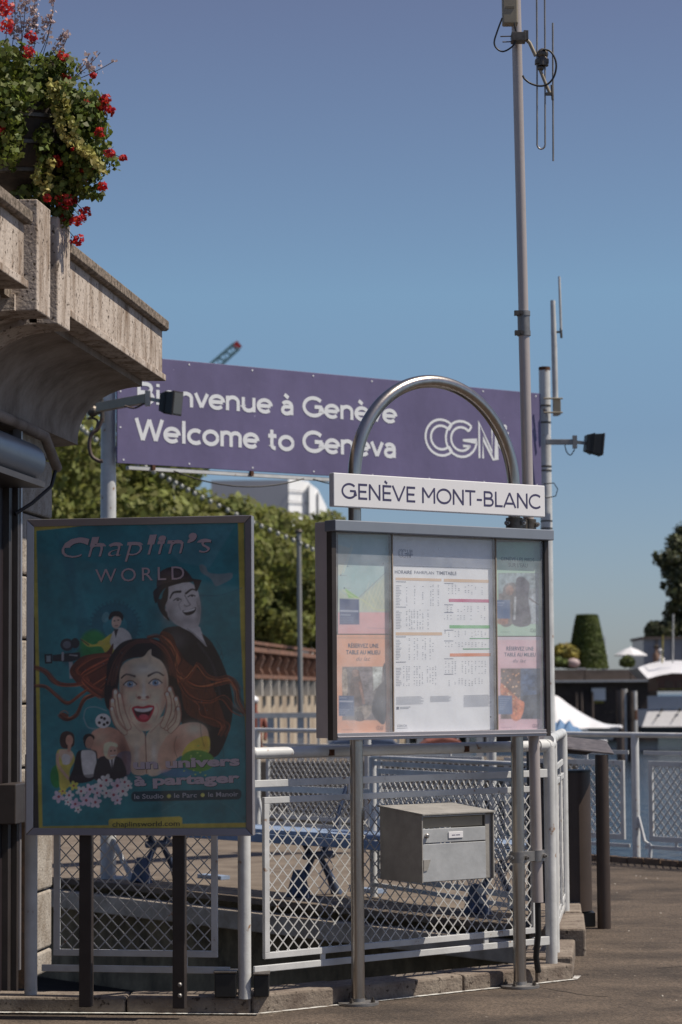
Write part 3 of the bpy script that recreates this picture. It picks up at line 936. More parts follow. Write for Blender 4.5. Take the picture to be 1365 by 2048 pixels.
# case
_o = PL + n * 0.062
T0_, T2_ = (hit(665, 1270, _o, n) - PL).dot(u), (hit(1100, 1270, _o, n) - PL).dot(u)
ZB, ZT = hit(668, 1481, _o, n).z, hit(664, 1041, _o, n).z
def bd(t_, z, off=0.0): return PL + u * t_ + n * off + Z * z
mb = MB(); mb.boxb(bd(T0_ + 0.004, ZB + 0.01, 0.018), u * (T2_ - T0_ - 0.008), -n * 0.098, Z * (ZT - ZB - 0.012)); mb.build('case', m_caseside, NB, bevel=0.003)
mb = MB()
FW = 0.028
mb.boxb(bd(T0_, ZB, 0.02), u * FW, n * 0.042, Z * (ZT - ZB)); mb.build('side_frame', m_darkframe, NB, bevel=0.002); mb = MB()
mb.boxb(bd(T2_ - FW, ZB, 0.02), u * FW, n * 0.042, Z * (ZT - ZB))
mb.build('side_frame', m_darkframe, NB, bevel=0.002)
mb = MB(); mb.boxb(bd(T0_ + FW + 0.001, ZB, 0.02), u * (T2_ - T0_ - 2 * FW - 0.002), n * 0.040, Z * 0.035)
mb.boxb(bd(T0_ + FW + 0.001, ZB + 0.012, 0.06), u * (T2_ - T0_ - 2 * FW - 0.002), n * 0.006, Z * 0.006)
mb.build('bottom_frame', m_greymet, NB, bevel=0.002)
mb = MB(); mb.boxb(bd(T0_ - 0.006, ZT - 0.052, 0.012), u * (T2_ - T0_ + 0.012), n * 0.088, Z * 0.054); mb.build('hood', m_bluegrey, NB, bevel=0.004)
mb = MB(); mb.boxb(bd(T0_ + 0.02, ZB + 0.02, 0.019), u * (T2_ - T0_ - 0.04), n * 0.003, Z * (ZT - ZB - 0.06)); mb.build('backing_sheet', mat('cream_backing', (0.42, 0.38, 0.33), 0.8, var=0.15, scale=5), NB)
PO = bd(0, 0, 0.0258)
GO = bd(0, 0, 0.05)
ZX = lambda x, y: (640 + x / 2.84375, 920 + y / 2.84375)    # zoomed reading of the photograph
def onp(x, y, o=PO, lift=0.0):
    px, py = ZX(x, y)
    return hit(px, py, o + n * lift, n)
# glass panes
t1_ = (onp(398, 1000) - PL).dot(u); t2_ = (onp(988, 1000) - PL).dot(u)
for a, b in ((T0_ + FW, t1_ - 0.004), (t1_ + 0.004, t2_ - 0.004), (t2_ + 0.004, T2_ - FW)):
    mb = MB(); c0_, c1_ = bd(a + 0.001, ZB + 0.036, 0.050), bd(b - 0.001, ZB + 0.036, 0.050); hh_ = Z * (ZT - ZB - 0.036 - 0.054)
    mb.add([c0_, c1_, c1_ + hh_, c0_ + hh_], [(0, 1, 2, 3)])
    mb.build('glass_pane', m_glass, NB)
for t_ in (t1_, t2_):
    mb = MB(); mb.boxb(bd(t_ - 0.003, ZB + 0.036, 0.023), u * 0.006, n * 0.031, Z * (ZT - ZB - 0.09))
    mb.build('mullion', mat('beige_divider', (0.30, 0.25, 0.20), 0.6, var=0.2, scale=20), NB)

def sheet(name, pts, col, lift, parent=NB, label=None, th=0.0006, rough=0.6):
    mt = mat('paper_%d_%d_%d' % tuple(int(c) for c in col), lin(col), rough, var=0.05, scale=8)
    mb = MB(); mb.prism([onp(x, y, lift=lift) for x, y in pts], n * th)
    return mb.build(name, mt, parent, label=label)
# --- central timetable sheet
tt = sheet('timetable_sheet', [(402, 432), (980, 458), (1000, 1532), (414, 1556)], (240, 243, 248), 0.0, label='large white printed timetable sheet')
rr = random.Random(3)
def sl(y): return (y - 640) * 0  # baseline helper
def Tz(x, y0):                  # printed line y at column x (sheet is read at y0 on its left edge)
    f = (x - 425) / 560.0
    k = (y0 - 500) / 1000.0
    return y0 + f * (22 - 45 * k)
def bars(mb, x0, x1, y0, h, lift):
    mb.prism([onp(x0, Tz(x0, y0), lift=lift), onp(x1, Tz(x1, y0), lift=lift), onp(x1, Tz(x1, y0) + h, lift=lift), onp(x0, Tz(x0, y0) + h, lift=lift)], n * 0.0003)
INK = {}
def inkmb(c): return INK.setdefault(c, MB())
for x0, x1, y, h, c in ((432, 692, 668, 15, (222, 190, 160)), (706, 962, 668, 17, (222, 190, 160)), (432, 696, 980, 17, (222, 190, 160)),
                        (734, 963, 784, 18, (196, 92, 132)), (738, 968, 938, 18, (120, 190, 130)), (740, 972, 1103, 18, (226, 140, 100)),
                        (852, 966, 1013, 6, (90, 160, 110)), (814, 968, 1075, 6, (90, 160, 110))):
    bars(inkmb(c), x0, x1, y, h, 0.0009)
bars(inkmb((120, 125, 140)), 425, 975, 600, 2, 0.0009)
# rows of tiny figures
def block(x0, x1, y0, y1, step, dens, c=(150, 156, 170), gap=15):
    cols = [x0 + gap * k + rr.uniform(-2, 2) for k in range(int((x1 - x0) / gap))]
    on = [rr.random() < dens for _ in cols]
    y = y0
    while y < y1:
        for x, v in zip(cols, on):
            if v and rr.random() < 0.62: bars(inkmb(c), x, x + rr.uniform(5, 8), y, 3.2, 0.0009)
        y += step
def stub(x0, y0, y1, step, c=(150, 156, 170)):
    y = y0
    while y < y1:
        bars(inkmb(c), x0, x0 + rr.uniform(16, 34), y, 3, 0.0009); y += step
for y0, y1, d_ in ((705, 825, .55), (850, 965, .6), (1015, 1135, .5), (1175, 1285, .55)):
    block(476, 690, y0, y1, 9, d_); stub(433, y0 + 8, y1, 9)
for y in (690, 834, 1004, 1148): bars(inkmb((120, 126, 146)), 433, 490, y, 4, 0.0009)
for y0, y1, x0 in ((702, 760, 730), (825, 862, 706), (880, 905, 706), (972, 1008, 710), (1040, 1070, 712), (1150, 1225, 712), (1250, 1300, 712)):
    block(x0, 968, y0, y1, 10, .85, gap=19)
for y in (693, 817, 862, 965, 1028, 1132, 1222): bars(inkmb((120, 126, 146)), 708, 760, y, 4, 0.0009)
for x0, x1, y0, y1 in ((435, 592, 1348, 1395), (628, 748, 1350, 1385), (818, 978, 1350, 1420)):
    y = y0
    while y < y1: bars(inkmb((165, 170, 182)), x0, x1 - rr.uniform(0, 20), y, 2.6, 0.0009); y += 6
bars(inkmb((60, 66, 90)), 436, 450, 1404, 16, 0.0009); bars(inkmb((120, 126, 140)), 455, 516, 1406, 3, 0.0009); bars(inkmb((120, 126, 140)), 455, 505, 1414, 3, 0.0009)
bars(inkmb((60, 66, 90)), 968, 976, 1478, 9, 0.0009); bars(inkmb((120, 126, 140)), 440, 500, 1526, 2, 0.0009)
for c, mb in INK.items():
    mb.build('printed_rows', mat('ink_%d_%d_%d' % c, lin(c), 0.6, var=0.05), tt, kind='stuff' if c == (150, 156, 170) else None)
def ptext(parent, txt, x0, y0, x1, y1, cap, c, lift=0.0012, bold=0.0, name='lettering', align=None, shear=0.0):
    """text from (x0,y0) to (x1,y1) baseline in zoom units, cap height in zoom units"""
    a, b = onp(x0, y0, lift=lift), onp(x1, y1, lift=lift)
    c_ = onp(x0, y0 - cap, lift=lift)
    ux = u
    mb = MB(); mb.text(txt, a, ux, Z, h=(c_ - a).length, w=(b - a).dot(u), bold=bold, thick=0.0004, shear=shear)
    return mb.build(name, mat('ink_%d_%d_%d' % tuple(c), lin(c), 0.6, var=0.05), parent)
ptext(tt, 'HORAIRE', 427, 645, 524, 647, 20, (88, 94, 118), bold=0.008)
ptext(tt, 'FAHRPLAN', 538, 647, 650, 650, 18, (110, 116, 138))
ptext(tt, 'TIMETABLE', 664, 651, 778, 655, 20, (88, 94, 118), bold=0.008)
ptext(tt, 'CGN-CH', 440, 1518, 494, 1518, 14, (100, 106, 126))

def stroke_glyph(mb, pts, o, ux, uy, wd, th=0.0006, closed=False):
    """flat ribbon along 2-D points"""
    P = [Vector(o) + ux * a + uy * b for a, b in pts]
    nn = ux.cross(uy).normalized(); m_ = len(P)
    vs = []
    for i in range(m_):
        a, b = P[max(i - 1, 0)], P[min(i + 1, m_ - 1)]
        t_ = (b - a).normalized(); s_ = nn.cross(t_)
        if 0 < i < m_ - 1:
            t1 = (P[i] - P[i - 1]).normalized(); k = 1 / max(0.45, abs(nn.cross(t1).dot(s_)))
        else: k = 1
        vs += [P[i] - s_ * wd / 2 * k, P[i] + s_ * wd / 2 * k]
    vs = [v + nn * th for v in vs]
    mb.add(vs, [(2 * i, 2 * i + 2, 2 * i + 3, 2 * i + 1) for i in range(m_ - 1)])
def arc(cx, cy, r, a0, a1, k=20, ry=None):
    return [(cx + r * math.cos(R(a)), cy + (ry or r) * math.sin(R(a))) for a in np.linspace(a0, a1, k)]
def logo(mb, o, ux, uy, H, wd, anchor=True):
    """double-line C G N and an anchor; cap height H"""
    s = H
    kk = [0]
    def g(pts):
        kk[0] += 1; stroke_glyph(mb, [(a * s, b * s) for a, b in pts], o, ux, uy, wd, th=0.0006 + 0.00008 * kk[0])
    g(arc(.50, .5, .50, 48, 312)); g(arc(.50, .5, .33, 44, 316))
    g([(.50 + .50 * math.cos(R(48)), .5 + .5 * math.sin(R(48))), (.50 + .33 * math.cos(R(44)), .5 + .33 * math.sin(R(44)))])
    g([(.50 + .50 * math.cos(R(312)), .5 + .5 * math.sin(R(312))), (.50 + .33 * math.cos(R(316)), .5 + .33 * math.sin(R(316)))])
    gx = 1.14
    g(arc(gx, .5, .50, 48, 350) + [(gx + .5, .47), (gx + .05, .47)])
    g(arc(gx, .5, .33, 44, 325) + [(gx + .30, .31), (gx + .05, .31)])
    g([(gx + .50 * math.cos(R(48)), .5 + .5 * math.sin(R(48))), (gx + .33 * math.cos(R(44)), .5 + .33 * math.sin(R(44)))])
    nx = 1.72
    g([(nx, 0), (nx, 1), (nx + .42, .20), (nx + .42, 1)])
    g([(nx + .12, 0), (nx + .12, .56), (nx + .46, -.02), (nx + .56, 0.0), (nx + .56, 1)])
    if anchor:
        ax = 2.56
        g([(ax, .30), (ax, .86)]); g([(ax - .13, .76), (ax + .13, .76)]); g(arc(ax, .92, .05, 0, 360, 12))
        g(arc(ax, .48, .20, 195, 345, 12))
def logo_on(parent, x0, y0, cap, c, wd):
    a = onp(x0, y0, lift=0.0012); h = (onp(x0, y0 - cap, lift=0.0012) - a).length
    mb = MB(); logo(mb, a, u * 0.86, Z, h, wd); mb.build('logo', mat('ink_%d_%d_%d' % tuple(c), lin(c), 0.6, var=0.05), parent)
logo_on(tt, 446, 552, 45, (112, 118, 140), 0.0022)

# --- four leaflets beside it
def leaflet(name, x0, y0, x1, y1, col, nx=70, ny=120, label=None, painter=None):
    ink = Ink(x0, y0, x1, y1, nx, ny, col)
    if painter: painter(ink)
    o = ink.mesh(name, ZX, PO, n, NB, lift=0.0006, mt='printed_leaflet')
    if label: o['label'] = label
    return o
def p_map(k):
    k.poly([(100, 420), (400, 420), (400, 620), (220, 780), (150, 730), (100, 740)], (176, 204, 206), False)
    k.poly([(100, 480), (170, 500), (185, 480), (120, 660), (100, 650)], (196, 204, 192), False)
    k.poly([(400, 640), (225, 790), (240, 860), (400, 865)], (192, 204, 190), False)
    k.poly([(110, 740), (150, 770), (230, 780), (250, 862), (100, 862)], (198, 210, 196), False)
    k.poly([(140, 726), (225, 785), (165, 785)], (150, 200, 120), False)
    for i in range(9):
        a = 240 + i * 20; k.line([(a, 790 - (i % 3) * 20), (a + 50, 860)], 2.5, (222, 222, 190), 0.8, False)
        k.line([(a + 40, 700), (a - 10, 850)], 2.5, (222, 222, 200), 0.7, False)
    k.line([(375, 640), (225, 780)], 3, (150, 160, 170), 1, False)
    k.line([(185, 500), (135, 640)], 3, (220, 220, 190), 1, False)
    k.line([(130, 740), (200, 782), (250, 800), (320, 850), (390, 850)], 3.5, (214, 222, 170), 1)
    for x, y in ((158, 604), (362, 590), (120, 655), (140, 728)): k.ell(x, y, 4, 4, (70, 80, 110)); k.line([(x + 8, y + 1), (x + 32, y + 1)], 2.5, (150, 160, 165), 1, False)
    k.poly([(95, 866), (400, 866), (400, 992), (95, 992)], (226, 178, 182), False)
    k.poly([(112, 788), (224, 792), (226, 936), (112, 936)], (76, 90, 132), False)
    k.line([(120, 858), (215, 860)], 9, (190, 200, 220), .8, False); k.line([(120, 880), (172, 882)], 6, (170, 182, 205), .7, False)
    for q in range(4): k.line([(120, 895 + q * 9), (190, 896 + q * 9)], 2.5, (130, 142, 175), .7, False)
    k.line([(272, 955), (385, 958)], 3, (170, 150, 165), .8, False)
l1 = leaflet('map_leaflet', 104, 424, 396, 988, (186, 204, 200), 72, 130, 'leaflet with a pale blue and green lake map above a pink band', p_map)
def p_photo(k, x0, y0, x1, y1, kind):
    k.poly([(x0, y0), (x1, y0), (x1, y1), (x0, y1)], (128, 122, 124), False)
    W_, H_ = x1 - x0, y1 - y0
    q = lambda a, b: (x0 + a * W_, y0 + b * H_)
    if kind == 'dinner':
        k.poly([q(.7, 0), q(.93, 0), q(.9, .3), q(.72, .45)], (196, 204, 202), False)
        k.poly([q(.38, 0), q(.66, 0), q(.7, .6), q(.45, .6)], (140, 134, 140), False)
        k.poly([q(.22, .08), q(.36, .06), q(.42, .2), q(.5, .5), q(.48, .7), q(.3, .75), q(.18, .6)], (104, 88, 86))
        k.ell(*q(.3, .12), W_ * .08, H_ * .07, (150, 120, 108)); k.line([q(.4, .3), q(.5, .68)], 14, (150, 118, 108))
        k.poly([q(1, 0), q(.93, .02), q(.95, .25), q(.78, .45), q(.68, .8), q(.8, 1), q(1, 1)], (66, 64, 72))
        k.poly([q(.3, .8), q(.55, .72), q(.68, .76), q(.6, .95), q(.35, .98)], (160, 150, 142)); k.poly([q(.3, .85), q(.45, .84), q(.5, 1), q(.3, 1)], (84, 70, 66))
        k.poly([q(.0, .1), q(.1, .08), q(.12, .5), q(.02, .5)], (170, 160, 150))
    if kind == 'couple':
        k.poly([q(0, 0), q(1, 0), q(1, .35), q(0, .4)], (150, 166, 174), False)
        k.poly([q(.7, .3), q(1, .3), q(1, 1), q(.65, 1)], (168, 178, 188), False)
        k.poly([q(.15, .25), q(.4, .2), q(.48, .5), q(.35, 1), q(.05, 1), q(.1, .5)], (120, 112, 112))
        k.poly([q(.45, .12), q(.62, .08), q(.78, .22), q(.75, .5), q(.8, 1), q(.35, 1), q(.42, .5)], (88, 84, 96))
        k.ell(*q(.28, .34), W_ * .1, H_ * .1, (150, 122, 112)); k.line([q(.42, .48), q(.4, .9)], 12, (190, 196, 204)); k.line([q(.78, .5), q(1, .62)], 10, (96, 86, 88))
        k.poly([q(.0, .9), q(.22, .88), q(.22, 1), q(.0, 1)], (160, 120, 108))
    if kind == 'night':
        k.poly([q(0, 0), q(.55, 0), q(.55, .6), q(.6, 1), q(0, 1)], (112, 92, 88), False)
        k.poly([q(.5, 0), q(1, 0), q(1, .6), q(.5, .6)], (86, 104, 136), False); k.poly([q(.5, .55), q(1, .5), q(1, 1), q(.5, 1)], (78, 84, 98), False)
        k.poly([q(0, .3), q(.1, .35), q(.45, .6), q(.6, .7), q(.5, 1), q(.28, 1), q(.2, .6), q(0, .5)], (206, 128, 92))
        g_ = random.Random(5)
        for _ in range(26):
            a = g_.random() * .5; k.ell(*q(a, g_.random() * .9), 5, 4, (220, 168, 130), alpha=.8)
        for _ in range(10): k.ell(*q(.1 + g_.random() * .3, .35 + g_.random() * .3), 6, 5, (244, 206, 170))
    # photographic unevenness inside the printed picture
    inside = (k.X > x0) & (k.X < x1) & (k.Y > y0) & (k.Y < y1)
    nz = 1 + .38 * tone_noise(k.X.shape, 7, 3) + .28 * tone_noise(k.X.shape, 3, 4) + .16 * tone_noise(k.X.shape, 1.4, 5)
    k.C = np.where(inside[..., None], k.C * nz[..., None], k.C)
def p_l2(k):
    k.poly([(95, 1005), (412, 1010), (412, 1018), (95, 1015)], (196, 160, 140), False, alpha=.6)
    p_photo(k, 128, 1176, 375, 1480, 'dinner')
    k.poly([(108, 1340), (194, 1342), (196, 1456), (108, 1456)], (70, 92, 134), False)
    k.line([(115, 1372), (186, 1373)], 8, (190, 196, 214), .85, False); k.line([(115, 1352), (150, 1353)], 5, (170, 178, 200), .7, False)
    for q in range(3): k.line([(115, 1420 + q * 10), (170 - q * 12, 1420 + q * 10)], 4, (150, 162, 190), .7, False)
    k.line([(128, 1534), (190, 1535)], 3, (150, 120, 110), .8, False)
l2 = leaflet('leaflet', 98, 994, 406, 1556, (232, 176, 148), 80, 140, 'orange leaflet below the map leaflet', p_l2)
def p_r1(k):
    k.poly([(980, 450), (1245, 470), (1275, 1005), (1230, 1005), (1215, 470)], (170, 188, 180), False, alpha=.4)
    p_photo(k, 1016, 644, 1244, 932, 'couple')
    k.poly([(1002, 796), (1082, 796), (1084, 902), (1004, 902)], (82, 106, 150), False)
    k.line([(1010, 812), (1046, 812)], 6, (180, 190, 214), .7, False); k.line([(1010, 826), (1040, 826)], 5, (160, 174, 204), .7, False)
    k.line([(1030, 978), (1082, 978)], 3, (120, 140, 130), .8, False)
l3 = leaflet('leaflet', 990, 468, 1270, 1000, (176, 208, 190), 70, 130, 'pale green leaflet at the upper right of the board', p_r1)
def p_r2(k):
    k.poly([(995, 1005), (1285, 1008), (1285, 1024), (995, 1022)], (214, 200, 214), False)
    p_photo(k, 1030, 1186, 1254, 1472, 'night')
    k.poly([(1013, 1340), (1094, 1340), (1096, 1446), (1014, 1446)], (84, 112, 156), False)
    for q in range(6): k.line([(1022, 1356 + q * 12), (1078 - q * 7, 1356 + q * 12)], 4, (160, 176, 206), .7, False)
    k.line([(1032, 1522), (1090, 1522)], 3, (150, 130, 150), .8, False)
l4 = leaflet('leaflet', 996, 1006, 1284, 1540, (224, 190, 202), 72, 130, 'pink leaflet at the lower right of the board', p_r2)
G1, G2 = (98, 98, 116), (110, 108, 134)
ptext(l2, 'RÉSERVEZ UNE', 162, 1066, 334, 1067, 24, G1, bold=0.012); ptext(l2, 'TABLE AU MILIEU', 150, 1104, 344, 1105, 24, G1, bold=0.012)
ptext(l2, 'du lac', 208, 1140, 288, 1141, 24, (150, 120, 118), shear=0.3)
ptext(l3, 'GENÈVE LES PIEDS', 1030, 572, 1220, 578, 22, (100, 122, 126), bold=0.01); ptext(l3, 'SUR L’EAU', 1074, 608, 1182, 612, 24, (100, 122, 126), bold=0.01)
ptext(l4, 'RÉSERVEZ UNE', 1062, 1082, 1216, 1082, 22, G2, bold=0.012); ptext(l4, 'TABLE AU MILIEU', 1050, 1116, 1228, 1116, 22, G2, bold=0.012)
ptext(l4, 'du lac', 1098, 1150, 1174, 1150, 20, (140, 128, 150), shear=0.3)
logo_on(l2, 322, 1534, 22, (172, 130, 118), 0.0014); logo_on(l4, 1210, 1522, 20, (160, 134, 152), 0.0014); logo_on(l3, 1196, 978, 20, (128, 156, 142), 0.0014)

# station sign across the arch
SO = bd(0, 0, 0.075)
sL = (hit(668, 980, SO, n) - PL).dot(u); sR = (hit(1090.5, 998, SO, n) - PL).dot(u)
zT_ = hit(668, 945, SO, n).z; zB_ = hit(668, 1012.5, SO, n).z
SG = thing('station_sign', 'long white sign reading GENÈVE MONT-BLANC across the steel arch', 'sign', bd((sL + sR) / 2, zB_, 0.04))
mb = MB(); mb.boxb(bd(sL, zB_, 0.036), u * (sR - sL), n * 0.039, Z * (zT_ - zB_)); mb.build('sign_panel', m_signwhite, SG, bevel=0.004)
tL, tR = hit(640 + 128 / 2.84375, 920 + 219 / 2.84375, SO, n), hit(640 + 1258 / 2.84375, 920 + 262 / 2.84375, SO, n)
cap = (zT_ - zB_) * 0.475
HS = 0.065     # half stroke
def _u(*a): return list(a)
GL = {
 'G': (0.98, [arc(.50, .5, .435, 42, 322, 22) + [(.86, .24), (.86, .50)], [(.89, .50), (.54, .50)]]),
 'C': (0.90, [arc(.50, .5, .435, 45, 315, 22)]),
 'O': (1.02, [arc(.51, .5, .44, 0, 360, 32)]),
 'E': (0.66, [[(.12, 0), (.12, 1)], [(.12, HS), (.62, HS)], [(.12, .5), (.57, .5)], [(.12, 1 - HS), (.62, 1 - HS)]]),
 'N': (0.86, [[(.12, 0), (.12, 1)], [(.12, .96), (.74, .04)], [(.74, 0), (.74, 1)]]),
 'V': (0.86, [[(.04, 1), (.43, .04)], [(.82, 1), (.43, .04)]]),
 'M': (0.98, [[(.12, 0), (.12, 1)], [(.12, .96), (.49, .36)], [(.49, .36), (.86, .96)], [(.86, 0), (.86, 1)]]),
 'T': (0.74, [[(.37, 0), (.37, 1)], [(.03, 1 - HS), (.71, 1 - HS)]]),
 '-': (0.46, [[(.06, .40), (.40, .40)]]),
 'B': (0.76, [[(.12, 0), (.12, 1)], [(.12, 1 - HS), (.42, 1 - HS)] + arc(.42, .735, .20, 90, -90, 12)[1:] + [(.12, .535)],
              [(.12, HS), (.46, HS)] + arc(.46, .29, .225, -90, 90, 12)[1:] + [(.12, .515)]]),
 'L': (0.62, [[(.12, 0), (.12, 1)], [(.12, HS), (.58, HS)]]),
 'A': (0.88, [[(.04, 0), (.44, .97)], [(.84, 0), (.44, .97)], [(.19, .27), (.69, .27)]]),
 '`': (0.0, [[(-.46, 1.26), (-.30, 1.10)]]),
 ' ': (0.34, [])}
def stroke_text(mb, txt, o, ux, uy, h, w, wd=0.13):
    tot = sum(GL[c][0] for c in txt); sx = w / (tot - 0.10); x = 0.0; k_ = 0
    for c in txt:
        for pl in GL[c][1]:
            stroke_glyph(mb, [((x + a - .06) * sx, b * h) for a, b in pl], o, ux, uy, wd * h, th=0.0004 + 0.00006 * (k_ % 7)); k_ += 1
        x += GL[c][0]
GL.update({
 'n': (0.68, [[(.10, 0), (.10, .70)], arc(.33, .41, .23, 180, 0, 14) + [(.56, 0)]]),
 'm': (0.98, [[(.10, 0), (.10, .70)], arc(.29, .45, .19, 180, 0, 12) + [(.48, 0)], arc(.67, .45, .19, 180, 0, 12) + [(.86, 0)]]),
 'u': (0.68, [[(.10, .70), (.10, .29)] + arc(.33, .29, .23, 180, 360, 14), [(.56, .70), (.56, 0)]]),
 'e': (0.70, [arc(.35, .35, .285, 0, 318, 24), [(.09, .35), (.60, .35)]]),
 'è': (0.70, [arc(.35, .35, .285, 0, 318, 24), [(.09, .35), (.60, .35)], [(.20, .99), (.38, .84)]]),
 'o': (0.74, [arc(.37, .35, .285, 0, 360, 26)]),
 'c': (0.62, [arc(.36, .35, .285, 48, 312, 20)]),
 'v': (0.60, [[(.05, .70), (.30, .04)], [(.55, .70), (.30, .04)]]),
 'i': (0.26, [[(.13, 0), (.13, .70)], [(.13, .84), (.13, .98)]]),
 'l': (0.26, [[(.13, 0), (.13, 1.02)]]),
 't': (0.46, [[(.20, .92), (.20, .22)] + arc(.34, .22, .14, 180, 280, 8), [(.04, .635), (.40, .635)]]),
 'a': (0.64, [arc(.29, .42, .21, 150, 0, 14) + [(.50, 0)], [(.50, .40), (.28, .40)] + arc(.26, .232, .168, 90, 270, 10) + [(.36, .07), (.50, .2)]]),
 'à': (0.64, [arc(.29, .42, .21, 150, 0, 14) + [(.50, 0)], [(.50, .40), (.28, .40)] + arc(.26, .232, .168, 90, 270, 10) + [(.36, .07), (.50, .2)], [(.18, .99), (.36, .84)]]),
 'W': (1.14, [[(.05, 1), (.31, .04)], [(.31, .04), (.57, .96)], [(.57, .96), (.83, .04)], [(.83, .04), (1.09, 1)]]),
})
mb = MB(); stroke_text(mb, 'GENE`VE MONT-BLANC', tL + n * 0.0003, u, Z, cap, (tR - tL).dot(u)); mb.build('lettering', m_violet, SG)
mb = MB()
for t_ in (0.0, T1):
    mb.cbox(bd(t_, (zT_ + zB_) / 2, 0.0), u, n, Z, 0.10, 0.078, 0.03)
mb.build('bracket', m_dullsteel, SG)

# ================================================================== MAST with antenna
mtop_x = lambda z: None
def mast_pt(z):
    a = at(1077.5, 1862, 12.52); b = at(1034.5, 95, 12.52)
    f = (z - a.z) / (b.z - a.z)
    return a + (b - a) * f
MS = thing('antenna_mast', 'tall thin steel mast clamped beside the right post of the notice board', 'mast', mast_pt(0.50))
mb = MB(); mb.tube([mast_pt(0.42), mast_pt(3.42)], 0.029, 20); mb.build('lower_tube', m_mast, MS, smooth=40)
mb = MB(); mb.tube([mast_pt(3.40), mast_pt(5.4)], 0.0265, 20); mb.build('upper_tube', m_mast, MS, smooth=40)
mb = MB(); mb.tube([mast_pt(3.375), mast_pt(3.50)], 0.0325, 20)
for z_ in (3.385, 3.49):
    mb.tube([mast_pt(z_ - 0.013), mast_pt(z_ + 0.013)], 0.0355, 20)
mb.build('sleeve', m_dullsteel, MS, smooth=40)
for z_ in (3.385, 3.49):
    p = mast_pt(z_)
    mb = MB(); mb.cbox(p + Vector((-0.035, -0.02, 0)), (1, 0, 0), (0, 1, 0), (0, 0, 1), 0.03, 0.035, 0.024)
    mb.lathe(p + Vector((-0.012, -0.03, 0)), [(0.010, 0), (0.010, 0.014)], 8, (0, -1, 0)); mb.build('clamp_bolt', m_bolt, MS)
# clamps joining mast and post
for z_ in (2.375, 0.66):
    p0 = bd(T1, z_); p1 = mast_pt(z_)
    dd_ = (p1 - p0).normalized()
    mb = MB(); mb.lathe(p0 - Z * 0.028, [(0.044, 0), (0.044, 0.056)], 20); mb.lathe(p1 - Z * 0.028, [(0.040, 0), (0.040, 0.056)], 20)
    mb.bar(p0, p1, 0.05, 0.03, Z)
    mb.build('clamp', m_bolt if z_ > 1 else m_dullsteel, MS, smooth=30)
    for q in (p0 + n * 0.045 + u * 0.02, p1 + n * 0.042 + u * 0.02, p0 - u * 0.05, p1 + u * 0.05):
        mb = MB(); mb.lathe(q, [(0.012, -0.008), (0.012, 0.010), (0.006, 0.010), (0.006, 0.02)], 8, n)
        mb.build('clamp_bolt', m_dullsteel, MS)
mb = MB(); a = mast_pt(0.42); mb.tube([a, a + Vector((0.0, 0.0, -0.16)), a + Vector((-0.012, 0.01, -0.28)), a + Vector((0.0, 0.03, -0.36))], 0.016, 10)
mb.build('cable_tail', m_cable, MS, smooth=40)
# radio box on the mast
YM = 12.42
bx = at(1021, 0, YM)
RB = thing('radio_box', 'beige plastic radio box fixed to the top of the mast', 'box', at(1021, 47, YM))
def pxm(px, py, dy=0.0): return at(px, py, YM + dy)
a = pxm(1006, 47); b = pxm(1037, 44)
mb = MB(); mb.boxb(a, (b.x - a.x, 0, 0), (0, 0.07, 0), (0, 0, 0.30)); mb.build('housing', m_beige, RB, bevel=0.008)
mb = MB(); c = pxm(1012, 17); mb.boxb(c + Vector((0, -0.0025, 0)), (0.045, 0, 0), (0, 0.004, 0), (0, 0, 0.012)); mb.build('type_plate', mat('dark_beige_plate', (0.17, 0.145, 0.10), 0.6, var=0.1), RB)
AN = thing('dipole_antenna', 'folded dipole antenna with clamps and coiled black cable high on the mast', 'antenna', pxm(1042, 80))
def pt(path, dy=0.0): return [pxm(x, y, dy) for x, y in path]
ax0, ax1 = 1074.5, 1090.5
mb = MB()
r_ = 8
loop = [(ax0 - 1, -60), (ax0, 90), (ax0 + 0.3, 284)] + [(ax0 + 8.3 - 8.2 * math.cos(R(a)), 288 + 10 * math.sin(R(a))) for a in range(0, 181, 20)] + [(ax1 + 0.3, 284), (ax1, 90), (ax1 - 1, -60)]
mb.tube(pt(loop), 0.0048, 10); mb.build('dipole_loop', m_dullsteel, AN, smooth=40)
mb = MB(); mb.tube(pt([(1106, 46), (1107, 322)], 0.02), 0.0052, 10); mb.build('director_rod', m_dullsteel, AN, smooth=40)
mb = MB(); mb.tube(pt([(1046, 72), (1060, 86), (1072, 112)]), 0.010, 10); mb.tube(pt([(1080, 138), (1092, 168), (1100, 186)]), 0.009, 10)
mb.build('boom', m_beige, AN, smooth=40)
mb = MB(); mb.cbox(pxm(1098, 188), (1, 0, 0), (0, 1, 0), (0, 0, 1), 0.03, 0.02, 0.014); mb.tube(pt([(1104, 170), (1106, 200)], 0.01), 0.007, 8); mb.build('rod_clip', m_bolt, AN)
mb = MB()
mb.cbox(pxm(1037, 76), (1, 0, 0), (0, 1, 0), (0, 0, 1), 0.075, 0.08, 0.045)
mb.cbox(pxm(1052, 72), (1, 0, 0), (0, 1, 0), (0, 0, 1), 0.025, 0.05, 0.05)
for y_ in (73, 84): mb.tube(pt([(1001 + (y_ - 73) * .4, y_), (1040, y_ - 1)]), 0.0035, 8)
mb.build('mast_bracket', m_bolt, AN, bevel=0.003)
mb = MB(); mb.ball(pxm(1086, 108), 0.030, 14, 10, (1, 1, 1)); mb.lathe(pxm(1086, 132), [(0.03, 0), (0.03, 0.035), (0.022, 0.05)], 14)
mb.ball(pxm(1082, 136), 0.018, 12, 8); mb.cbox(pxm(1084, 124), (1, 0, 0), (0, 1, 0), (0, 0, 1), 0.07, 0.05, 0.022)
mb.build('feed_box', m_bolt, AN, smooth=50)
mb = MB()
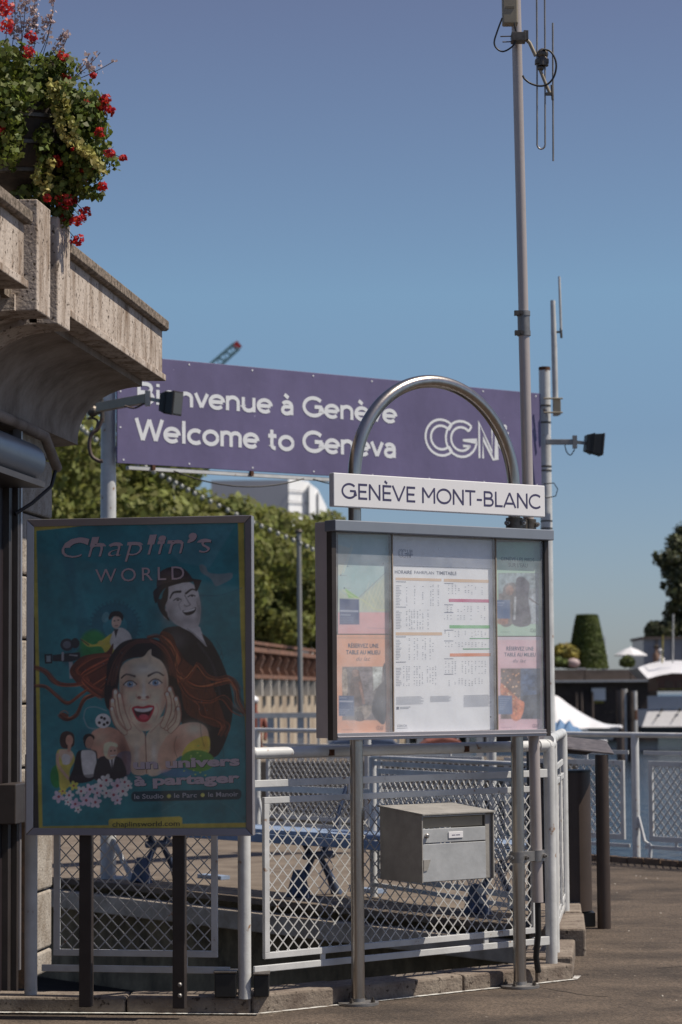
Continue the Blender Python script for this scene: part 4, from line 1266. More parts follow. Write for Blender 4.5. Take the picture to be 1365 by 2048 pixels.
c1 = [(1005, 36), (996, 60), (989, 84), (994, 97), (1006, 103), (1020, 97), (1030, 86), (1033, 66), (1029, 46)]
def smooth_path(p): return [tuple(q) for q in Ink.spline(p, False, 6)]
mb.tube(pt(smooth_path(c1), -0.03), 0.0045, 8)
c2 = [(1086, 99), (1100, 102), (1110, 116), (1113, 134), (1108, 154), (1096, 168), (1080, 172), (1062, 167), (1050, 158), (1046, 151)]
mb.tube(pt(smooth_path(c2), -0.03), 0.0052, 8)
mb.build('cable', m_cable, AN, smooth=60)

# ================================================================== MAILBOX
_nB = Vector((dBv.y, -dBv.x, 0)); MX = hit(757, 1690, Vector((*PA1, 0)) + _nB * 0.02, _nB); MX.z = 0
mw, mdp, mh, mz = 0.46, 0.345, 0.325, 0.585
fo_ = MX + n * mdp
MBX = thing('mailbox', 'grey metal parcel mailbox hung on the lattice fence between the board posts', 'mailbox', MX + u * mw / 2 + n * mdp / 2 + Z * mz)
mb = MB()
prof = [MX + n * 0.015 + Z * mz, MX + n * 0.015 + Z * (mz + mh + 0.03), fo_ - n * 0.0 + Z * (mz + mh), fo_ - n * 0.0 + Z * mz]
mb.prism(prof, u * 0.006); mb.prism([p + u * (mw - 0.006) for p in prof], u * 0.006)
mb.boxb(MX + n * 0.02 + Z * mz + u * 0.007, u * (mw - 0.014), n * (mdp - 0.04), Z * 0.006)
mb.build('housing', m_mailside, MBX)
mb = MB(); mb.prism([MX + n * 0.0 + Z * (mz + mh + 0.031) - u * 0.004, fo_ + n * 0.012 + Z * (mz + mh + 0.001) - u * 0.004, fo_ + n * 0.012 + Z * (mz + mh + 0.007) - u * 0.004, MX + Z * (mz + mh + 0.039) - u * 0.004], u * (mw + 0.008))
mb.build('lid', m_mailside, MBX)
ff = fo_ - n * 0.018
def mbox(name, a, b, z0, z1, d0, d1, mt, par=MBX, bev=0.002):
    mb = MB(); mb.boxb(ff + u * a + n * d0 + Z * (mz + z0), u * (b - a), n * (d1 - d0), Z * (z1 - z0)); return mb.build(name, mt, par, bevel=bev)
mbox('door', 0.008, mw - 0.05, 0.003, 0.185, 0, 0.012, m_mail)
mbox('name_panel', 0.008, mw - 0.05, 0.19, 0.258, 0, 0.011, m_mail)
mbox('insertion_flap', 0.014, mw - 0.056, 0.262, mh - 0.012, -0.02, -0.004, m_beige)
mbox('side_stile', mw - 0.046, mw - 0.008, 0.003, mh - 0.004, -0.004, 0.004, m_mailside)
mbox('top_rail', 0.008, mw - 0.05, mh - 0.010, mh - 0.002, -0.01, 0.013, m_mail)
npl = mbox('name_plate', 0.17, 0.262, 0.208, 0.24, 0.012, 0.0155, m_signwhite)
mb = MB(); mb.boxb(ff + u * 0.19 + n * 0.0156 + Z * (mz + 0.221), u * 0.022, n * 0.0003, Z * 0.004); mb.boxb(ff + u * 0.216 + n * 0.0156 + Z * (mz + 0.221), u * 0.026, n * 0.0003, Z * 0.004); mb.build('faded_print', m_violet, npl)
mb = MB(); mb.lathe(ff + u * 0.032 + n * 0.011 + Z * (mz + 0.225), [(0.011, 0), (0.011, 0.012), (0.007, 0.016)], 14, n); mb.build('lock', m_steel, MBX, smooth=40)
mb = MB(); mb.prism([ff + u * 0.012 + n * 0.0125 + Z * (mz + 0.055), ff + u * 0.012 + n * 0.0125 + Z * (mz + 0.11), ff + u * 0.055 + n * 0.0125 + Z * (mz + 0.11), ff + u * 0.035 + n * 0.0125 + Z * (mz + 0.06)], n * 0.004); mb.build('handle_recess', m_mailside, MBX)

# ================================================================== POSTER BOARD
th = R(-9.5)
pu = Vector((math.cos(th), math.sin(th), 0)); pn = Vector((pu.y, -pu.x, 0))
PO2 = at(280, 1350, 11.27); PO2.z = 0
def q(px, py, off=0.0): return hit(px, py, PO2 + pn * off, pn)
x0p = (q(54, 1350) - PO2).dot(pu); x1p = (q(506, 1350) - PO2).dot(pu)
z0p, z1p = q(280, 1671).z, q(280, 1035).z
PB = thing('poster_board', 'framed teal museum poster board on dark legs at the left, in the shade', 'poster board', PO2 + Vector((0, 0.12, 0)))
def pp(a, z, off=0.0): return PO2 + pu * a + pn * off + Z * z
mb = MB(); mb.boxb(pp(x0p + 0.006, z0p + 0.006, -0.05), pu * (x1p - x0p - 0.012), pn * 0.03, Z * (z1p - z0p - 0.012)); mb.build('back_panel', m_caseside, PB)
fwd_ = 0.034
def frame_piece(c):  # mitred, bevelled profile: outer quad to inner quad
    mb = MB(); mb.add(c, [(0, 1, 2, 3), (4, 7, 6, 5), (0, 4, 5, 1), (1, 5, 6, 2), (2, 6, 7, 3), (3, 7, 4, 0)]); return mb
o_ = [(x0p, z0p), (x1p, z0p), (x1p, z1p), (x0p, z1p)]
i_ = [(x0p + fwd_, z0p + fwd_), (x1p - fwd_, z0p + fwd_), (x1p - fwd_, z1p - fwd_), (x0p + fwd_, z1p - fwd_)]
for k in range(4):
    a, b = o_[k], o_[(k + 1) % 4]; c, d = i_[(k + 1) % 4], i_[k]
    g_ = 0.0008
    vs = [pp(*a, -0.045), pp(*b, -0.045), pp(*c, -0.045), pp(*d, -0.045), pp(*a, 0.012), pp(*b, 0.012), pp(*c, 0.004), pp(*d, 0.004)]
    ctr = sum(vs, Vector()) / 8
    vs = [ctr + (v - ctr) * 0.9985 for v in vs]
    mb = MB(); mb.add(vs, [(0, 1, 2, 3), (4, 7, 6, 5), (0, 4, 5, 1), (1, 5, 6, 2), (2, 6, 7, 3), (3, 7, 4, 0)])
    ob = mb.build('frame_bar', m_greymet, PB, bevel=0.003)
for px_ in (167, 354):
    a = (q(px_, 1700) - PO2).dot(pu)
    mb = MB(); mb.boxb(pp(a - 0.029, 0.05, -0.03), pu * 0.058, -pn * 0.05, Z * (z0p - 0.042)); lg = mb.build('leg', m_darkframe, PB, bevel=0.003)
    if px_ > 300:
        mb = MB()
        for z_ in (0.16, 0.11): mb.lathe(pp(a + 0.006, z_, -0.03), [(0.011, 0), (0.011, 0.004), (0.006, 0.009)], 12, pn)
        mb.build('bolt', m_dullsteel, lg)
ZP = lambda x, y: (30 + x / 2.73, 1000 + y / 2.73)
_lin0 = lin
def lin(c): return tuple(min(0.9, v * 1.7) for v in _lin0(c))    # poster inks
k = Ink(98, 118, 1270, 1812, 330, 478, (8, 118, 126))
TE = (0, 118, 134)
k.glow(700, 300, 700, 300, (0, 104, 122), .6); k.glow(500, 700, 500, 300, (0, 128, 146), .5); k.glow(200, 1500, 300, 400, (0, 124, 142), .5); k.glow(900, 1650, 500, 160, (20, 110, 118), .6)
# yellow margins of the sheet behind
k.poly([(98, 118), (520, 118), (300, 150), (118, 168), (98, 172)], (176, 160, 30), False)
k.poly([(98, 168), (118, 168), (152, 1795), (130, 1795), (110, 900)], (176, 164, 30), False)
k.poly([(98, 640), (108, 640), (132, 1812), (98, 1812)], (40, 36, 34), False)
k.poly([(1218, 118), (1252, 118), (1262, 900), (1268, 1300), (1262, 1300), (1232, 700)], (170, 156, 26), False)
k.poly([(150, 1782), (1262, 1762), (1262, 1788), (140, 1802)], (176, 160, 30), False)
# big pale diagonal and faint wedges
k.poly([(870, 118), (1214, 122), (1062, 372), (900, 340), (700, 118)], (54, 124, 138), False, soft=6, alpha=.75)
k.poly([(230, 200), (300, 250), (420, 720), (360, 760)], (0, 98, 116), False, soft=8, alpha=.5)
k.poly([(330, 400), (360, 400), (410, 650), (330, 640)], (30, 136, 150), False, soft=8, alpha=.4)
k.line([(1010, 520), (1120, 520), (1240, 480)], 4, (0, 90, 108), .8)
# gears
def gear(cx, cy, r, hole, col, a=1.0, teeth=36):
    k.ell(cx, cy, r, r, col, alpha=a, soft=.02)
    for i in range(teeth):
        t_ = 2 * math.pi * i / teeth
        k.line([(cx + r * .97 * math.cos(t_), cy + r * .97 * math.sin(t_)), (cx + r * 1.09 * math.cos(t_), cy + r * 1.09 * math.sin(t_))], r * .075, col, a, False)
    k.ell(cx, cy, hole, hole, (20, 124, 140), alpha=a, soft=.04)
gear(548, 690, 128, 66, (0, 96, 114), .85); gear(330, 850, 72, 30, (0, 92, 108), .7, 24); gear(400, 1320, 70, 30, (0, 100, 118), .7, 24)
k.ell(496, 640, 20, 30, (90, 150, 160), 20, alpha=.6)
# green splashes
k.ell(430, 790, 74, 80, (30, 140, 70), soft=.3); k.ell(380, 850, 50, 40, (20, 120, 60), soft=.4, alpha=.7); k.ell(228, 1510, 34, 62, (20, 130, 60), soft=.15)
# film camera on tripod
k.poly([(162, 842), (205, 840), (205, 892), (165, 894)], (20, 22, 26), False); k.poly([(172, 850), (196, 850), (196, 884), (174, 884)], (120, 140, 150), False)
k.poly([(206, 846), (355, 830), (362, 868), (300, 884), (206, 880)], (36, 38, 44), False); k.ell(285, 790, 36, 34, (44, 46, 54)); k.ell(285, 790, 22, 20, (90, 96, 108)); k.ell(330, 782, 24, 28, (40, 42, 48))
k.line([(262, 836), (262, 872)], 12, (150, 152, 160), 1, False); k.line([(300, 846), (340, 850)], 6, (150, 150, 155), 1, False)
k.poly([(296, 884), (316, 884), (320, 975), (300, 975)], (150, 152, 158), False)
# assistant in white coat, arms in yellow
k.poly([(525, 740), (560, 700), (600, 704), (634, 740), (636, 800), (560, 840), (500, 830)], (206, 204, 200)); k.poly([(362, 760), (380, 768), (430, 790), (480, 764), (530, 730), (520, 780), (550, 835), (500, 840), (470, 800), (400, 800)], (196, 182, 40))
k.poly([(540, 706), (566, 704), (552, 752)], (50, 44, 50), False); k.ell(556, 664, 26, 38, (196, 164, 146), 12); k.poly([(512, 640), (530, 612), (570, 608), (592, 630), (588, 660), (572, 640), (540, 636), (520, 656)], (34, 26, 26))
k.ell(545, 660, 5, 3, (60, 40, 36)); k.ell(566, 656, 5, 3, (60, 40, 36)); k.line([(548, 686), (562, 686)], 3, (120, 70, 66))
k.line([(362, 762), (404, 792)], 7, (60, 60, 60), 1, False); k.ell(470, 780, 16, 12, (210, 176, 60))
# large laughing man in a dark suit and plain hat, printed in grey
SUIT = (26, 26, 30)
k.poly([(800, 720), (870, 690), (960, 700), (1060, 760), (1130, 880), (1180, 1030), (1188, 1180), (1150, 1320), (1100, 1400), (1040, 1380), (900, 1200), (830, 1000), (790, 850)], SUIT)
k.glow(880, 760, 70, 60, (90, 88, 90), .7); k.line([(1000, 780), (1080, 900), (1120, 1060)], 14, (48, 48, 54), .8); k.line([(870, 900), (960, 1000)], 10, (42, 42, 48), .7)
k.poly([(905, 690), (960, 720), (1005, 760), (1050, 800), (1020, 720), (1004, 690), (940, 668)], (190, 188, 188)); k.poly([(1020, 730), (1082, 784), (1048, 800)], (40, 40, 44), False)
k.line([(940, 700), (1000, 748), (1040, 790)], 5, (120, 118, 120), .8)
GR = (178, 174, 174)
k.poly([(820, 500), (850, 450), (920, 440), (985, 470), (1010, 540), (1015, 620), (1000, 690), (950, 700), (880, 680), (838, 630), (822, 570)], GR)
k.glow(850, 620, 60, 70, (112, 108, 110), .7); k.glow(950, 660, 60, 24, (124, 120, 122), .6); k.glow(1006, 600, 18, 90, (120, 116, 118), .7); k.glow(890, 610, 34, 34, (206, 202, 200), .6); k.glow(930, 480, 50, 24, (206, 202, 200), .5)
k.ell(826, 622, 17, 28, (160, 156, 156), -10); k.ell(828, 622, 8, 16, (100, 96, 98), -10)
k.poly([(800, 540), (812, 500), (838, 470), (836, 540), (820, 590), (846, 660), (810, 630), (786, 590), (776, 540)], (30, 28, 30))
k.line([(848, 536), (866, 506), (904, 500)], (7, 14), (34, 32, 34)); k.line([(935, 510), (965, 488), (988, 492)], (12, 7), (34, 32, 34))
k.line([(868, 548), (888, 536), (908, 544)], 6, (40, 38, 40)); k.line([(946, 528), (966, 518), (984, 524)], 6, (40, 38, 40)); k.ell(890, 546, 8, 5, (50, 48, 50)); k.ell(968, 524, 7, 5, (50, 48, 50))
k.line([(928, 520), (950, 560), (958, 572), (938, 580), (926, 574)], 6, (110, 106, 108), .9); k.line([(905, 600), (896, 570), (910, 550)], 4, (120, 116, 118), .7); k.line([(1000, 580), (994, 556)], 4, (110, 106, 108), .7)
k.poly([(916, 604), (950, 600), (988, 586), (984, 610), (962, 626), (932, 628)], (36, 28, 30)); k.poly([(922, 604), (950, 600), (982, 590), (980, 600), (950, 610), (926, 612)], (226, 222, 220))
HAT = (56, 42, 46)
k.poly([(756, 520), (760, 494), (800, 466), (880, 442), (950, 430), (1014, 436), (1016, 450), (990, 500), (968, 440), (900, 456), (830, 478), (800, 506), (776, 560), (764, 556)], (34, 26, 30))
k.poly([(778, 480), (780, 420), (800, 388), (850, 366), (910, 370), (950, 400), (968, 440), (900, 450), (830, 466)], HAT); k.glow(860, 400, 60, 20, (92, 74, 78), .6)
k.poly([(780, 474), (830, 452), (966, 428), (970, 446), (900, 454), (830, 474), (786, 492)], (30, 24, 28))
# stray folded paper shape upper right
k.poly([(1008, 362), (1022, 352), (1044, 366), (1060, 396), (1120, 404), (1180, 398), (1190, 410), (1180, 432), (1130, 460), (1096, 468), (1070, 430), (1020, 396)], (120, 122, 124), alpha=.7)
# hair masses behind the face
HR, HD, HO = (70, 34, 22), (34, 20, 18), (150, 66, 24)
hair_r = random.Random(11)
k.poly([(500, 830), (540, 790), (500, 1000), (490, 1080), (420, 1060), (340, 1000), (300, 930), (360, 860), (430, 840)], (96, 44, 22)); 
k.poly([(860, 740), (800, 720), (800, 780), (850, 880), (900, 1000), (930, 1150), (1000, 1200), (1100, 1240), (1150, 1230), (1120, 1120), (1060, 980), (960, 900), (900, 840)], (96, 44, 20))
def strands(paths, cols, n_, spread, w0, w1):
    for pth in paths:
        for _ in range(int(n_ * 2.6)):
            jx, jy = hair_r.gauss(0, spread), hair_r.gauss(0, spread)
            P = [(x + jx * (.3 + .7 * i / len(pth)) + hair_r.gauss(0, 3), y + jy * (.3 + .7 * i / len(pth)) + hair_r.gauss(0, 3)) for i, (x, y) in enumerate(pth)]
            c_ = cols[hair_r.randrange(len(cols))]; f_ = hair_r.uniform(.6, 1.35)
            k.line(P, (w0 * .6, w1 * .6), tuple(min(255, v * f_) for v in c_), .7)
HC = [(150, 66, 24), (110, 48, 22), (176, 84, 34), (60, 28, 20), (88, 38, 22)]
strands([[(520, 850), (420, 860), (340, 930), (400, 980), (330, 1010), (230, 1000), (170, 940), (108, 912)]], HC, 9, 9, 14, 4)
strands([[(500, 960), (430, 1010), (360, 1060), (290, 1110), (230, 1070), (170, 1020), (112, 1014)]], HC, 6, 7, 12, 3)
strands([[(500, 1000), (440, 1060), (380, 1090), (340, 1170), (290, 1200), (250, 1180), (262, 1170), (290, 1184)]], HC, 7, 7, 16, 5)
strands([[(510, 880), (430, 920), (370, 960), (420, 1020), (480, 1060)]], HC, 9, 16, 14, 5)
strands([[(830, 760), (900, 860), (880, 940), (960, 1010), (1040, 1020), (1120, 1000), (1180, 990), (1210, 1040), (1220, 1100), (1262, 1170)]], HC, 8, 9, 16, 3)
strands([[(870, 900), (930, 980), (980, 920), (1000, 900), (1050, 960), (1110, 980), (1170, 968), (1220, 1030)]], HC, 6, 8, 12, 3)
strands([[(880, 960), (940, 1060), (1010, 1110), (1040, 1180), (1110, 1200), (1150, 1230), (1130, 1280)]], HC, 9, 14, 16, 4)
strands([[(900, 1000), (960, 1080), (1060, 1100), (1130, 1080), (1190, 1140), (1240, 1170)]], HC, 5, 8, 10, 3)
strands([[(800, 740), (850, 780), (880, 850), (870, 920), (900, 960)]], HC, 8, 14, 14, 5)
strands([[(730, 750), (790, 745), (830, 800)]], [(120, 60, 30), (90, 44, 26)], 6, 8, 10, 5)
# shoulders
SK, SKD, SKL = (222, 176, 150), (160, 104, 82), (240, 206, 184)
k.poly([(430, 1260), (520, 1240), (600, 1290), (640, 1400), (620, 1500), (520, 1430), (430, 1400), (415, 1320)], (196, 142, 116)); k.glow(470, 1300, 50, 50, (226, 172, 146), .7); k.glow(590, 1360, 40, 70, (110, 66, 56), .7)
k.poly([(860, 1260), (920, 1222), (1000, 1216), (1050, 1250), (1062, 1330), (1050, 1380), (900, 1400), (840, 1480), (700, 1490), (720, 1380)], (206, 156, 130)); k.glow(980, 1250, 60, 40, (236, 196, 172), .8); k.glow(880, 1340, 40, 60, (150, 96, 76), .7)
k.poly([(916, 1400), (940, 1340), (1000, 1300), (1060, 1294), (1058, 1380), (1000, 1390)], (214, 176, 36)); k.glow(1040, 1330, 20, 60, (180, 140, 24), .6)
k.poly([(560, 1390), (640, 1380), (630, 1500), (560, 1500)], (60, 90, 130), alpha=.6)
# dark hair framing the face
k.poly([(500, 1130), (488, 1060), (500, 960), (510, 880), (560, 800), (620, 764), (720, 756), (790, 772), (840, 830), (870, 900), (888, 1000), (880, 1060), (850, 1060), (800, 900), (700, 860), (600, 880), (575, 960), (560, 1060), (560, 1180), (520, 1150)], HD)
strands([[(740, 770), (660, 780), (590, 830), (556, 900), (530, 1000)]], [(70, 34, 24), (96, 50, 34), (50, 26, 20)], 12, 14, 10, 8)
strands([[(745, 770), (800, 800), (840, 860), (866, 960)]], [(96, 46, 28), (130, 62, 34), (60, 30, 22)], 10, 12, 10, 8)
# face
k.poly([(572, 960), (590, 900), (640, 868), (700, 856), (735, 820), (750, 850), (800, 880), (832, 940), (838, 1010), (830, 1090), (800, 1170), (760, 1240), (712, 1262), (660, 1240), (610, 1170), (578, 1080)], SK)
k.glow(700, 920, 90, 40, SKL, .8); k.glow(612, 960, 30, 80, (176, 124, 100), .5); k.glow(640, 1090, 36, 34, (234, 190, 168), .8); k.glow(776, 1090, 34, 34, (232, 186, 162), .7); k.glow(822, 1010, 16, 100, (160, 108, 86), .6); k.glow(585, 1060, 16, 90, (150, 98, 78), .6)
k.glow(712, 1236, 50, 20, (196, 146, 122), .7); k.glow(705, 1040, 12, 70, (240, 208, 190), .7); k.glow(672, 1010, 12, 30, (190, 136, 114), .5); k.line([(742, 820), (735, 858)], (10, 18), (216, 176, 154), .9)
k.poly([(690, 870), (735, 790), (744, 788), (744, 866)], SK, alpha=.0)
k.line([(583, 972), (610, 952), (655, 962)], (8, 12), (58, 34, 28)); k.line([(730, 960), (775, 940), (812, 958)], (12, 7), (58, 34, 28))
for cx, cy in ((630, 1006), (768, 998)):
    k.glow(cx, cy, 46, 26, (170, 116, 96), .5)
    k.ell(cx, cy, 33, 18, (226, 220, 218), soft=.15); k.ell(cx, cy, 17, 17, (96, 130, 160), soft=.2); k.ell(cx, cy, 7, 7, (16, 18, 22)); k.ell(cx + 5, cy - 5, 3, 3, (240, 240, 244))
    k.line([(cx - 36, cy + 3), (cx - 14, cy - 17), (cx + 12, cy - 18), (cx + 36, cy)], 6, (40, 24, 22)); k.line([(cx - 32, cy + 6), (cx, cy + 19), (cx + 32, cy + 4)], 3, (130, 84, 70), .7)
k.ell(680, 1078, 11, 8, (140, 84, 68), soft=.4); k.ell(724, 1076, 10, 8, (140, 84, 68), soft=.4); k.glow(702, 1066, 20, 12, (240, 204, 184), .8); k.line([(664, 1062), (668, 1082), (690, 1090), (715, 1090), (738, 1080), (740, 1062)], 4, (176, 118, 98), .7)
k.poly([(640, 1136), (668, 1124), (700, 1128), (730, 1120), (762, 1128), (752, 1168), (728, 1206), (700, 1214), (670, 1202), (650, 1170)], (170, 24, 44)); k.poly([(652, 1140), (700, 1140), (752, 1134), (738, 1170), (720, 1192), (690, 1196), (664, 1180)], (70, 14, 22))
k.poly([(656, 1138), (700, 1140), (750, 1133), (740, 1150), (700, 1158), (664, 1152)], (240, 234, 230)); k.ell(704, 1184, 26, 14, (196, 60, 80), soft=.4); k.line([(634, 1120), (624, 1160), (640, 1200)], 4, (176, 120, 98), .7); k.line([(774, 1112), (784, 1150), (770, 1196)], 4, (176, 120, 98), .7)
# hands at the cheeks and forearms
def hand(fingers, palm, arm, sh):
    k.poly(arm, sh); k.poly(palm, SK)
    for f, w_ in fingers:
        k.line(f, (w_ * 1.35, w_ + 6), (150, 96, 76), .9); k.line(f, (w_, w_ * .62), SK); k.line([f[-1]], w_, SKL) if False else None
        a, b = f[-2], f[-1]; k.ell(b[0], b[1], w_ * .32, w_ * .42, SKL, alpha=.9)
hand([([(600, 1250), (566, 1180), (552, 1100), (550, 1048)], 30), ([(620, 1240), (590, 1160), (580, 1110), (572, 1068)], 27), ([(590, 1260), (552, 1200), (536, 1130), (534, 1096)], 27), ([(600, 1270), (562, 1230), (540, 1180), (530, 1140)], 24)],
     [(560, 1200), (600, 1170), (650, 1220), (700, 1270), (714, 1320), (660, 1360), (600, 1290)], [(600, 1270), (700, 1265), (716, 1380), (722, 1490), (640, 1490), (634, 1380)], (214, 166, 140))
hand([([(830, 1240), (866, 1170), (862, 1090), (846, 1034)], 30), ([(810, 1230), (838, 1160), (842, 1100), (832, 1060)], 27), ([(850, 1240), (884, 1190), (890, 1130), (880, 1086)], 27), ([(850, 1260), (886, 1220), (896, 1170), (892, 1140)], 24)],
     [(790, 1190), (850, 1180), (880, 1240), (830, 1290), (770, 1330), (722, 1330), (730, 1270)], [(722, 1276), (830, 1270), (790, 1360), (780, 1420), (800, 1490), (724, 1490)], (218, 172, 146))
k.line([(712, 1266), (716, 1360), (720, 1490)], 6, (130, 80, 66), .9); k.glow(665, 1400, 18, 80, SKL, .6); k.glow(760, 1380, 18, 80, SKL, .6); k.glow(600, 1420, 22, 70, (120, 76, 64), .6)
k.line([(690, 1270), (655, 1230), (625, 1200)], 5, (160, 108, 88), .6); k.line([(740, 1270), (780, 1230), (812, 1200)], 5, (160, 108, 88), .6)
# spotted ball and hoop
k.line([(376, 1190), (390, 1140), (440, 1130), (500, 1150)], 5, (120, 150, 160), .8); k.line([(376, 1190), (400, 1240), (450, 1250)], 5, (130, 150, 160), .8); k.ell(482, 1206, 42, 40, (206, 204, 206)); 
for x, y in ((462, 1216), (490, 1194), (506, 1216), (474, 1188), (488, 1226)): k.ell(x, y, 8, 8, (40, 36, 40))
# three people at lower left
k.poly([(232, 1370), (270, 1360), (310, 1372), (328, 1420), (300, 1480), (300, 1560), (250, 1580), (240, 1500), (226, 1440)], (186, 176, 60)); k.poly([(240, 1374), (262, 1362), (300, 1366), (320, 1392), (300, 1440), (262, 1430)], (206, 168, 146)); k.line([(234, 1390), (240, 1450), (292, 1520)], 16, (196, 156, 132)); k.poly([(262, 1390), (300, 1396), (296, 1440), (262, 1440)], (214, 206, 196))
k.poly([(246, 1300), (260, 1270), (290, 1262), (322, 1280), (326, 1330), (308, 1352), (270, 1356), (250, 1340)], (64, 40, 32)); k.ell(298, 1312, 20, 30, (184, 136, 112)); k.line([(300, 1340), (296, 1366)], 18, (184, 136, 112))
k.poly([(340, 1380), (380, 1364), (430, 1366), (450, 1390), (446, 1500), (400, 1540), (300, 1540), (320, 1460)], (24, 24, 30)); k.poly([(362, 1384), (384, 1366), (428, 1370), (444, 1400), (440, 1500), (380, 1506)], (206, 198, 192)); k.poly([(372, 1310), (384, 1282), (412, 1276), (434, 1290), (430, 1310), (400, 1300), (388, 1350)], (30, 24, 24)); k.ell(408, 1324, 22, 34, (176, 132, 110), 10)
k.poly([(452, 1420), (500, 1396), (560, 1400), (592, 1430), (600, 1510), (440, 1530)], (44, 40, 44)); k.poly([(510, 1404), (548, 1404), (532, 1470)], (200, 198, 196), False); k.line([(530, 1410), (532, 1468)], 8, (40, 36, 44)); k.ell(522, 1374, 36, 44, (196, 172, 140)); k.ell(532, 1376, 24, 32, (190, 150, 128)); k.poly([(486, 1380), (488, 1334), (520, 1320), (556, 1330), (560, 1350), (520, 1346), (500, 1400)], (208, 196, 160)); k.line([(524, 1396), (552, 1394)], 6, (220, 214, 200)); k.ell(526, 1370, 5, 4, (60, 44, 40)); k.ell(546, 1368, 5, 4, (60, 44, 40))
k.line([(310, 1520), (600, 1500)], 30, (44, 34, 44), .6)
# blossoms
def blossom(x, y, r, c=(226, 186, 196)):
    a0 = hair_r.random() * 6
    for i in range(5):
        t_ = a0 + i * 1.2566
        k.ell(x + r * .55 * math.cos(t_), y + r * .55 * math.sin(t_), r * .5, r * .34, c, math.degrees(t_), soft=.2)
    k.ell(x, y, r * .22, r * .22, (150, 50, 70))
for x, y, r in ((240, 1620, 34), (296, 1612, 28), (330, 1660, 32), (390, 1640, 36), (440, 1650, 34), (362, 1590, 30), (410, 1580, 32), (470, 1560, 38), (500, 1530, 34), (560, 1560, 38), (600, 1540, 30), (540, 1610, 34), (590, 1590, 34), (620, 1560, 24), (450, 1600, 26), (560, 1640, 26), (500, 1600, 28), (290, 1650, 20), (345, 1690, 20)):
    blossom(x, y, r, (226, 186 + hair_r.randrange(-14, 20), 200))
blossom(322, 1560, 26, (214, 190, 60)); blossom(262, 1590, 22, (206, 180, 60))
# green paint splash behind the words
k.ell(1000, 1424, 92, 58, (80, 140, 50), 4, soft=.1); k.ell(880, 1490, 90, 24, (60, 100, 160), soft=.5, alpha=.5)
for _ in range(16): k.ell(1000 + hair_r.gauss(0, 60), 1420 + hair_r.gauss(0, 40), 5, 4, (150, 180, 70))
for _ in range(60): k.ell(hair_r.uniform(110, 1255), hair_r.uniform(130, 1780), 2.5, 2.5, (90, 160, 170), alpha=.35)
def rrect(x0, y0, x1, y1, r, c, dy=0.0):
    P = []
    for cx, cy, a0 in ((x1 - r, y0 + r, -90), (x1 - r, y1 - r, 0), (x0 + r, y1 - r, 90), (x0 + r, y0 + r, 180)):
        for a in range(0, 91, 15): P.append((cx + r * math.cos(R(a0 + a)), cy + r * math.sin(R(a0 + a)) + (cx - x0) / (x1 - x0) * dy))
    k.poly(P, c, False)
rrect(636, 1592, 1238, 1648, 22, (10, 56, 68), -14); k.ell(842, 1617, 11, 11, (206, 206, 90)); k.ell(1026, 1611, 11, 11, (206, 206, 90))
k.poly([(512, 1752), (520, 1742), (900, 1728), (914, 1736), (916, 1790), (514, 1794)], (186, 172, 40), False)
k.line([(1100, 1640), (1180, 1680), (1250, 1760)], 3, (70, 140, 150), .5); k.line([(800, 1700), (900, 1650), (1000, 1650)], 3, (70, 140, 150), .4)
POSTER_WARP = lambda x, y: 0.0012 * np.sin((x - 98) / 1172 * 5.0) * np.sin((y - 118) / 1694 * 4.0)
# finer modelling of the big face, suit folds, then the uneven tone of a sun-faded print
for a_ in ((640, 1030, 60, 16, (196, 146, 124), .35), (770, 1022, 60, 16, (196, 146, 124), .35), (600, 1110, 30, 60, (176, 120, 98), .4), (812, 1110, 26, 60, (170, 114, 92), .45),
           (702, 1108, 40, 10, (236, 198, 178), .5), (655, 940, 60, 22, (238, 204, 182), .4), (765, 930, 50, 22, (238, 204, 182), .35), (705, 1224, 30, 8, (176, 122, 100), .5)):
    k.glow(*a_[:5], a_[5])
for i in range(26):
    y_ = hair_r.uniform(760, 1350); x_ = hair_r.uniform(880, 1150)
    k.line([(x_, y_), (x_ + hair_r.uniform(-20, 40), y_ + 60), (x_ + hair_r.uniform(-30, 50), y_ + 120)], 5, (38, 38, 44) if i % 2 else (16, 16, 18), .4)
def smooth_noise(sc, seed):
    g_ = np.random.default_rng(seed); ny, nx = k.X.shape
    gy, gx = int(ny / sc) + 3, int(nx / sc) + 3; G_ = g_.random((gy, gx))
    yy = np.arange(ny) / sc; xx = np.arange(nx) / sc; iy = yy.astype(int); ix = xx.astype(int)
    fy = (yy - iy)[:, None]; fx = (xx - ix)[None]; fy = fy * fy * (3 - 2 * fy); fx = fx * fx * (3 - 2 * fx)
    return (G_[iy][:, ix] * (1 - fy) * (1 - fx) + G_[iy + 1][:, ix] * fy * (1 - fx) + G_[iy][:, ix + 1] * (1 - fy) * fx + G_[iy + 1][:, ix + 1] * fy * fx) * 2 - 1
tone = 1 + .16 * smooth_noise(48, 1) + .12 * smooth_noise(17, 2) + .10 * smooth_noise(6, 3) + .04 * smooth_noise(1.6, 4)
k.C = k.C * tone[..., None]
grey_ = k.C.mean(2, keepdims=True); k.C = k.C + (grey_ - k.C) * 0.16
lin = _lin0
po = k.mesh('poster_print', ZP, PO2, pn, PB, lift=-0.006, mt='printed_poster', warp=POSTER_WARP)
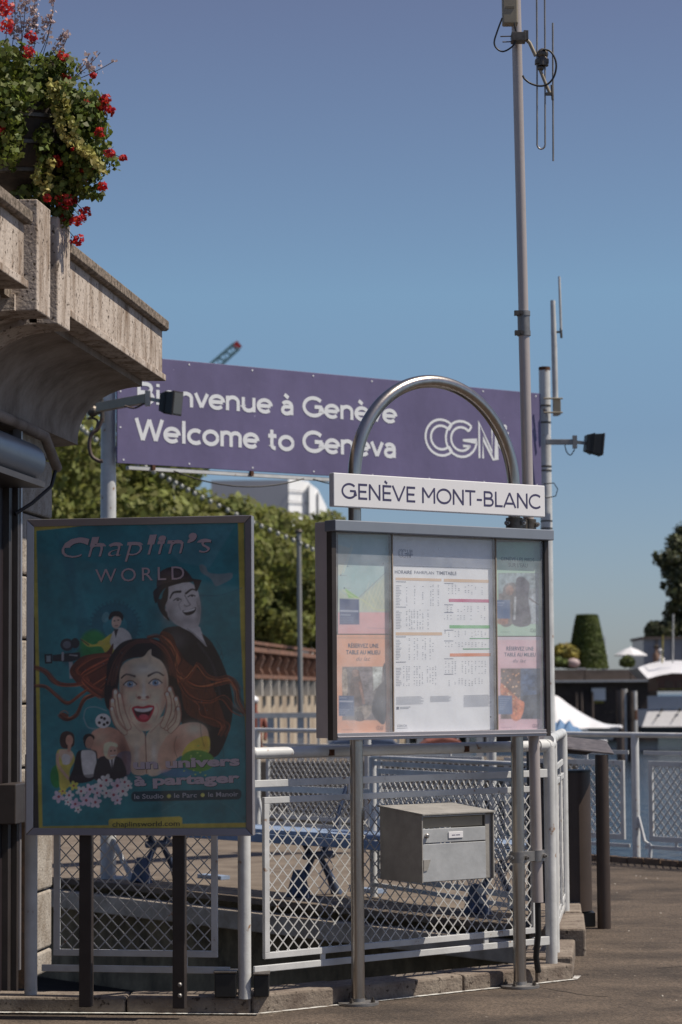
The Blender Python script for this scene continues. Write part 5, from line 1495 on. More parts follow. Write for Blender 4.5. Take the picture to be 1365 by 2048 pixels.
def potext(txt, x0, y0, x1, cap, c=(214, 190, 196), bold=0.0, lift=-0.003, shear=0.0, shadow=True, slope=-0.018, spacing=1.0, name='lettering'):
    a = q(*ZP(x0, y0)) ; b = q(*ZP(x1, y0 + slope * (x1 - x0))); h = (q(*ZP(x0, y0 - cap)) - a).length
    ux = (b - a).normalized(); uy = pn.cross(ux) * -1
    if uy.z < 0: uy = -uy
    if shadow:
        mb = MB(); mb.text(txt, a + pn * (lift - 0.0012) + pu * 0.0022 - Z * 0.0022, ux, uy, h=h, w=(b - a).length, bold=bold, thick=0.0003, shear=shear, spacing=spacing)
        mb.build(name + '_shadow_print', mat('ink_deep_teal', lin((14, 50, 60)), 0.6, var=0.05), po)
    mb = MB(); mb.text(txt, a + pn * lift, ux, uy, h=h, w=(b - a).length, bold=bold, thick=0.0003, shear=shear, spacing=spacing)
    return mb.build(name, mat('ink_%d_%d_%d' % tuple(c), lin(c), 0.6, var=0.05), po)
# headline: heavy upper halves over thin outlines
def split_title():
    a = q(*ZP(256, 318)); b = q(*ZP(1074, 286)); cap = (q(*ZP(256, 210)) - a).length
    ux = (b - a).normalized(); uy = Z - ux * Z.dot(ux); uy.normalize()
    for lift, dx, mt in ((-0.0042, 0.0025, mat('ink_deep_teal', lin((14, 50, 60)))), (-0.003, 0.0, mat('ink_title_pink', lin((216, 190, 194)), 0.6))):
        for part in ('top', 'low'):
            mb = MB(); mb.text('Chaplin’s', a + pn * lift + pu * dx - Z * dx, ux, uy, h=cap, w=(b - a).length, bold=0.052 if part == 'top' else -0.014, thick=0.0003, shear=0.22, spacing=1.12)
            me = mb.build('title_lettering', mt, po)
            import bmesh
            bm = bmesh.new(); bm.from_mesh(me.data)
            co = a + uy * cap * 0.52 - world_loc(po)
            bmesh.ops.bisect_plane(bm, geom=bm.verts[:] + bm.edges[:] + bm.faces[:], plane_co=co, plane_no=uy, clear_inner=(part == 'top'), clear_outer=(part == 'low'))
            bm.to_mesh(me.data); bm.free()
split_title()
potext('WORLD', 440, 450, 926, 76, (214, 188, 194), bold=0.0, spacing=1.35, slope=-0.036)
potext('un univers', 646, 1468, 1228, 52, (214, 200, 210), bold=0.045, slope=-0.036)
potext('à partager', 652, 1560, 1228, 52, (214, 200, 210), bold=0.045, slope=-0.036)
potext('le Studio', 652, 1632, 812, 27, (190, 196, 206), bold=0.012, shadow=False, slope=-0.02)
potext('le Parc', 870, 1626, 994, 27, (190, 196, 206), bold=0.012, shadow=False, slope=-0.02)
potext('le Manoir', 1056, 1621, 1220, 27, (190, 196, 206), bold=0.012, shadow=False, slope=-0.02)
potext('chaplinsworld.com', 532, 1784, 900, 28, (60, 70, 40), bold=0.005, shadow=False, slope=-0.014)
mb = MB(); mb.boxb(pp(x0p + fwd_ - 0.001, z0p + fwd_ - 0.001, -0.0005), pu * (x1p - x0p - 2 * fwd_ + 0.002), pn * 0.002, Z * (z1p - z0p - 2 * fwd_ + 0.002)); mb.build('cover_glass', m_pglass, PB)

# ================================================================== WELCOME SIGN on two poles
YL, YR = 19.8, 22.6
bL, bR = at(235, 926, YL), at(1084, 981, YR)
ub = Vector((bR.x - bL.x, bR.y - bL.y, 0)); LBn = ub.length; ub.normalize(); nb = Vector((ub.y, -ub.x, 0))
zb0, zb1 = bL.z, at(235, 709, YL).z
WS = thing('welcome_sign', 'long violet welcome sign panel strung between two white poles behind the boards', 'sign', (bL.x, bL.y, zb0))
BO = Vector((bL.x, bL.y, 0))
mb = MB(); mb.boxb(BO + Z * zb0, ub * LBn, -nb * 0.02, Z * (zb1 - zb0)); mb.build('sign_panel', m_banner, WS, bevel=0.003)
mb = MB(); mb.boxb(BO + Z * (zb0 - 0.045) + ub * 0.12 - nb * 0.01, ub * (LBn - 0.2), -nb * 0.05, Z * 0.03)
mb.build('lower_frame_rail', m_white, WS)
mb = MB()
for i in range(5):
    p = BO + ub * (0.35 + i * 1.0) + Z * (zb0 - 0.022) ; mb.cbox(p, ub, nb, Z, 0.03, 0.03, 0.04)
mb.build('rail_clip', m_rust, WS)
mb = MB()
for i in range(8):
    for z_ in (zb0 + 0.03, zb1 - 0.03): mb.lathe(BO + ub * (0.06 + i * (LBn - 0.12) / 7) + Z * z_ + nb * 0.0005, [(0.008, 0), (0.008, 0.003)], 10, nb)
for z_ in (zb0 + .3, zb0 + .6): mb.lathe(BO + ub * 0.03 + Z * z_ + nb * 0.0005, [(0.008, 0), (0.008, 0.003)], 10, nb)
mb.build('rivet', m_bantext, WS)
ZB3 = lambda x, y: (220 + x / 1.551, 680 + y / 1.551)
def bhit(x, y): return hit(*ZB3(x, y), BO + nb * 0.001, nb)
def btext(txt, x0, y0, x1, y1, cap_px, bold):
    a, b = bhit(x0, y0), bhit(x1, y1); h = (bhit(x0, y0 - cap_px) - a).length
    mb = MB(); stroke_text(mb, txt, a + nb * 0.001, ub, Z, h, (b - a).dot(ub), wd=0.185); mb.build('lettering', m_bantext, WS)
btext('Bienvenue à Genève', 86, 196, 889, 263, 66, 0.018)
btext('Welcome to Geneva', 83, 312, 889, 370, 70, 0.018)
a = bhit(980, 355); h = (bhit(980, 243) - a).length
mb = MB(); logo(mb, a, ub * 1.12, Z, h, 0.023); mb.build('logo', m_bantext, WS)
mb = MB()
for x0, x1, d_ in ((0.55, 1.9, 0.10), (2.0, 3.0, .05)):
    mb.tube([BO + ub * (x0 + (x1 - x0) * f) + Z * (zb0 - 0.04 - d_ * 4 * f * (1 - f)) + nb * 0.01 for f in np.linspace(0, 1, 10)], 0.006, 6)
mb.build('cable', m_cable, WS)

def pole(name, label, px, Y, ztop, r, jz):
    p = at(px, 1380, Y); p.z = 0
    t_ = thing(name, label, 'pole', p, 'white poles carrying the welcome sign')
    mb = MB(); mb.tube([p, p + Z * jz], r * 1.04, 20); mb.build('lower_tube', m_white, t_, smooth=40)
    mb = MB(); mb.tube([p + Z * (jz - 0.01), p + Z * ztop], r, 20); mb.build('upper_tube', m_white, t_, smooth=40)
    mb = MB(); mb.lathe(p + Z * ztop, [(r * 1.03, -0.02), (r * 1.03, 0.012), (r * 0.9, 0.014)], 20); mb.build('cap', m_rust, t_, smooth=40)
    return t_, p
pL, PLp = pole('sign_pole', 'white pole at the left end of the violet welcome sign, beside the concrete ledge', 217, 19.9, 4.72, 0.062, 3.34)
pR, PRp = pole('sign_pole', 'white rust-stained pole at the right end of the violet welcome sign', 1098, 22.7, 4.58, 0.054, 3.35)
mb = MB()
for z_ in (zb0 + 0.12, zb1 - 0.1):
    mb.cbox(PLp + Z * z_ + Vector((0.075, 0, 0)), (1, 0, 0), (0, 1, 0), (0, 0, 1), 0.06, 0.03, 0.05)
mb.build('clamp', m_white, pL)
mb = MB(); mb.tube([PLp + Vector((0, 0, 0.0)), PLp + Vector((0.12, -0.1, 0.0)), PLp + Vector((0.3, -.25, 0.005))], 0.03, 8); mb.tube([PLp + Vector((0.02, 0, 0.35)), PLp + Vector((0.22, -.2, 0.0))], 0.022, 10); mb.build('foot_brace', m_white, pL, smooth=40)
mb = MB()
for z_ in (4.22, 4.06, 3.64, 3.60, 3.05, 3.12): mb.lathe(PRp + Z * z_, [(0.057, -0.008), (0.057, 0.008)], 20)
mb.build('strap', m_bolt, pR)
def pr(px, py, dy=0.0): return at(px, py, 22.6 + dy)
AT = thing('rod_antenna', 'thin grey rod antenna clamped to the top of the right white pole', 'antenna', pr(1107, 835))
mb = MB(); mb.tube([pr(1112, 832), pr(1109, 700), pr(1106, 601)], [0.028, 0.028, 0.024], 12); mb.build('tube', m_lattice, AT, smooth=40)
mb = MB(); mb.tube([pr(1122.5, 660), pr(1119, 553)], 0.012, 8); mb.build('whip', m_lattice, AT, smooth=40)
mb = MB(); mb.tube([pr(1104, 664), pr(1122, 664)], 0.01, 8); mb.tube([pr(1122, 656), pr(1123.5, 676)], 0.012, 8); mb.build('whip_clip', m_bolt, AT)
mb = MB(); mb.cbox(pr(1114, 813), (1, 0, 0), (0, 1, 0), (0, 0, 1), 0.07, 0.08, 0.16); 
for y_ in (797, 825): mb.tube([pr(1088, y_, -.07), pr(1126, y_, -.07)], 0.009, 8)
mb.build('clamp', m_beige, AT, bevel=0.004)
# floodlights
def floodlight(label, base, knee, head, aim, sz, arm_mat, arm_w):
    t_ = thing('floodlight', label, 'floodlight', base, 'floodlights on the sign poles')
    aim = Vector(aim).normalized(); sd = Vector((-aim.y, aim.x, 0)).normalized(); upv = sd.cross(aim)
    if upv.z < 0: upv = -upv
    mb = MB(); mb.bar(base, knee, arm_w, arm_w * .8, Z); mb.build('arm', arm_mat, t_, bevel=0.004)
    mb = MB(); mb.bar(knee, head - aim * 0.0, 0.03, 0.02, Z); mb.cbox(knee, (1, 0, 0), (0, 1, 0), (0, 0, 1), 0.04, 0.06, 0.12); mb.build('yoke', m_dullsteel, t_)
    w_, h_, d_ = sz
    f = [head + sd * (sx * w_ / 2) + upv * (sz_ * h_ / 2) + aim * d_ * .45 for sx, sz_ in ((-1, -1), (1, -1), (1, 1), (-1, 1))]
    b = [head + sd * (sx * w_ * .4) + upv * (sz_ * h_ * .38) - aim * d_ * .55 for sx, sz_ in ((-1, -1), (1, -1), (1, 1), (-1, 1))]
    mb = MB(); mb.add(b + f, [(0, 3, 2, 1), (4, 5, 6, 7), (0, 1, 5, 4), (1, 2, 6, 5), (2, 3, 7, 6), (3, 0, 4, 7)])
    for i in range(5):
        c = head - aim * (d_ * (.1 + .09 * i)); mb.cbox(c, sd, aim, upv, w_ * (.96 - .04 * i), .008, h_ * (.98 - .05 * i))
    mb.build('lamp_housing', m_black, t_, bevel=0.003)
    mb = MB(); mb.cbox(head + aim * (d_ * .45 + .006), sd, aim, upv, w_ * 1.04, .016, h_ * 1.04); mb.build('front_frame', m_darkframe, t_, bevel=0.003)
    mb = MB(); mb.cbox(head + aim * (d_ * .45 + .0155), sd, aim, upv, w_ * .9, .003, h_ * .9); mb.build('lamp_glass', mat('dark_lamp_glass', (.08, .085, .09), .08, var=.1), t_)
    return t_
fl = floodlight('black floodlight on a long beige arm in front of the word Bienvenue', at(198, 815, 19.6), at(296, 797, 19.0), at(341, 806, 18.9), (0.95, -.55, -.12), (0.13, 0.185, 0.13), m_beige, 0.075)
mb = MB(); mb.cbox(at(197, 812, 19.75), (1, 0, 0), (0, 1, 0), (0, 0, 1), 0.08, .12, .13); mb.ball(at(186, 822, 19.7), 0.05, 10, 8); mb.tube([at(205, 806, 19.7), at(205, 845, 19.7)], 0.02, 8); mb.build('pole_clamp', m_bolt, fl)
mb = MB()
mb.tube([at(x, y, 19.6) for x, y in smooth_path([(205, 836), (196, 858), (184, 868), (179, 890), (184, 912), (198, 922), (206, 922)])], 0.016, 8)
mb.tube([at(x, y, 19.7) for x, y in smooth_path([(176, 838), (186, 836), (196, 844), (190, 866)])], 0.010, 8); mb.tube([at(x, y, 19.0) for x, y in smooth_path([(250, 812), (270, 816), (290, 806)])], 0.008, 6)
mb.build('cable', mat('brown_cable', (.09, .06, .05), .6, var=.3, scale=20), fl, smooth=60)
fr_l = floodlight('black floodlight on a short arm of the right white pole, facing right', pr(1092, 884, -.1), pr(1150, 884, -.1), pr(1188, 888, -.1), (0.96, 0.12, -0.1), (0.17, 0.20, 0.15), m_dullsteel, 0.05)
mb = MB(); mb.tube([pr(x, y, -.1) for x, y in smooth_path([(1130, 890), (1134, 904), (1142, 910), (1150, 898)])], 0.005, 6); mb.build('cable', m_cable, fr_l)
mb = MB(); mb.tube([pr(x, y, -.1) for x, y in [(1088, 968), (1108, 966), (1116, 978), (1112, 992), (1094, 996), (1086, 988)]] , 0.005, 6); mb.build('cable_loop', m_cable, pR)

# ================================================================== BIN
BN = thing('litter_bin', 'dark brown litter bin with a slanted scratched metal lid behind the white corner fence', 'bin', (1.5, 15.5, 0))
mb = MB()
P0 = ground_at(1209, 1857)
mb.tube([P0, Vector((P0.x, P0.y, 1.10))], 0.043, 20); mb.build('post', m_bin, BN, smooth=40)
mb = MB(); mb.tube([(P0.x - 0.42, P0.y + 0.25, 0), (P0.x - 0.42, P0.y + 0.25, 1.14)], 0.043, 20); mb.build('post', m_bin, BN, smooth=40)
bx0, bx1 = P0.x - 0.345, P0.x - 0.075
mb = MB(); mb.tube([((bx0 + bx1) / 2, P0.y + 0.20, 0.10), ((bx0 + bx1) / 2, P0.y + 0.20, 0.99)], 0.155, 28); mb.build('body', m_bin, BN, smooth=40)
mb = MB(); mb.tube([((bx0 + bx1) / 2, P0.y + 0.20, 0.985), ((bx0 + bx1) / 2, P0.y + 0.20, 1.0)], 0.16, 28); mb.build('rim', m_black, BN, smooth=40)
mb = MB(); mb.box(bx0, bx1 + 0.03, P0.y + 0.1, P0.y + 0.32, 0.004, 0.09); mb.build('base', m_black, BN)
mb = MB(); mb.prism([(P0.x - 0.46, P0.y - 0.03, 1.16), (P0.x + 0.075, P0.y - 0.03, 1.10), (P0.x + 0.075, P0.y + 0.40, 1.17), (P0.x - 0.46, P0.y + 0.40, 1.23)], (0, 0, 0.012)); mb.build('lid', m_binlid, BN, bevel=0.003)
mb = MB(); mb.prism([(P0.x - 0.1, P0.y, 1.10), (P0.x - 0.46, P0.y, 1.13), (P0.x - 0.46, P0.y, 1.2), (P0.x - 0.05, P0.y, 1.12)], (0, 0.04, 0)); mb.build('lid_bracket', m_bin, BN)

# black boxes at the foot of the fence post
for i, (x0_, x1_, y_, z_) in enumerate(((431, 474, 1996, .11), (509, 539, 1990, .10))):
    a = at(x0_, 1996, 11.5); b = at(x1_, 1996, 11.5)
    nm = ['low black plastic box on the kerb left of the white post', 'low black plastic box on the kerb right of the white post'][i]
    t_ = thing('ballast_box', nm, 'box', ((a.x + b.x) / 2, 11.5, 0.08), 'small black boxes at the fence foot')
    mb = MB(); mb.box(a.x, b.x, 11.44, 11.56, .08, .08 + z_); mb.build('body', m_black, t_, bevel=.004)
    mb = MB(); mb.box(a.x - .004, b.x + .004, 11.435, 11.565, .081 + z_, .09 + z_); mb.build('lid', m_bolt, t_, bevel=.003)

# ================================================================== BENCH on the platform
b0, b1 = Vector((-1.9, 19.75, 0)), Vector((1.28, 16.05, 0))
bdv = (b1 - b0).normalized(); bnv = Vector((-bdv.y, bdv.x, 0))
if bnv.y < 0: bnv = -bnv
BB = thing('bench', 'long blue slatted bench with navy cast iron legs on the landing platform', 'bench', b0.lerp(b1, .5))
for i in range(4):
    mb = MB(); mb.boxb(b0 + bnv * (0.02 + i * 0.105) + Z * 0.455, b1 - b0, bnv * 0.09, Z * 0.03); mb.build('slat', m_blue, BB, bevel=.004)
mb = MB(); mb.boxb(b0 - bnv * 0.006 + Z * 0.385, b1 - b0, bnv * 0.02, Z * 0.066); mb.build('apron', m_blue, BB, bevel=.004)
for px_, by in ((325, 1762), (652, 1790), (1016, 1822)):
    f = ground_at(px_, by); s = (f - b0).dot(bdv); c = b0 + bdv * s
    mb = MB()
    mb.tube([c + bnv * 0.0, c + bnv * 0.06 + Z * 0.12, c + bnv * 0.16 + Z * 0.28, c + bnv * 0.05 + Z * 0.45], [0.045, 0.03, 0.024, 0.03], 10)
    mb.tube([c + bnv * 0.40, c + bnv * 0.34 + Z * 0.12, c + bnv * 0.24 + Z * 0.28, c + bnv * 0.36 + Z * 0.45], [0.045, 0.03, 0.024, 0.03], 10)
    mb.tube([c + bnv * 0.08 + Z * 0.3, c + bnv * 0.36 + Z * 0.3], 0.03, 8)
    mb.prism([c - bdv * 0.12, c + bdv * 0.12, c + bdv * 0.03 + Z * 0.2, c - bdv * 0.03 + Z * 0.2], bnv * 0.05)
    mb.build('leg', m_navy, BB, smooth=50)
    mb = MB(); mb.tube([c + bnv * 0.36 + Z * 0.44, c + bnv * 0.42 + Z * 0.6, c + bnv * 0.50 + Z * 0.80], 0.016, 8); mb.build('back_upright', m_navy, BB, smooth=50)
mb = MB(); mb.boxb(b0 + bnv * 0.50 + Z * 0.74, b1 - b0, bnv * 0.02, Z * 0.05); mb.build('back_slat', m_lattice, BB)
# slim blue planks lying beside the bench feet
for px_, py_ in ((395, 1756), (700, 1783)):
    c = ground_at(px_, py_); o = MB(); o.boxb(c + Z * 0.002, bdv * 0.32, bnv * 0.09, Z * 0.03)
    ob = o.build('foot_plate', m_blue, BB)

# ================================================================== FLOWER BASKET on the terrace pier
YF = 10.9
def pf(px, py, dy=0.0): return at(px, py, YF + dy)
fc = pf(35, 290)
FB = thing('flower_basket', 'overflowing flower basket with red geraniums and pale tall stems above the concrete ledge', 'flower basket', F(-2.9, 10.75, 3.62))
base = F(-2.9, 10.75, 3.62); pc = Vector((fc.x, fc.y + 0.12, 0))
mb = MB(); mb.tube([(pc.x, pc.y, 3.55), (pc.x, pc.y, 3.95)], 0.05, 12); mb.build('pedestal', m_bin, FB, smooth=40)
mb = MB()
prof = [(0.10, 3.84), (0.19, 3.87), (0.245, 3.95), (0.27, 4.08), (0.285, 4.20), (0.26, 4.205)]
mb.lathe((pc.x, pc.y, 0), [(r, h) for r, h in prof], 36)
pot = mb.build('pot', m_pot, FB, smooth=50)
mb = MB()
for h, r in ((3.90, .215), (4.02, .262), (4.14, .283)): mb.lathe((pc.x, pc.y, 0), [(r, h - .012), (r + .006, h - .008), (r + .006, h + .008), (r, h + .012)], 36)
mb.build('band', m_bolt, pot, smooth=40)
gR = np.random.default_rng(21)
def blobs_px(lst): return [(np.array(pf(x, y, dy)), (rx / 440, rd, ry / 440)) for x, y, rx, ry, rd, dy in lst]
lv = blobs_px([(-60, 160, 90, 80, .3, .2), (20, 140, 80, 50, .28, .1), (90, 175, 70, 55, .25, .1), (140, 215, 55, 60, .22, 0), (170, 260, 50, 55, .2, 0), (150, 310, 45, 50, .18, 0),
               (165, 345, 40, 45, .16, 0), (190, 320, 32, 40, .14, 0), (185, 220, 34, 40, .14, 0), (115, 135, 45, 30, .16, 0), (100, 400, 50, 45, .16, 0.05), (60, 410, 50, 40, .16, .05),
               (130, 385, 35, 40, .14, 0), (30, 230, 25, 60, .1, -.22), (-20, 260, 60, 70, .15, -.15), (20, 300, 30, 40, .08, -.22), (125, 430, 18, 30, .1, 0), (90, 300, 20, 60, .08, -.15), (60, 200, 50, 40, .15, -.1), (0, 195, 60, 40, .15, -.15)])
P_, N_ = blob_points(lv, 8600, gR, 0.25)
leaf_mesh('foliage', P_, 0.029, m_leaf, FB, N_, aspect=0.95, kind='stuff', seed=3)
# loose sprigs reaching out of the mass
sp = []
for x0, y0, x1, y1, c_ in ((180, 190, 200, 195, 14), (205, 290, 235, 330, 30), (150, 380, 165, 390, 20), (195, 300, 215, 300, 18), (180, 390, 200, 395, 20), (170, 170, 195, 150, 10), (110, 440, 140, 450, 20), (160, 380, 200, 390, 26), (40, 200, 60, 290, 40)):
    for _ in range(c_):
        f = gR.random(); sp.append(pf(x0 + (x1 - x0) * f + gR.normal() * 6, y0 + (y1 - y0) * f + gR.normal() * 8, gR.normal() * .04))
leaf_mesh('sprig_leaves', np.array([tuple(p) for p in sp]), 0.027, m_leaf, FB, None, kind='stuff', seed=5)
yl = []
for pth in ([(105, 165), (112, 200), (115, 240), (130, 275), (165, 300), (190, 320), (205, 345)], [(100, 190), (118, 225), (118, 250)], [(125, 200), (140, 240), (160, 290), (180, 310)], [(105, 320), (98, 350), (88, 385)], [(80, 330), (75, 350), (72, 358)], [(15, 190), (20, 220), (12, 235)], [(110, 170), (125, 190), (135, 215)]):
    S = Ink.spline(pth, False, 10)
    for x, y in S:
        for _ in range(4): yl.append(pf(x + gR.normal() * 5, y + gR.normal() * 4, -.17 + gR.normal() * .02))
leaf_mesh('trailing_leaves', np.array([tuple(p) for p in yl]), 0.024, m_leafy, FB, None, kind='stuff', seed=6)
def petals(cen, r, nb_, sz, g):
    d = g.normal(size=(nb_, 3)); d /= np.linalg.norm(d, axis=1)[:, None]
    return np.array(cen) + d * r * (0.35 + 0.65 * g.random(nb_) ** .5)[:, None] * np.array([1, 1, .85]), d
heads = [(12, 18, 22), (14, 52, 18), (62, 74, 14), (58, 104, 15), (127, 112, 13), (130, 158, 14), (187, 151, 7), (212, 198, 12), (205, 213, 12), (221, 222, 12), (172, 238, 9), (200, 264, 12),
         (147, 276, 11), (114, 322, 13), (168, 337, 16), (219, 306, 12), (246, 316, 8), (184, 330, 9), (205, 374, 11), (130, 402, 20), (143, 400, 12), (170, 425, 14), (152, 441, 14), (165, 437, 10), (154, 480, 16),
         (8, 245, 13), (4, 262, 10), (95, 396, 9), (75, 425, 12), (160, 320, 8), (58, 410, 9), (125, 436, 7), (195, 205, 9), (172, 205, 9), (150, 302, 8), (2, 4, 14), (165, 362, 8)]
for i, (x, y, r) in enumerate(heads):
    c = pf(x, y, -.2 + .12 * abs(math.sin(i * 2.3)) - (0.06 if x < 120 else -0.06))
    pts, d = petals(c, r / 440 * .95, int(14 + r * 2.6), 0, gR)
    leaf_mesh('flower_head', pts, 0.018, m_red, FB, d, seed=40 + i)
    if x > 195 or y > 395:
        mb = MB(); mb.tube([c, c + Vector((-.05, .05, .03 if y < 390 else .06))], 0.0018, 5); mb.build('flower_stem', m_leaf, FB)
# tall gaura stems with pale flowers
mb = MB(); wf = []
for x0, y0, x1, y1, fl_ in ((20, 120, 28, -20, 12), (35, 130, 50, -30, 16), (50, 120, 70, -10, 20), (60, 130, 72, 20, 16), (75, 120, 104, 25, 14), (80, 130, 108, -10, 8), (85, 130, 128, 62, 10), (95, 130, 134, 75, 6), (130, 170, 200, 105, 4), (140, 165, 228, 122, 6),
                            (135, 168, 178, 108, 4), (10, 110, 5, -30, 10), (40, 120, 36, 10, 12), (-20, 110, -30, -40, 8), (100, 140, 120, 95, 6)):
    p = [pf(x0 + (x1 - x0) * f + 6 * math.sin(f * 3), y0 + (y1 - y0) * f, 0.03) for f in np.linspace(0, 1, 7)]
    mb.tube(p, 0.0019, 5)
    for _ in range(fl_):
        f = 0.35 + .65 * gR.random(); c = pf(x0 + (x1 - x0) * f + gR.normal() * 4, y0 + (y1 - y0) * f + gR.normal() * 4, 0.03)
        for _ in range(4): wf.append(tuple(c + Vector(gR.normal(size=3) * .009)))
mb.build('tall_stems', m_stem, FB)
leaf_mesh('pale_blossom', np.array(wf), 0.019, m_pink, FB, None, kind='stuff', seed=9)

# ================================================================== PROMENADE, left background
def Fp(x0, y, z): return Vector((x0 + FS * y, y, z))
mb = MB(); mb.prism([Fp(-11.6, 30, 2.1), Fp(-60, 30, 2.1), Fp(-60, 170, 2.1), Fp(-11.6, 170, 2.1)], (0, 0, -0.4)); structure(mb, 'promenade', mat('promenade_asphalt', (.12, .11, .10), .9, var=.2, scale=.5))
PW = thing('promenade_wall', 'stone promenade wall with terracotta balustrade brackets beneath the trees', 'wall', Fp(-11.3, 60, -1))
m_terra = mat('terracotta_balustrade', (0.225, 0.115, 0.075), 0.85, col2=(0.13, 0.07, 0.05), scale=2.5, bump=.01, bscale=12)
m_prwall = mat('shadow_streaked_promenade_stone', (0.46, 0.39, 0.30), 0.9, col2=(0.24, 0.18, 0.13), scale=1.4, stretch=(1, 1, .3), bump=.01, bscale=9)  # vertical noise streaks put shadow streaks into the stone colour
mb = MB(); fprism(mb, [(-11.3, -1.2), (-11.3, 1.72), (-11.7, 1.72), (-11.7, -1.2)], 55, 170); mb.build('stone_wall', m_prwall, PW)
mb = MB(); fprism(mb, [(-11.05, 1.98), (-11.05, 2.10), (-11.7, 2.10), (-11.7, 1.98)], 55, 170); mb.build('lower_ledge', m_terra, PW)
mb = MB(); fprism(mb, [(-11.0, 2.76), (-11.0, 2.90), (-11.35, 2.90), (-11.35, 2.76)], 55, 170); mb.build('top_rail', m_terra, PW)
mb = MB(); mb.prism([(-11.05, 0, 2.76), (-10.98, 0, 2.60), (-11.10, 0, 2.3), (-11.02, 0, 2.11), (-11.3, 0, 2.11), (-11.3, 0, 2.76)], (0, 1.0, 0))
br = mb.build('bracket', m_terra, PW, local=True)
mb = MB(); mb.box(-11.3, -11.04, 0, .75, 1.45, 1.97)
cb_ = mb.build('corbel', mat('pale_corbel_stone', (.60, .56, .50), .9, var=.2, scale=3), PW, local=True)
br_z = Fp(-11.3, 60, -1)
i = 0
for y in np.arange(62, 128, 1.75):
    for first, kk in ((br, 0.0), (cb_, 0.0)):
        c = first if (i == 0 and kk == 0.0) else first.copy()
        if c is not first: COL.objects.link(c)
        c.parent = PW
        c.location = Vector((FS * (y + kk), y + kk, 0)) - br_z
    i += 1

def make_tree(name, label, cat_, base, h_trunk, blobs, nleaf, lsize, lmat, group=None, trunk_r=.25, seed=1, lean=(0, 0), shell=.5):
    t_ = thing(name, label, cat_, base, group)
    g_ = np.random.default_rng(seed); b_ = Vector(base)
    mb = MB(); top = b_ + Vector((lean[0], lean[1], h_trunk))
    mb.tube([b_, b_.lerp(top, .5) + Vector((.06, 0, 0)), top], [trunk_r * 1.25, trunk_r, trunk_r * .8], 12)
    mb.build('trunk', m_bark, t_, smooth=50)
    mb = MB()
    for c, r_ in blobs[:9]:
        c = Vector(tuple(c)); mb.tube([top - Z * .3, top.lerp(c, .5) + Z * .15, c], [trunk_r * .5, trunk_r * .28, trunk_r * .1], 7)
    mb.build('limbs', m_bark, t_, smooth=50)
    P, Nn = blob_points(blobs, nleaf, g_, shell)
    leaf_mesh('crown', P, lsize, lmat, t_, Nn, seed=seed)
    return t_
words_ = ['dense plane tree rising beside the stone corner, nearest of the promenade row', 'plane tree behind the left white sign pole', 'plane tree under the left half of the violet sign', 'plane tree behind the poster board right corner, before the wrapped building',
          'plane tree between the poster board and the thin lamp post', 'plane tree with its dark trunk beside the thin grey lamp post', 'plane tree partly hidden by the notice board left side', 'farthest plane tree of the promenade row behind the notice board']
for i, y in enumerate((55, 64.5, 74, 84, 93.5, 101.5, 111, 121)):
    g_ = np.random.default_rng(100 + i)
    b = Fp(-14.4 + g_.uniform(-.2, .2), y, 2.1)
    bl = []
    for _ in range(30):
        a = g_.uniform(0, 6.28); rr_ = 3.9 * math.sqrt(g_.random()); zz = g_.uniform(1.5, 6.05)
        lim = 3.9 * (1 - max(0, (zz - 4.2) / 2.6) ** 2) ** .5 if zz > 4.2 else 3.9
        rr_ = min(rr_, lim)
        bl.append((np.array([b.x + rr_ * math.cos(a), b.y + rr_ * 1.1 * math.sin(a), b.z + zz]), tuple(np.array([1, 1, .75]) * g_.uniform(.75, 1.25))))
    make_tree('plane_tree', words_[i], 'tree', b, 2.6, bl, 17000, .20, m_plane, 'plane trees along the promenade', .28, 200 + i)
TR = thing('street_railing', 'thin pinkish street railing above the terracotta balustrade under the trees', 'railing', Fp(-11.9, 60, 2.1))
mb = MB(); fprism(mb, [(-11.9, 3.10), (-11.9, 3.20), (-12.0, 3.20), (-12.0, 3.10)], 60, 130); mb.build('rail', m_terra, TR)
for y in np.arange(62, 128, 3.5):
    mb = MB(); mb.boxb(Fp(-11.95, y, 2.1), (.12, 0, 0), (0, .12, 0), (0, 0, 1.02)); mb.build('post', m_terra, TR)
# lamp posts and string of bulbs
m_grey = mat('grey_lamp_post', (.30, .30, .29), .5, .3, var=.15, scale=3)
for px_, y, top_py, lb in ((348, 63, 930, 'thin grey lamp post in front of the trees under the violet sign'), (601, 50, 1066, 'thin grey lamp post between the poster board and the notice board')):
    p = at(px_, 1360, y); p.z = -.9 if px_ > 500 else 0.0
    tp = at(px_ - 3, top_py, y)
    t_ = thing('lamp_post', lb, 'lamp post', p, 'lamp posts along the promenade')
    mb = MB(); mb.tube([p, Vector((p.x, p.y, 1.55)), Vector((tp.x, tp.y, tp.z))], [.075, .055, .05] if px_ > 500 else [.085, .07, .06], 12); mb.build('shaft', m_grey, t_, smooth=40)
    mb = MB(); mb.ball((tp.x, tp.y, tp.z + .03), .09, 10, 7, (1, 1, .5)); mb.build('cap', m_bolt, t_, smooth=60)
SL = thing('string_lights', 'sagging string of small pale bulbs crossing in front of the trees', 'string lights', at(330, 950, 42))
cp = Ink.spline([(150, 838), (180, 866), (240, 905), (330, 950), (400, 988), (505, 1040), (600, 1082), (660, 1112), (740, 1140)], False, 14)
yd = np.linspace(38, 47, len(cp))
pts = [at(x, y, d_) for (x, y), d_ in zip(cp, yd)]
mb = MB(); mb.tube(pts, .012, 6); mb.build('cable', m_cable, SL)
ln = 0; mb0 = MB(); mb0.ball((0, 0, 0), .04, 8, 6, (1, 1, 1.2)); bulb = mb0.build('bulb', mat('pale_glass_bulb', (.36, .37, .33), .3, var=.1), SL, local=True, smooth=60)
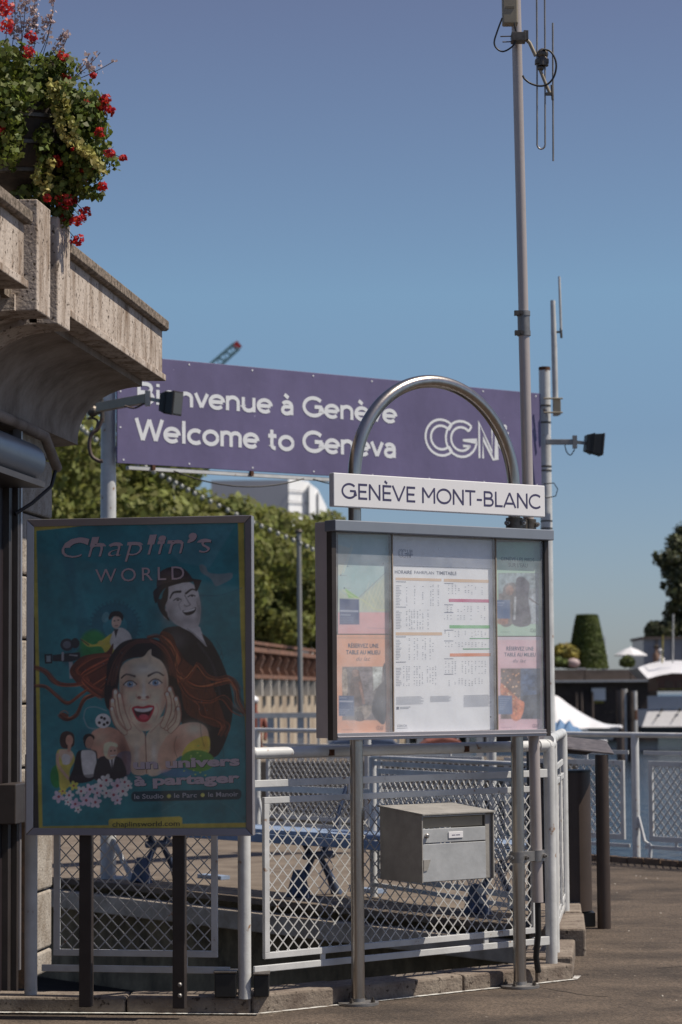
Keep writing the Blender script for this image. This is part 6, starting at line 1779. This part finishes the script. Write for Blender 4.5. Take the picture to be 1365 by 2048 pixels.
cnt = 0; acc = 0
for a, b in zip(pts[:-1], pts[1:]):
    L_ = (b - a).length; acc += L_
    while acc > 0.24:
        acc -= 0.24; c = bulb if cnt == 0 else bulb.copy()
        if cnt: COL.objects.link(c)
        c.parent = SL; c.location = b - (b - a) * (acc / L_) - SL.location - Z * .04; cnt += 1
# wrapped building
m_wrap = mat('white_scaffold_sheeting', (.86, .88, .90), .6, var=.12, scale=.25, bump=.01, bscale=1.2)
m_wrapg = mat('grey_facade', (.40, .41, .45), .8, var=.1, scale=.15)
SB = thing('wrapped_building', 'tall building wrapped in white scaffold sheeting beyond the trees', 'building', at(590, 1380, 190))
def P19(px, py, Y=190): return at(px, py, Y)
mb = MB()
x0, x1, x2, x3 = P19(420, 0).x, P19(572, 0).x, P19(612, 0).x, P19(646, 0).x
zt = P19(570, 960).z
mb.box(x0, x1, 190, 225, 0, zt); mb.build('facade', m_wrapg, SB)
zz3 = P19(646, 1003).z
def wrap_block(xa_, ya_, xb_, yb_, za_, zb_, nm_):
    mb = MB(); mb.add([(xa_, ya_, 0), (xb_, yb_, 0), (xb_, yb_ + 20, 0), (xa_, yb_ + 20, 0), (xa_, ya_, za_), (xb_, yb_, zb_), (xb_, yb_ + 20, zb_), (xa_, yb_ + 20, za_)],
        [(0, 1, 5, 4), (1, 2, 6, 5), (2, 3, 7, 6), (3, 0, 4, 7), (4, 5, 6, 7)])
    mb.build(nm_, m_wrap, SB)
wrap_block(x1 + .02, 190, x2, 192.6, zt + .15, zt + .1, 'sheeting')
wrap_block(x2 + .02, 191.6, P19(630, 0).x, 193.6, zt - .1, zt - .5, 'sheeting')
wrap_block(P19(630, 0).x + .02, 193.0, x3, 195.5, zt - .6, zz3, 'sheeting')
for i in range(5):
    mb = MB(); zz = P19(590, 980 + 22 * i).z; mb.bar((x1 + .1, 189.85, zz), (x2, 192.45, zz), .06, .05, Z); mb.build('scaffold_rail', m_wrapg, SB)
for i in range(3):
    for j in range(5):
        mb = MB(); mb.box(x0 + .5 + j * 1.1, x0 + 1.1 + j * 1.1, 189.9, 190.0, 8 + i * 2.6, 9.6 + i * 2.6); w_ = mb.build('window', mat('dark_far_window', (.12, .13, .15), .3, var=.2), SB)
FBd = thing('far_building', 'small pale grey far building right of the white wrapped one', 'building', at(655, 1300, 260))
mb = MB(); mb.box(at(640, 0, 260).x, at(662, 0, 260).x, 260, 275, 0, at(650, 1022, 260).z); mb.build('facade', m_wrapg, FBd)
mb = MB(); mb.ball((at(652, 0, 260).x, 265, at(650, 1024, 260).z), .6, 12, 8); mb.build('roof', m_wrapg, FBd)
# crane jib
CRN = thing('crane', 'teal lattice crane jib with a red tip above the violet sign', 'crane', at(400, 760, 300))
m_teal = mat('hazed_teal_crane_paint', (.24, .40, .42), .6, var=.2, scale=1)  # teal paint lightened, distance haze mixed into the colour
a0_, a1_ = at(380, 775, 300), at(474, 692, 300)
dj = (a1_ - a0_).normalized(); sj = Vector((-dj.z, 0, dj.x))
mb = MB()
for s_ in (-.55, .55):
    for dy in (-.5, .5): mb.bar(a0_ + sj * s_ + Vector((0, dy, 0)), a1_ + sj * s_ * .8 + Vector((0, dy, 0)), .22, .22, sj)
mb.build('chord', m_teal, CRN)
mb = MB(); nn_ = 14; LJ = (a1_ - a0_).length
for i in range(nn_):
    a, b = a0_ + dj * (LJ * i / nn_), a0_ + dj * (LJ * (i + 1) / nn_); s_ = .55 if i % 2 else -.55
    for dy in (-.5, .5): mb.bar(a + sj * s_ + Vector((0, dy, 0)), b - sj * s_ + Vector((0, dy, 0)), .14, .14, sj)
mb.build('lacing', m_teal, CRN)
mb = MB(); mb.cbox(a1_, dj, sj, Vector((0, 1, 0)), .9, .9, .9); mb.build('tip_lamp', mat('red_crane_tip', (.5, .04, .04), .5, var=.1), CRN)
a0_, a1_ = at(404, 700, 300), at(404, 720, 300)
# white parked van and things beneath the trees
def van(label, px, Y, L=4.6, H=2.2, mt=None, name='parked_van', cat='van'):
    p = at(px, 1380, Y); p.z = 2.1
    t_ = thing(name, label, cat, p)
    mt = mt or m_signwhite
    pr_ = [(-L / 2, .35), (-L / 2, H * .93), (-L / 2 + .15, H), (L * .2, H), (L * .36, H * .6), (L / 2, H * .5), (L / 2, .35)]
    mb = MB(); mb.prism([p + Vector((a, -.9, b)) for a, b in pr_], (0, 1.8, 0)); mb.build('body', mt, t_, bevel=.06)
    mb = MB(); mb.prism([p + Vector((a, -.93, b)) for a, b in ((L * .02, H * .62), (L * .02, H * .92), (L * .19, H * .92), (L * .32, H * .62))], (0, .025, 0)); mb.build('window', mat('dark_car_glass', (.02, .025, .03), .1, var=.1), t_)
    for sx in (-.3, .32):
        mb = MB(); mb.lathe(p + Vector((L * sx, -.92, .34)), [(.34, 0), (.34, .22)], 20, (0, 1, 0)); mb.build('wheel', m_black, t_, smooth=40)
    return t_
van('white parked van under the trees left of the thin lamp post', 566, 118, 3.0, 3.6)
van('white parked van under the trees right of the thin lamp post', 626, 122, 2.6, 2.3)
van('orange parked van under the trees just right of the poster board', 512, 100, 1.8, 2.9, mat('orange_red_paint', (.40, .10, .05), .5, var=.2))
# pale pontoon railing between the platform and the promenade wall
PT = thing('pontoon_railing', 'pale grey far railing with wide boards below the promenade wall', 'railing', at(575, 1450, 48))
mb = MB()
ya = 46
for i in range(26):
    x = at(470, 0, ya).x + i * .19
    zt_, zb_ = at(575, 1434, ya).z, at(575, 1475, ya).z
    if i % 3 == 0: mb0 = MB(); mb0.box(x, x + .13, ya, ya + .05, zb_ - .5, zt_ - .02); mb0.build('board', m_lattice, PT)
    else: mb0 = MB(); mb0.box(x, x + .05, ya, ya + .05, zb_ - .5, zt_ - .02); mb0.build('baluster', m_lattice, PT)
mb = MB(); x = at(465, 0, ya).x; mb.box(x, x + 26 * .19 + .2, ya - .03, ya + .08, zt_ - .02, zt_ + .08); mb.build('top_rail', m_lattice, PT)
mb = MB(); mb.box(x - 1, x + 6.5, ya - .3, ya + 2.5, -1.0, zb_ - .45); mb.build('deck', m_platform, PT)
PN = thing('person', 'person in a white cap and rust-red top, small, just right of the poster board', 'person', at(510, 1440, 48))
pb = at(508, 1440, 48)
# person: one continuous skinned body, only head and shoulders show above the railing
def skinned(name, verts, edges, radii, material, parent, root=0):
    me = bpy.data.meshes.new(name); off = world_loc(parent)
    me.from_pydata([tuple(Vector(v) - off) for v in verts], edges, [])
    o = bpy.data.objects.new(name, me); COL.objects.link(o); o.parent = parent
    sk = o.modifiers.new('skin', 'SKIN'); sk.use_smooth_shade = True
    for i, r_ in enumerate(radii):
        me.skin_vertices[0].data[i].radius = (r_, r_)
    me.skin_vertices[0].data[root].use_root = True
    s_ = o.modifiers.new('sub', 'SUBSURF'); s_.levels = 1; s_.render_levels = 1
    me.materials.append(material)
    return o
hz = at(511, 1406, 48).z
def pv(x, y, z): return (pb.x + x, pb.y + y, hz + z)
V = [pv(0, 0, -.75), pv(0, 0, -.55), pv(0, 0, -.30), pv(0, 0, -.18), pv(0, -.02, -.09), pv(0, -.02, 0.03), pv(.19, 0, -.30), pv(.25, .02, -.55), pv(.22, -.12, -.75), pv(-.19, 0, -.30), pv(-.25, .02, -.55), pv(-.22, -.12, -.75),
     pv(.10, 0, -.85), pv(.11, 0, -1.2), pv(.11, .02, -1.6), pv(-.10, 0, -.85), pv(-.11, 0, -1.2), pv(-.11, .02, -1.6)]
E = [(0, 1), (1, 2), (2, 3), (3, 4), (4, 5), (2, 6), (6, 7), (7, 8), (2, 9), (9, 10), (10, 11), (0, 12), (12, 13), (13, 14), (0, 15), (15, 16), (16, 17)]
try:
    o_me = bpy.data.meshes.new('x')
    body = skinned('body', V, E, [.15, .14, .15, .06, .09, .08, .06, .05, .035, .06, .05, .035, .09, .07, .05, .09, .07, .05], mat('rust_red_top', (.22, .07, .05), .8, var=.2), PN)
except Exception as e:
    mb = MB(); mb.tube([pv(0, 0, -1.6), pv(0, 0, -.8), pv(0, 0, -.3), pv(0, 0, -.18)], [.1, .16, .17, .06], 14); mb.ball(pv(0, 0, 0), .1); mb.build('body', mat('rust_red_top', (.22, .07, .05), .8, var=.2), PN, smooth=60)
mb = MB(); mb.ball(pv(0, 0, .06), .105, 14, 9, (1, 1, .8)); mb.box(*[pb.x - .07, pb.x + .09, pb.y - .17, pb.y - .05, hz + .03, hz + .05]); mb.build('cap', m_signwhite, PN, smooth=40)

# ================================================================== RIGHT BACKGROUND, across the water
YQ = 120
def Q(px, py, Y=YQ): return at(px, py, Y)
m_dq = mat('dark_quay_masonry', (.075, .058, .05), .95, col2=(.035, .028, .025), scale=.9, bump=.03, bscale=3)
m_dq2 = mat('quay_parapet_masonry', (.15, .12, .105), .95, col2=(.09, .07, .06), scale=.8, stretch=(1, 1, 2))
QW = thing('far_quay_wall', 'dark masonry quay wall across the water below the topiary', 'wall', Q(1200, 1470))
xa, xb = Q(940, 0).x, Q(1292, 0).x
zt_ = Q(1200, 1339).z; zm = Q(1200, 1364).z
mb = MB(); mb.box(xa, xb, YQ, YQ + 1, -1.2, zm - .02); mb.build('lower_wall', m_dq, QW)
i = 0; x = xa
while x < xb - .2:
    e = min(x + random.uniform(1.5, 2.4), xb); mb = MB(); mb.box(x + .02, e - .02, YQ + .1, YQ + .9, zm + .1, zt_ + random.uniform(-.02, .02)); mb.build('parapet_block', m_dq2, QW); x = e
mb = MB(); mb.box(xa, xb, YQ - .5, YQ + 1, zm, zm + .1); mb.build('ledge', m_lattice, QW)
mb = MB(); mb.box(xa, xb - .2, YQ - .12, YQ - .05, Q(0, 1374).z - .03, Q(0, 1374).z + .05)
mb.build('wall_rail', m_dq2, QW)
for px_ in (1132, 1142, 1163):
    mb = MB(); xx = Q(px_, 0).x; mb.tube([(xx, YQ - .4, -1), (xx, YQ - .4, Q(0, 1392).z)], .06, 8); mb.build('mooring_post', m_dq2, QW)
mb = MB(); mb.box(Q(1183, 0).x, Q(1293, 0).x, YQ - 1.2, YQ - 1.1, Q(0, 1432).z, Q(0, 1434).z + .04); mb.build('low_pipe', m_dq2, QW)
mb = MB(); mb.box(xa - 60, xb + 60, YQ + 1, YQ + 60, zm + .3, zt_ - .05); structure(mb, 'far_quay_ground', mat('far_paving', (.2, .18, .16), .9, var=.2, scale=.4))
NS = thing('notice_plate', 'small white notice with a yellow lower edge on the dark quay wall', 'sign', Q(1197, 1405, YQ - .1))
mb = MB(); a, b = Q(1184, 1405), Q(1211, 1376); mb.box(a.x, b.x, YQ - .10, YQ - .04, a.z + .1, b.z); mb.build('plate', m_signwhite, NS)
mb = MB(); mb.box(a.x + .05, b.x - .1, YQ - .10, YQ - .04, a.z - .04, a.z + .095); mb.build('yellow_band', m_yellowbush, NS)
# clipped cone
def lathe_points(c, prof, n_, g):
    P, Nn = [], []
    tot = sum(abs(prof[i + 1][1] - prof[i][1]) + .3 for i in range(len(prof) - 1))
    for i in range(len(prof) - 1):
        (r0, h0), (r1, h1) = prof[i], prof[i + 1]
        k_ = int(n_ * (abs(h1 - h0) + .3) / tot)
        f = g.random(k_); a = g.random(k_) * 6.283; r_ = (r0 + (r1 - r0) * f) * (1 - .06 * g.random(k_)); h = h0 + (h1 - h0) * f
        if abs(h1 - h0) < .01: r_ = max(r0, r1) * np.sqrt(g.random(k_))
        P.append(np.stack([c[0] + r_ * np.cos(a), c[1] + r_ * np.sin(a), c[2] + h], 1)); Nn.append(np.stack([np.cos(a), np.sin(a), np.zeros(k_)], 1))
    return np.concatenate(P), np.concatenate(Nn)
tb = Q(1176, 1337, YQ + 3); sc_ = (YQ + 3) / FPX
TP = thing('topiary_cone', 'clipped green yew topiary with a flat top on the far quay', 'topiary', tb)
g_ = np.random.default_rng(4)
prof = [(41 * sc_, 0), (37 * sc_, 30 * sc_), (31 * sc_, 60 * sc_), (25 * sc_, 90 * sc_), (21 * sc_, 106 * sc_), (0.01, 106.2 * sc_)]
P_, N_ = lathe_points(tb, prof, 9000, g_)
leaf_mesh('foliage', P_, .11, m_topiary, TP, N_, seed=12)
mb = MB(); mb.lathe(tb, [(r * .95, h * .985) for r, h in prof], 28); mb.build('inner_growth', m_topiary, TP)
def bush(name, label, px, py, rx, ry, Y, lm, n_=1600, ls=.14, cat='bush'):
    c = Q(px, py, Y); s_ = Y / FPX
    t_ = thing(name, label, cat, Vector((c.x, c.y, c.z - ry * s_)))
    P, Nn = blob_points([(np.array(c) + np.array([dx * rx * s_, 0, dz * ry * s_]), (rx * s_ * .62, rx * s_ * .6, ry * s_ * .7)) for dx, dz in ((0, 0), (-.45, -.1), (.45, -.1), (.1, .25), (-.2, .2))], n_, np.random.default_rng(int(px)), .5)
    leaf_mesh('foliage', P, ls, lm, t_, Nn, seed=int(px)); return t_
bush('yellow_bush', 'rounded yellow flowering bush left of the topiary cone', 1130, 1305, 27, 20, YQ + 1.5, m_yellowbush)
bush('green_shrub', 'low dark green shrub under the yellow bush beside the topiary', 1112, 1326, 32, 12, YQ + 1.2, m_topiary)
bush('round_shrub', 'small dark shrub with pale flowers below the white parasol', 1255, 1324, 14, 14, YQ + 2, m_topiary, 700)
mb = MB(); c = Q(1250, 1322, YQ + 1.4); t_ = thing('flower_tub', 'white planter ball of flowers left of the topiary base', 'planter', Q(1147, 1330, YQ + 1)); mb = MB(); mb.ball(Q(1147, 1326, YQ + 1), .26, 14, 9, (1.3, 1, .9)); mb.build('flowers', m_pink, t_, smooth=60)
mb = MB(); mb.box(*[Q(1139, 0).x, Q(1156, 0).x, YQ + .9, YQ + 1.2, zt_ - .05, zt_ + .1]); mb.build('tub', m_lattice, t_)
SP = thing('church_spire', 'thin grey distant spire right of the topiary cone', 'spire', Q(1211, 1345, 500))
mb = MB(); c = Q(1211, 1345, 500); s_ = 500 / FPX; mb.lathe(c, [(8 * s_, -10 * s_), (6 * s_, 10 * s_), (3.6 * s_, 40 * s_), (1.4 * s_, 44 * s_), (1.0 * s_, 70 * s_), (.2 * s_, 74 * s_)], 8); mb.build('spire', m_wrapg, SP)
UM = thing('parasol', 'white parasol standing on the far quay right of the topiary', 'parasol', Q(1262, 1340, YQ + 3))
c = Q(1262, 1312, YQ + 3); s_ = (YQ + 3) / FPX
mb = MB(); mb.lathe(c, [(33 * s_, 0), (33 * s_, 2 * s_), (16 * s_, 12 * s_), (2 * s_, 17 * s_), (.5 * s_, 20 * s_)], 8); mb.build('canopy', m_signwhite, UM)
mb = MB(); mb.tube([Q(1262, 1345, YQ + 3), Q(1262, 1312, YQ + 3)], .04, 8); mb.build('pole', m_lattice, UM)
mb = MB()
for kk in range(8):
    a = kk * math.pi / 4; mb.bar(c + Z * .02, c + Vector((math.cos(a) * 30 * s_, math.sin(a) * 30 * s_, .02)), .03, .03, Z)
mb.build('ribs', m_lattice, UM)
# kiosk behind the boat
KB = thing('glazed_kiosk', 'grey-blue glazed kiosk with a flat roof behind the moored boat', 'kiosk', Q(1330, 1330, 128))
a, b = Q(1288, 1335, 128), Q(1420, 1276, 128)
mb = MB(); mb.box(a.x, b.x, 128, 133, a.z - .4, b.z - .05); mb.build('walls', mat('kiosk_blue_glass', (.22, .24, .29), .35, var=.2, scale=.6), KB)
mb = MB(); mb.box(a.x - .1, b.x, 127.8, 133, b.z - .05, b.z + .08); mb.build('roof', m_dq2, KB)
for k_, (x_, w_) in enumerate(((1291, 1.0), (1322, .8), (1345, .6), (1362, .8))):
    xx = Q(x_, 0, 128).x; mb = MB(); mb.box(xx, xx + .07, 127.85, 127.99, a.z - .3, b.z - .06); mb.build('mullion', m_dq2, KB)
def people_bust(label, px, py, hatmat, topmat):
    c = Q(px, py, 127); t_ = thing('person', label, 'person', c - Z * 1.5)
    mb = MB(); P = [c - Z * 1.5, c - Z * 1.1, c - Z * .7, c - Z * .35, c - Z * .2, c - Z * .1, c, c + Z * .1]
    mb.tube(P, [.12, .15, .17, .2, .07, .07, .1, .06], 12); mb.build('body', topmat, t_, smooth=60)
    mb = MB(); mb.ball(c + Z * .07, .13, 12, 8, (1.2, 1.2, .8)); mb.build('hat', hatmat, t_, smooth=60); return t_
people_bust('person with brown hair seated outside the glazed kiosk', 1313, 1296, m_bark, mat('tan_clothes', (.24, .15, .11), .8, var=.2)); people_bust('person in a white sun hat seated outside the glazed kiosk', 1322, 1304, m_signwhite, m_signwhite)
# weeping tree
wt = Q(1395, 1330, 135)
g_ = np.random.default_rng(77); bl = []
for px_, py_, r_ in ((1372, 1070, 24), (1350, 1090, 20), (1338, 1120, 20), (1318, 1118, 14), (1345, 1150, 24), (1370, 1130, 34), (1400, 1080, 40), (1356, 1185, 22), (1345, 1215, 16), (1368, 1215, 28), (1350, 1245, 26), (1372, 1262, 30), (1332, 1262, 18), (1320, 1278, 14), (1392, 1180, 44), (1420, 1130, 50), (1400, 1240, 40), (1338, 1185, 9), (1330, 1170, 7), (1326, 1135, 8)):
    s_ = 135 / FPX; bl.append((np.array(Q(px_, py_, 135)) + np.array([0, g_.uniform(-1, 1), 0]), (r_ * s_, r_ * s_, r_ * s_ * 1.15)))
make_tree('weeping_tree', 'tall dark weeping tree at the right edge beyond the boat', 'tree', wt, 4.0, bl, 9000, .22, m_darktree, None, .35, 78, shell=.25)
bush('green_shrub', 'dark rounded shrub at the foot of the weeping tree', 1312, 1262, 22, 22, 134, m_darktree, 1200, .18)
# moored passenger boat
YB = 100
PBt = thing('passenger_boat', 'moored boat with white roof and brown wooden cabin at the right edge', 'boat', Q(1340, 1455, YB))
def QB(px, py, Y=YB): return at(px, py, Y)
xl, xr = QB(1293, 0).x, QB(1450, 0).x
mb = MB(); mb.box(xl, xr, YB, YB + 3.2, QB(0, 1392).z, QB(0, 1357).z); mb.build('cabin', mat('varnished_brown_wood', (.16, .055, .025), .35, col2=(.08, .03, .015), scale=1.5, stretch=(1, 1, 6)), PBt)
lo = [QB(x, y, YB - .4) for x, y in ((1277, 1337), (1296, 1357), (1318, 1351), (1345, 1346), (1400, 1348), (1450, 1351))]
hi = [QB(x, y, YB + 1.6) for x, y in ((1279, 1334), (1300, 1327), (1320, 1323), (1345, 1321), (1400, 1322), (1450, 1325))]
mb = MB(); nl = len(lo)
bk = [Vector((p.x, p.y + 2.2, p.z - .1)) for p in hi]; lb_ = [Vector((p.x, p.y + 3.5, p.z)) for p in lo]
mb.add(lo + hi + bk + lb_, [(i, i + 1, nl + i + 1, nl + i) for i in range(nl - 1)] + [(nl + i, nl + i + 1, 2 * nl + i + 1, 2 * nl + i) for i in range(nl - 1)] + [(3 * nl + i, 3 * nl + i + 1, i + 1, i) for i in range(nl - 1)] + [(2 * nl + i, 2 * nl + i + 1, 3 * nl + i + 1, 3 * nl + i) for i in range(nl - 1)])
mb.build('roof', m_signwhite, PBt, smooth=50)
mb = MB(); mb.prism([QB(1296, 1392, YB - .25), QB(1450, 1392, YB - .25), QB(1450, 1414, YB - .25), QB(1296, 1418, YB - .25)], (0, .2, 0)); mb.build('bow_coaming', mat('blue_grey_hull', (.42, .44, .48), .4, var=.1), PBt)
mb = MB(); mb.prism([QB(1296, 1420, YB - .2), QB(1450, 1416, YB - .2), QB(1450, 1453, YB - 1.0), QB(1284, 1454, YB - 1.0)], (0, 3.6, 0)); mb.build('hull', mat('white_boat_hull', (.48, .48, .5), .4, var=.1), PBt, bevel=.02)
mb = MB(); mb.prism([QB(1280, 1455, YB - .9), QB(1460, 1454, YB - .9), QB(1460, 1470, YB - .9), QB(1286, 1470, YB - .9)], (0, 3.4, 0)); mb.build('waterline', m_black, PBt)
for x_ in (1324, 1360):
    mb = MB(); mb.ball(QB(x_, 1420, YB - .5), .07, 10, 7); mb.tube([QB(x_, 1420, YB - .45), QB(x_ - 14, 1440, YB - .9)], .02, 6); mb.build('bow_cleat', m_black, PBt)
for x_ in (1306, 1330, 1355):
    mb = MB(); mb.box(QB(x_, 0).x, QB(x_ + 18, 0).x, YB - .03, YB, QB(0, 1386).z, QB(0, 1372).z); mb.build('window', mat('boat_window', (.10, .04, .02), .2, var=.2), PBt)
mb = MB(); mb.box(xl, xr, YB - .08, YB - .01, QB(0, 1389).z, QB(0, 1386.5).z); mb.build('rubbing_strip', m_yellowbush, PBt)
for x_, y0_ in ((1346, 1228), (1325, 1270)):
    mb = MB(); mb.tube([QB(x_, 1326, YB + .5), QB(x_ + 1, y0_, YB + .5)], .035, 8); mb.build('mast', m_lattice if y0_ < 1250 else m_yellowbush, PBt)
# pilings
for i, (px_, mt_, y0_, r_, lb) in enumerate(((1243, m_dq2, 1380, .16, 'grey mooring pile, leftmost beside the moored boat'), (1251, m_lattice, 1378, .10, 'white pile between the two grey mooring piles'), (1262, m_dq, 1384, .16, 'dark mooring pile close to the boat bow'), (1271, m_lattice, 1382, .09, 'white pile with rusty foot, rightmost beside the boat bow'))):
    p = at(px_, 1480, 85); t_ = thing('mooring_pile', lb, 'pile', Vector((p.x, 85, -1.0)), 'mooring piles beside the boat')
    mb = MB(); mb.tube([(p.x, 85, -1.2), (p.x, 85, at(px_, y0_, 85).z)], r_, 12); mb.build('shaft', mt_, t_, smooth=40)
    mb = MB(); mb.tube([(p.x, 85, at(px_, 1440, 85).z), (p.x, 85, at(px_, 1420, 85).z)], r_ * 1.06, 12); mb.build('band', m_rust if i == 3 else mt_, t_, smooth=40)
# boat under a white tarpaulin
YT = 70
def QT(px, py, Y=YT): return at(px, py, Y)
TB = thing('covered_boat', 'small boat under a peaked white tarpaulin beyond the corner post', 'boat', QT(1150, 1470))
rdg = Ink.spline([(1040, 1400), (1085, 1396), (1112, 1391), (1140, 1410), (1175, 1432), (1210, 1447), (1241, 1450)], False, 5)
vs, fs = [], []
for j, (dy, dz) in enumerate(((-1.2, 0), (-.9, .25), (-.5, .65), (0, 1.0), (.5, .65), (1.2, 0))):
    for i_, (x, y) in enumerate(rdg):
        rp_ = QT(x, y); zb_ = QT(x, 1455).z; sag = .05 * math.sin(i_ * .9) * (1 - dz)
        vs.append((rp_.x, YT + dy * (1 if i_ < len(rdg) - 4 else .5), zb_ + (rp_.z - zb_) * (dz ** .8 if dz else 0) + sag * (0 if dz in (0, 1) else 1)))
nc = len(rdg)
for j in range(5):
    for i_ in range(nc - 1): fs.append((j * nc + i_, j * nc + i_ + 1, (j + 1) * nc + i_ + 1, (j + 1) * nc + i_))
mb = MB(); mb.add(vs, fs); mb.build('tarpaulin', m_signwhite, TB, smooth=50)
mb = MB(); mb.prism([QT(1040, 1454, YT - .9), QT(1242, 1454, YT - .9), QT(1225, 1480, YT - .7), QT(1045, 1480, YT - .7)], (0, 1.8, 0)); mb.build('hull', mat('white_boat_hull', (.48, .48, .5), .4), TB)
BC = thing('blue_cover', 'crumpled light blue boat cover behind the corner of the notice board', 'cover', QT(1130, 1460, 45))
mb = MB()
g_ = random.Random(8)
P = [(1085, 1462), (1092, 1450), (1104, 1440), (1112, 1446), (1122, 1437), (1130, 1448), (1140, 1440), (1146, 1452), (1158, 1455), (1164, 1464)]
vs = []
for dy, kz in ((-.5, 0), (-.2, .8), (.1, 1), (.4, .6), (.6, 0)):
    for x, y in P: vs.append(tuple(at(x + g_.uniform(-2, 2), 1464 - (1464 - y) * kz, 45 + dy)))
nc = len(P); fs = [(j * nc + i_, j * nc + i_ + 1, (j + 1) * nc + i_ + 1, (j + 1) * nc + i_) for j in range(4) for i_ in range(nc - 1)]
mb.add(vs, fs); mb.build('fabric', mat('light_blue_tarp', (.12, .22, .38), .6, var=.2), BC)
mb = MB(); mb.boxb(at(1060, 1470, 45), (1.1, 0, 0), (0, 1.3, 0), (0, 0, .1)); mb.build('hull', m_lattice, BC)
# navy covered boat under the board, and floats
NBt = thing('covered_boat', 'low boat under a navy cover seen just below the notice board', 'boat', at(720, 1492, 40))
for (x0_, x1_, mt_, nm) in ((655, 800, m_navy, 'cover'), (842, 930, mat('rust_red_top', (.22, .07, .05)), 'red_cover')):
    mb = MB(); mb.prism([at(x0_, 1492, 40), at(x0_ + 14, 1481, 40), at((x0_ + x1_) / 2, 1474, 40), at(x1_ - 12, 1480, 40), at(x1_, 1492, 40)], (0, 1.5, 0)); mb.build(nm, mt_, NBt, bevel=.03)
mb = MB(); mb.prism([at(640, 1493, 39.9), at(960, 1493, 39.9), at(940, 1512, 39.9), at(660, 1512, 39.9)], (0, 1.9, 0)); mb.build('hull', m_lattice, NBt)
for px_, py_, r_, lb in ((1202, 1487, 10, 'white mooring buoy above the bin lid'), (1215, 1478, 8, 'small white mooring buoy just right of the bin lid buoy'), (1170, 1479, 8, 'white mooring buoy at the left end of the bin lid'), (1295, 1480, 9, 'white mooring buoy right of the double fence post'), (1165, 1492, 7, 'lowest white mooring buoy near the bin lid')):
    c = ground_at(px_, py_ , -.9); t_ = thing('mooring_buoy', lb, 'buoy', c, 'white buoys on the water')
    rr_ = r_ * c.y / FPX; mb = MB(); mb.ball(c + Z * rr_ * .4, rr_, 14, 9, (1.3, 1, .8)); mb.build('float', m_signwhite, t_, smooth=60)
    mb = MB(); mb.tube([c + Z * rr_ * 1.1, c + Z * rr_ * 1.4], rr_ * .2, 8); mb.build('eye', m_bolt, t_)
# tall distant hills / shore line behind everything
mb = MB()
g_ = random.Random(2); xs = np.linspace(-900, 900, 60)
mb.add([(x, 2600, -5) for x in xs] + [(x, 2650, 6 + 9 * (0.5 + .5 * math.sin(x * .01)) + g_.uniform(0, 3)) for x in xs], [(i, i + 1, 60 + i + 1, 60 + i) for i in range(59)])
structure(mb, 'hills', mat('hazy_far_hills', (.16, .19, .22), .9, var=.1, scale=.02))
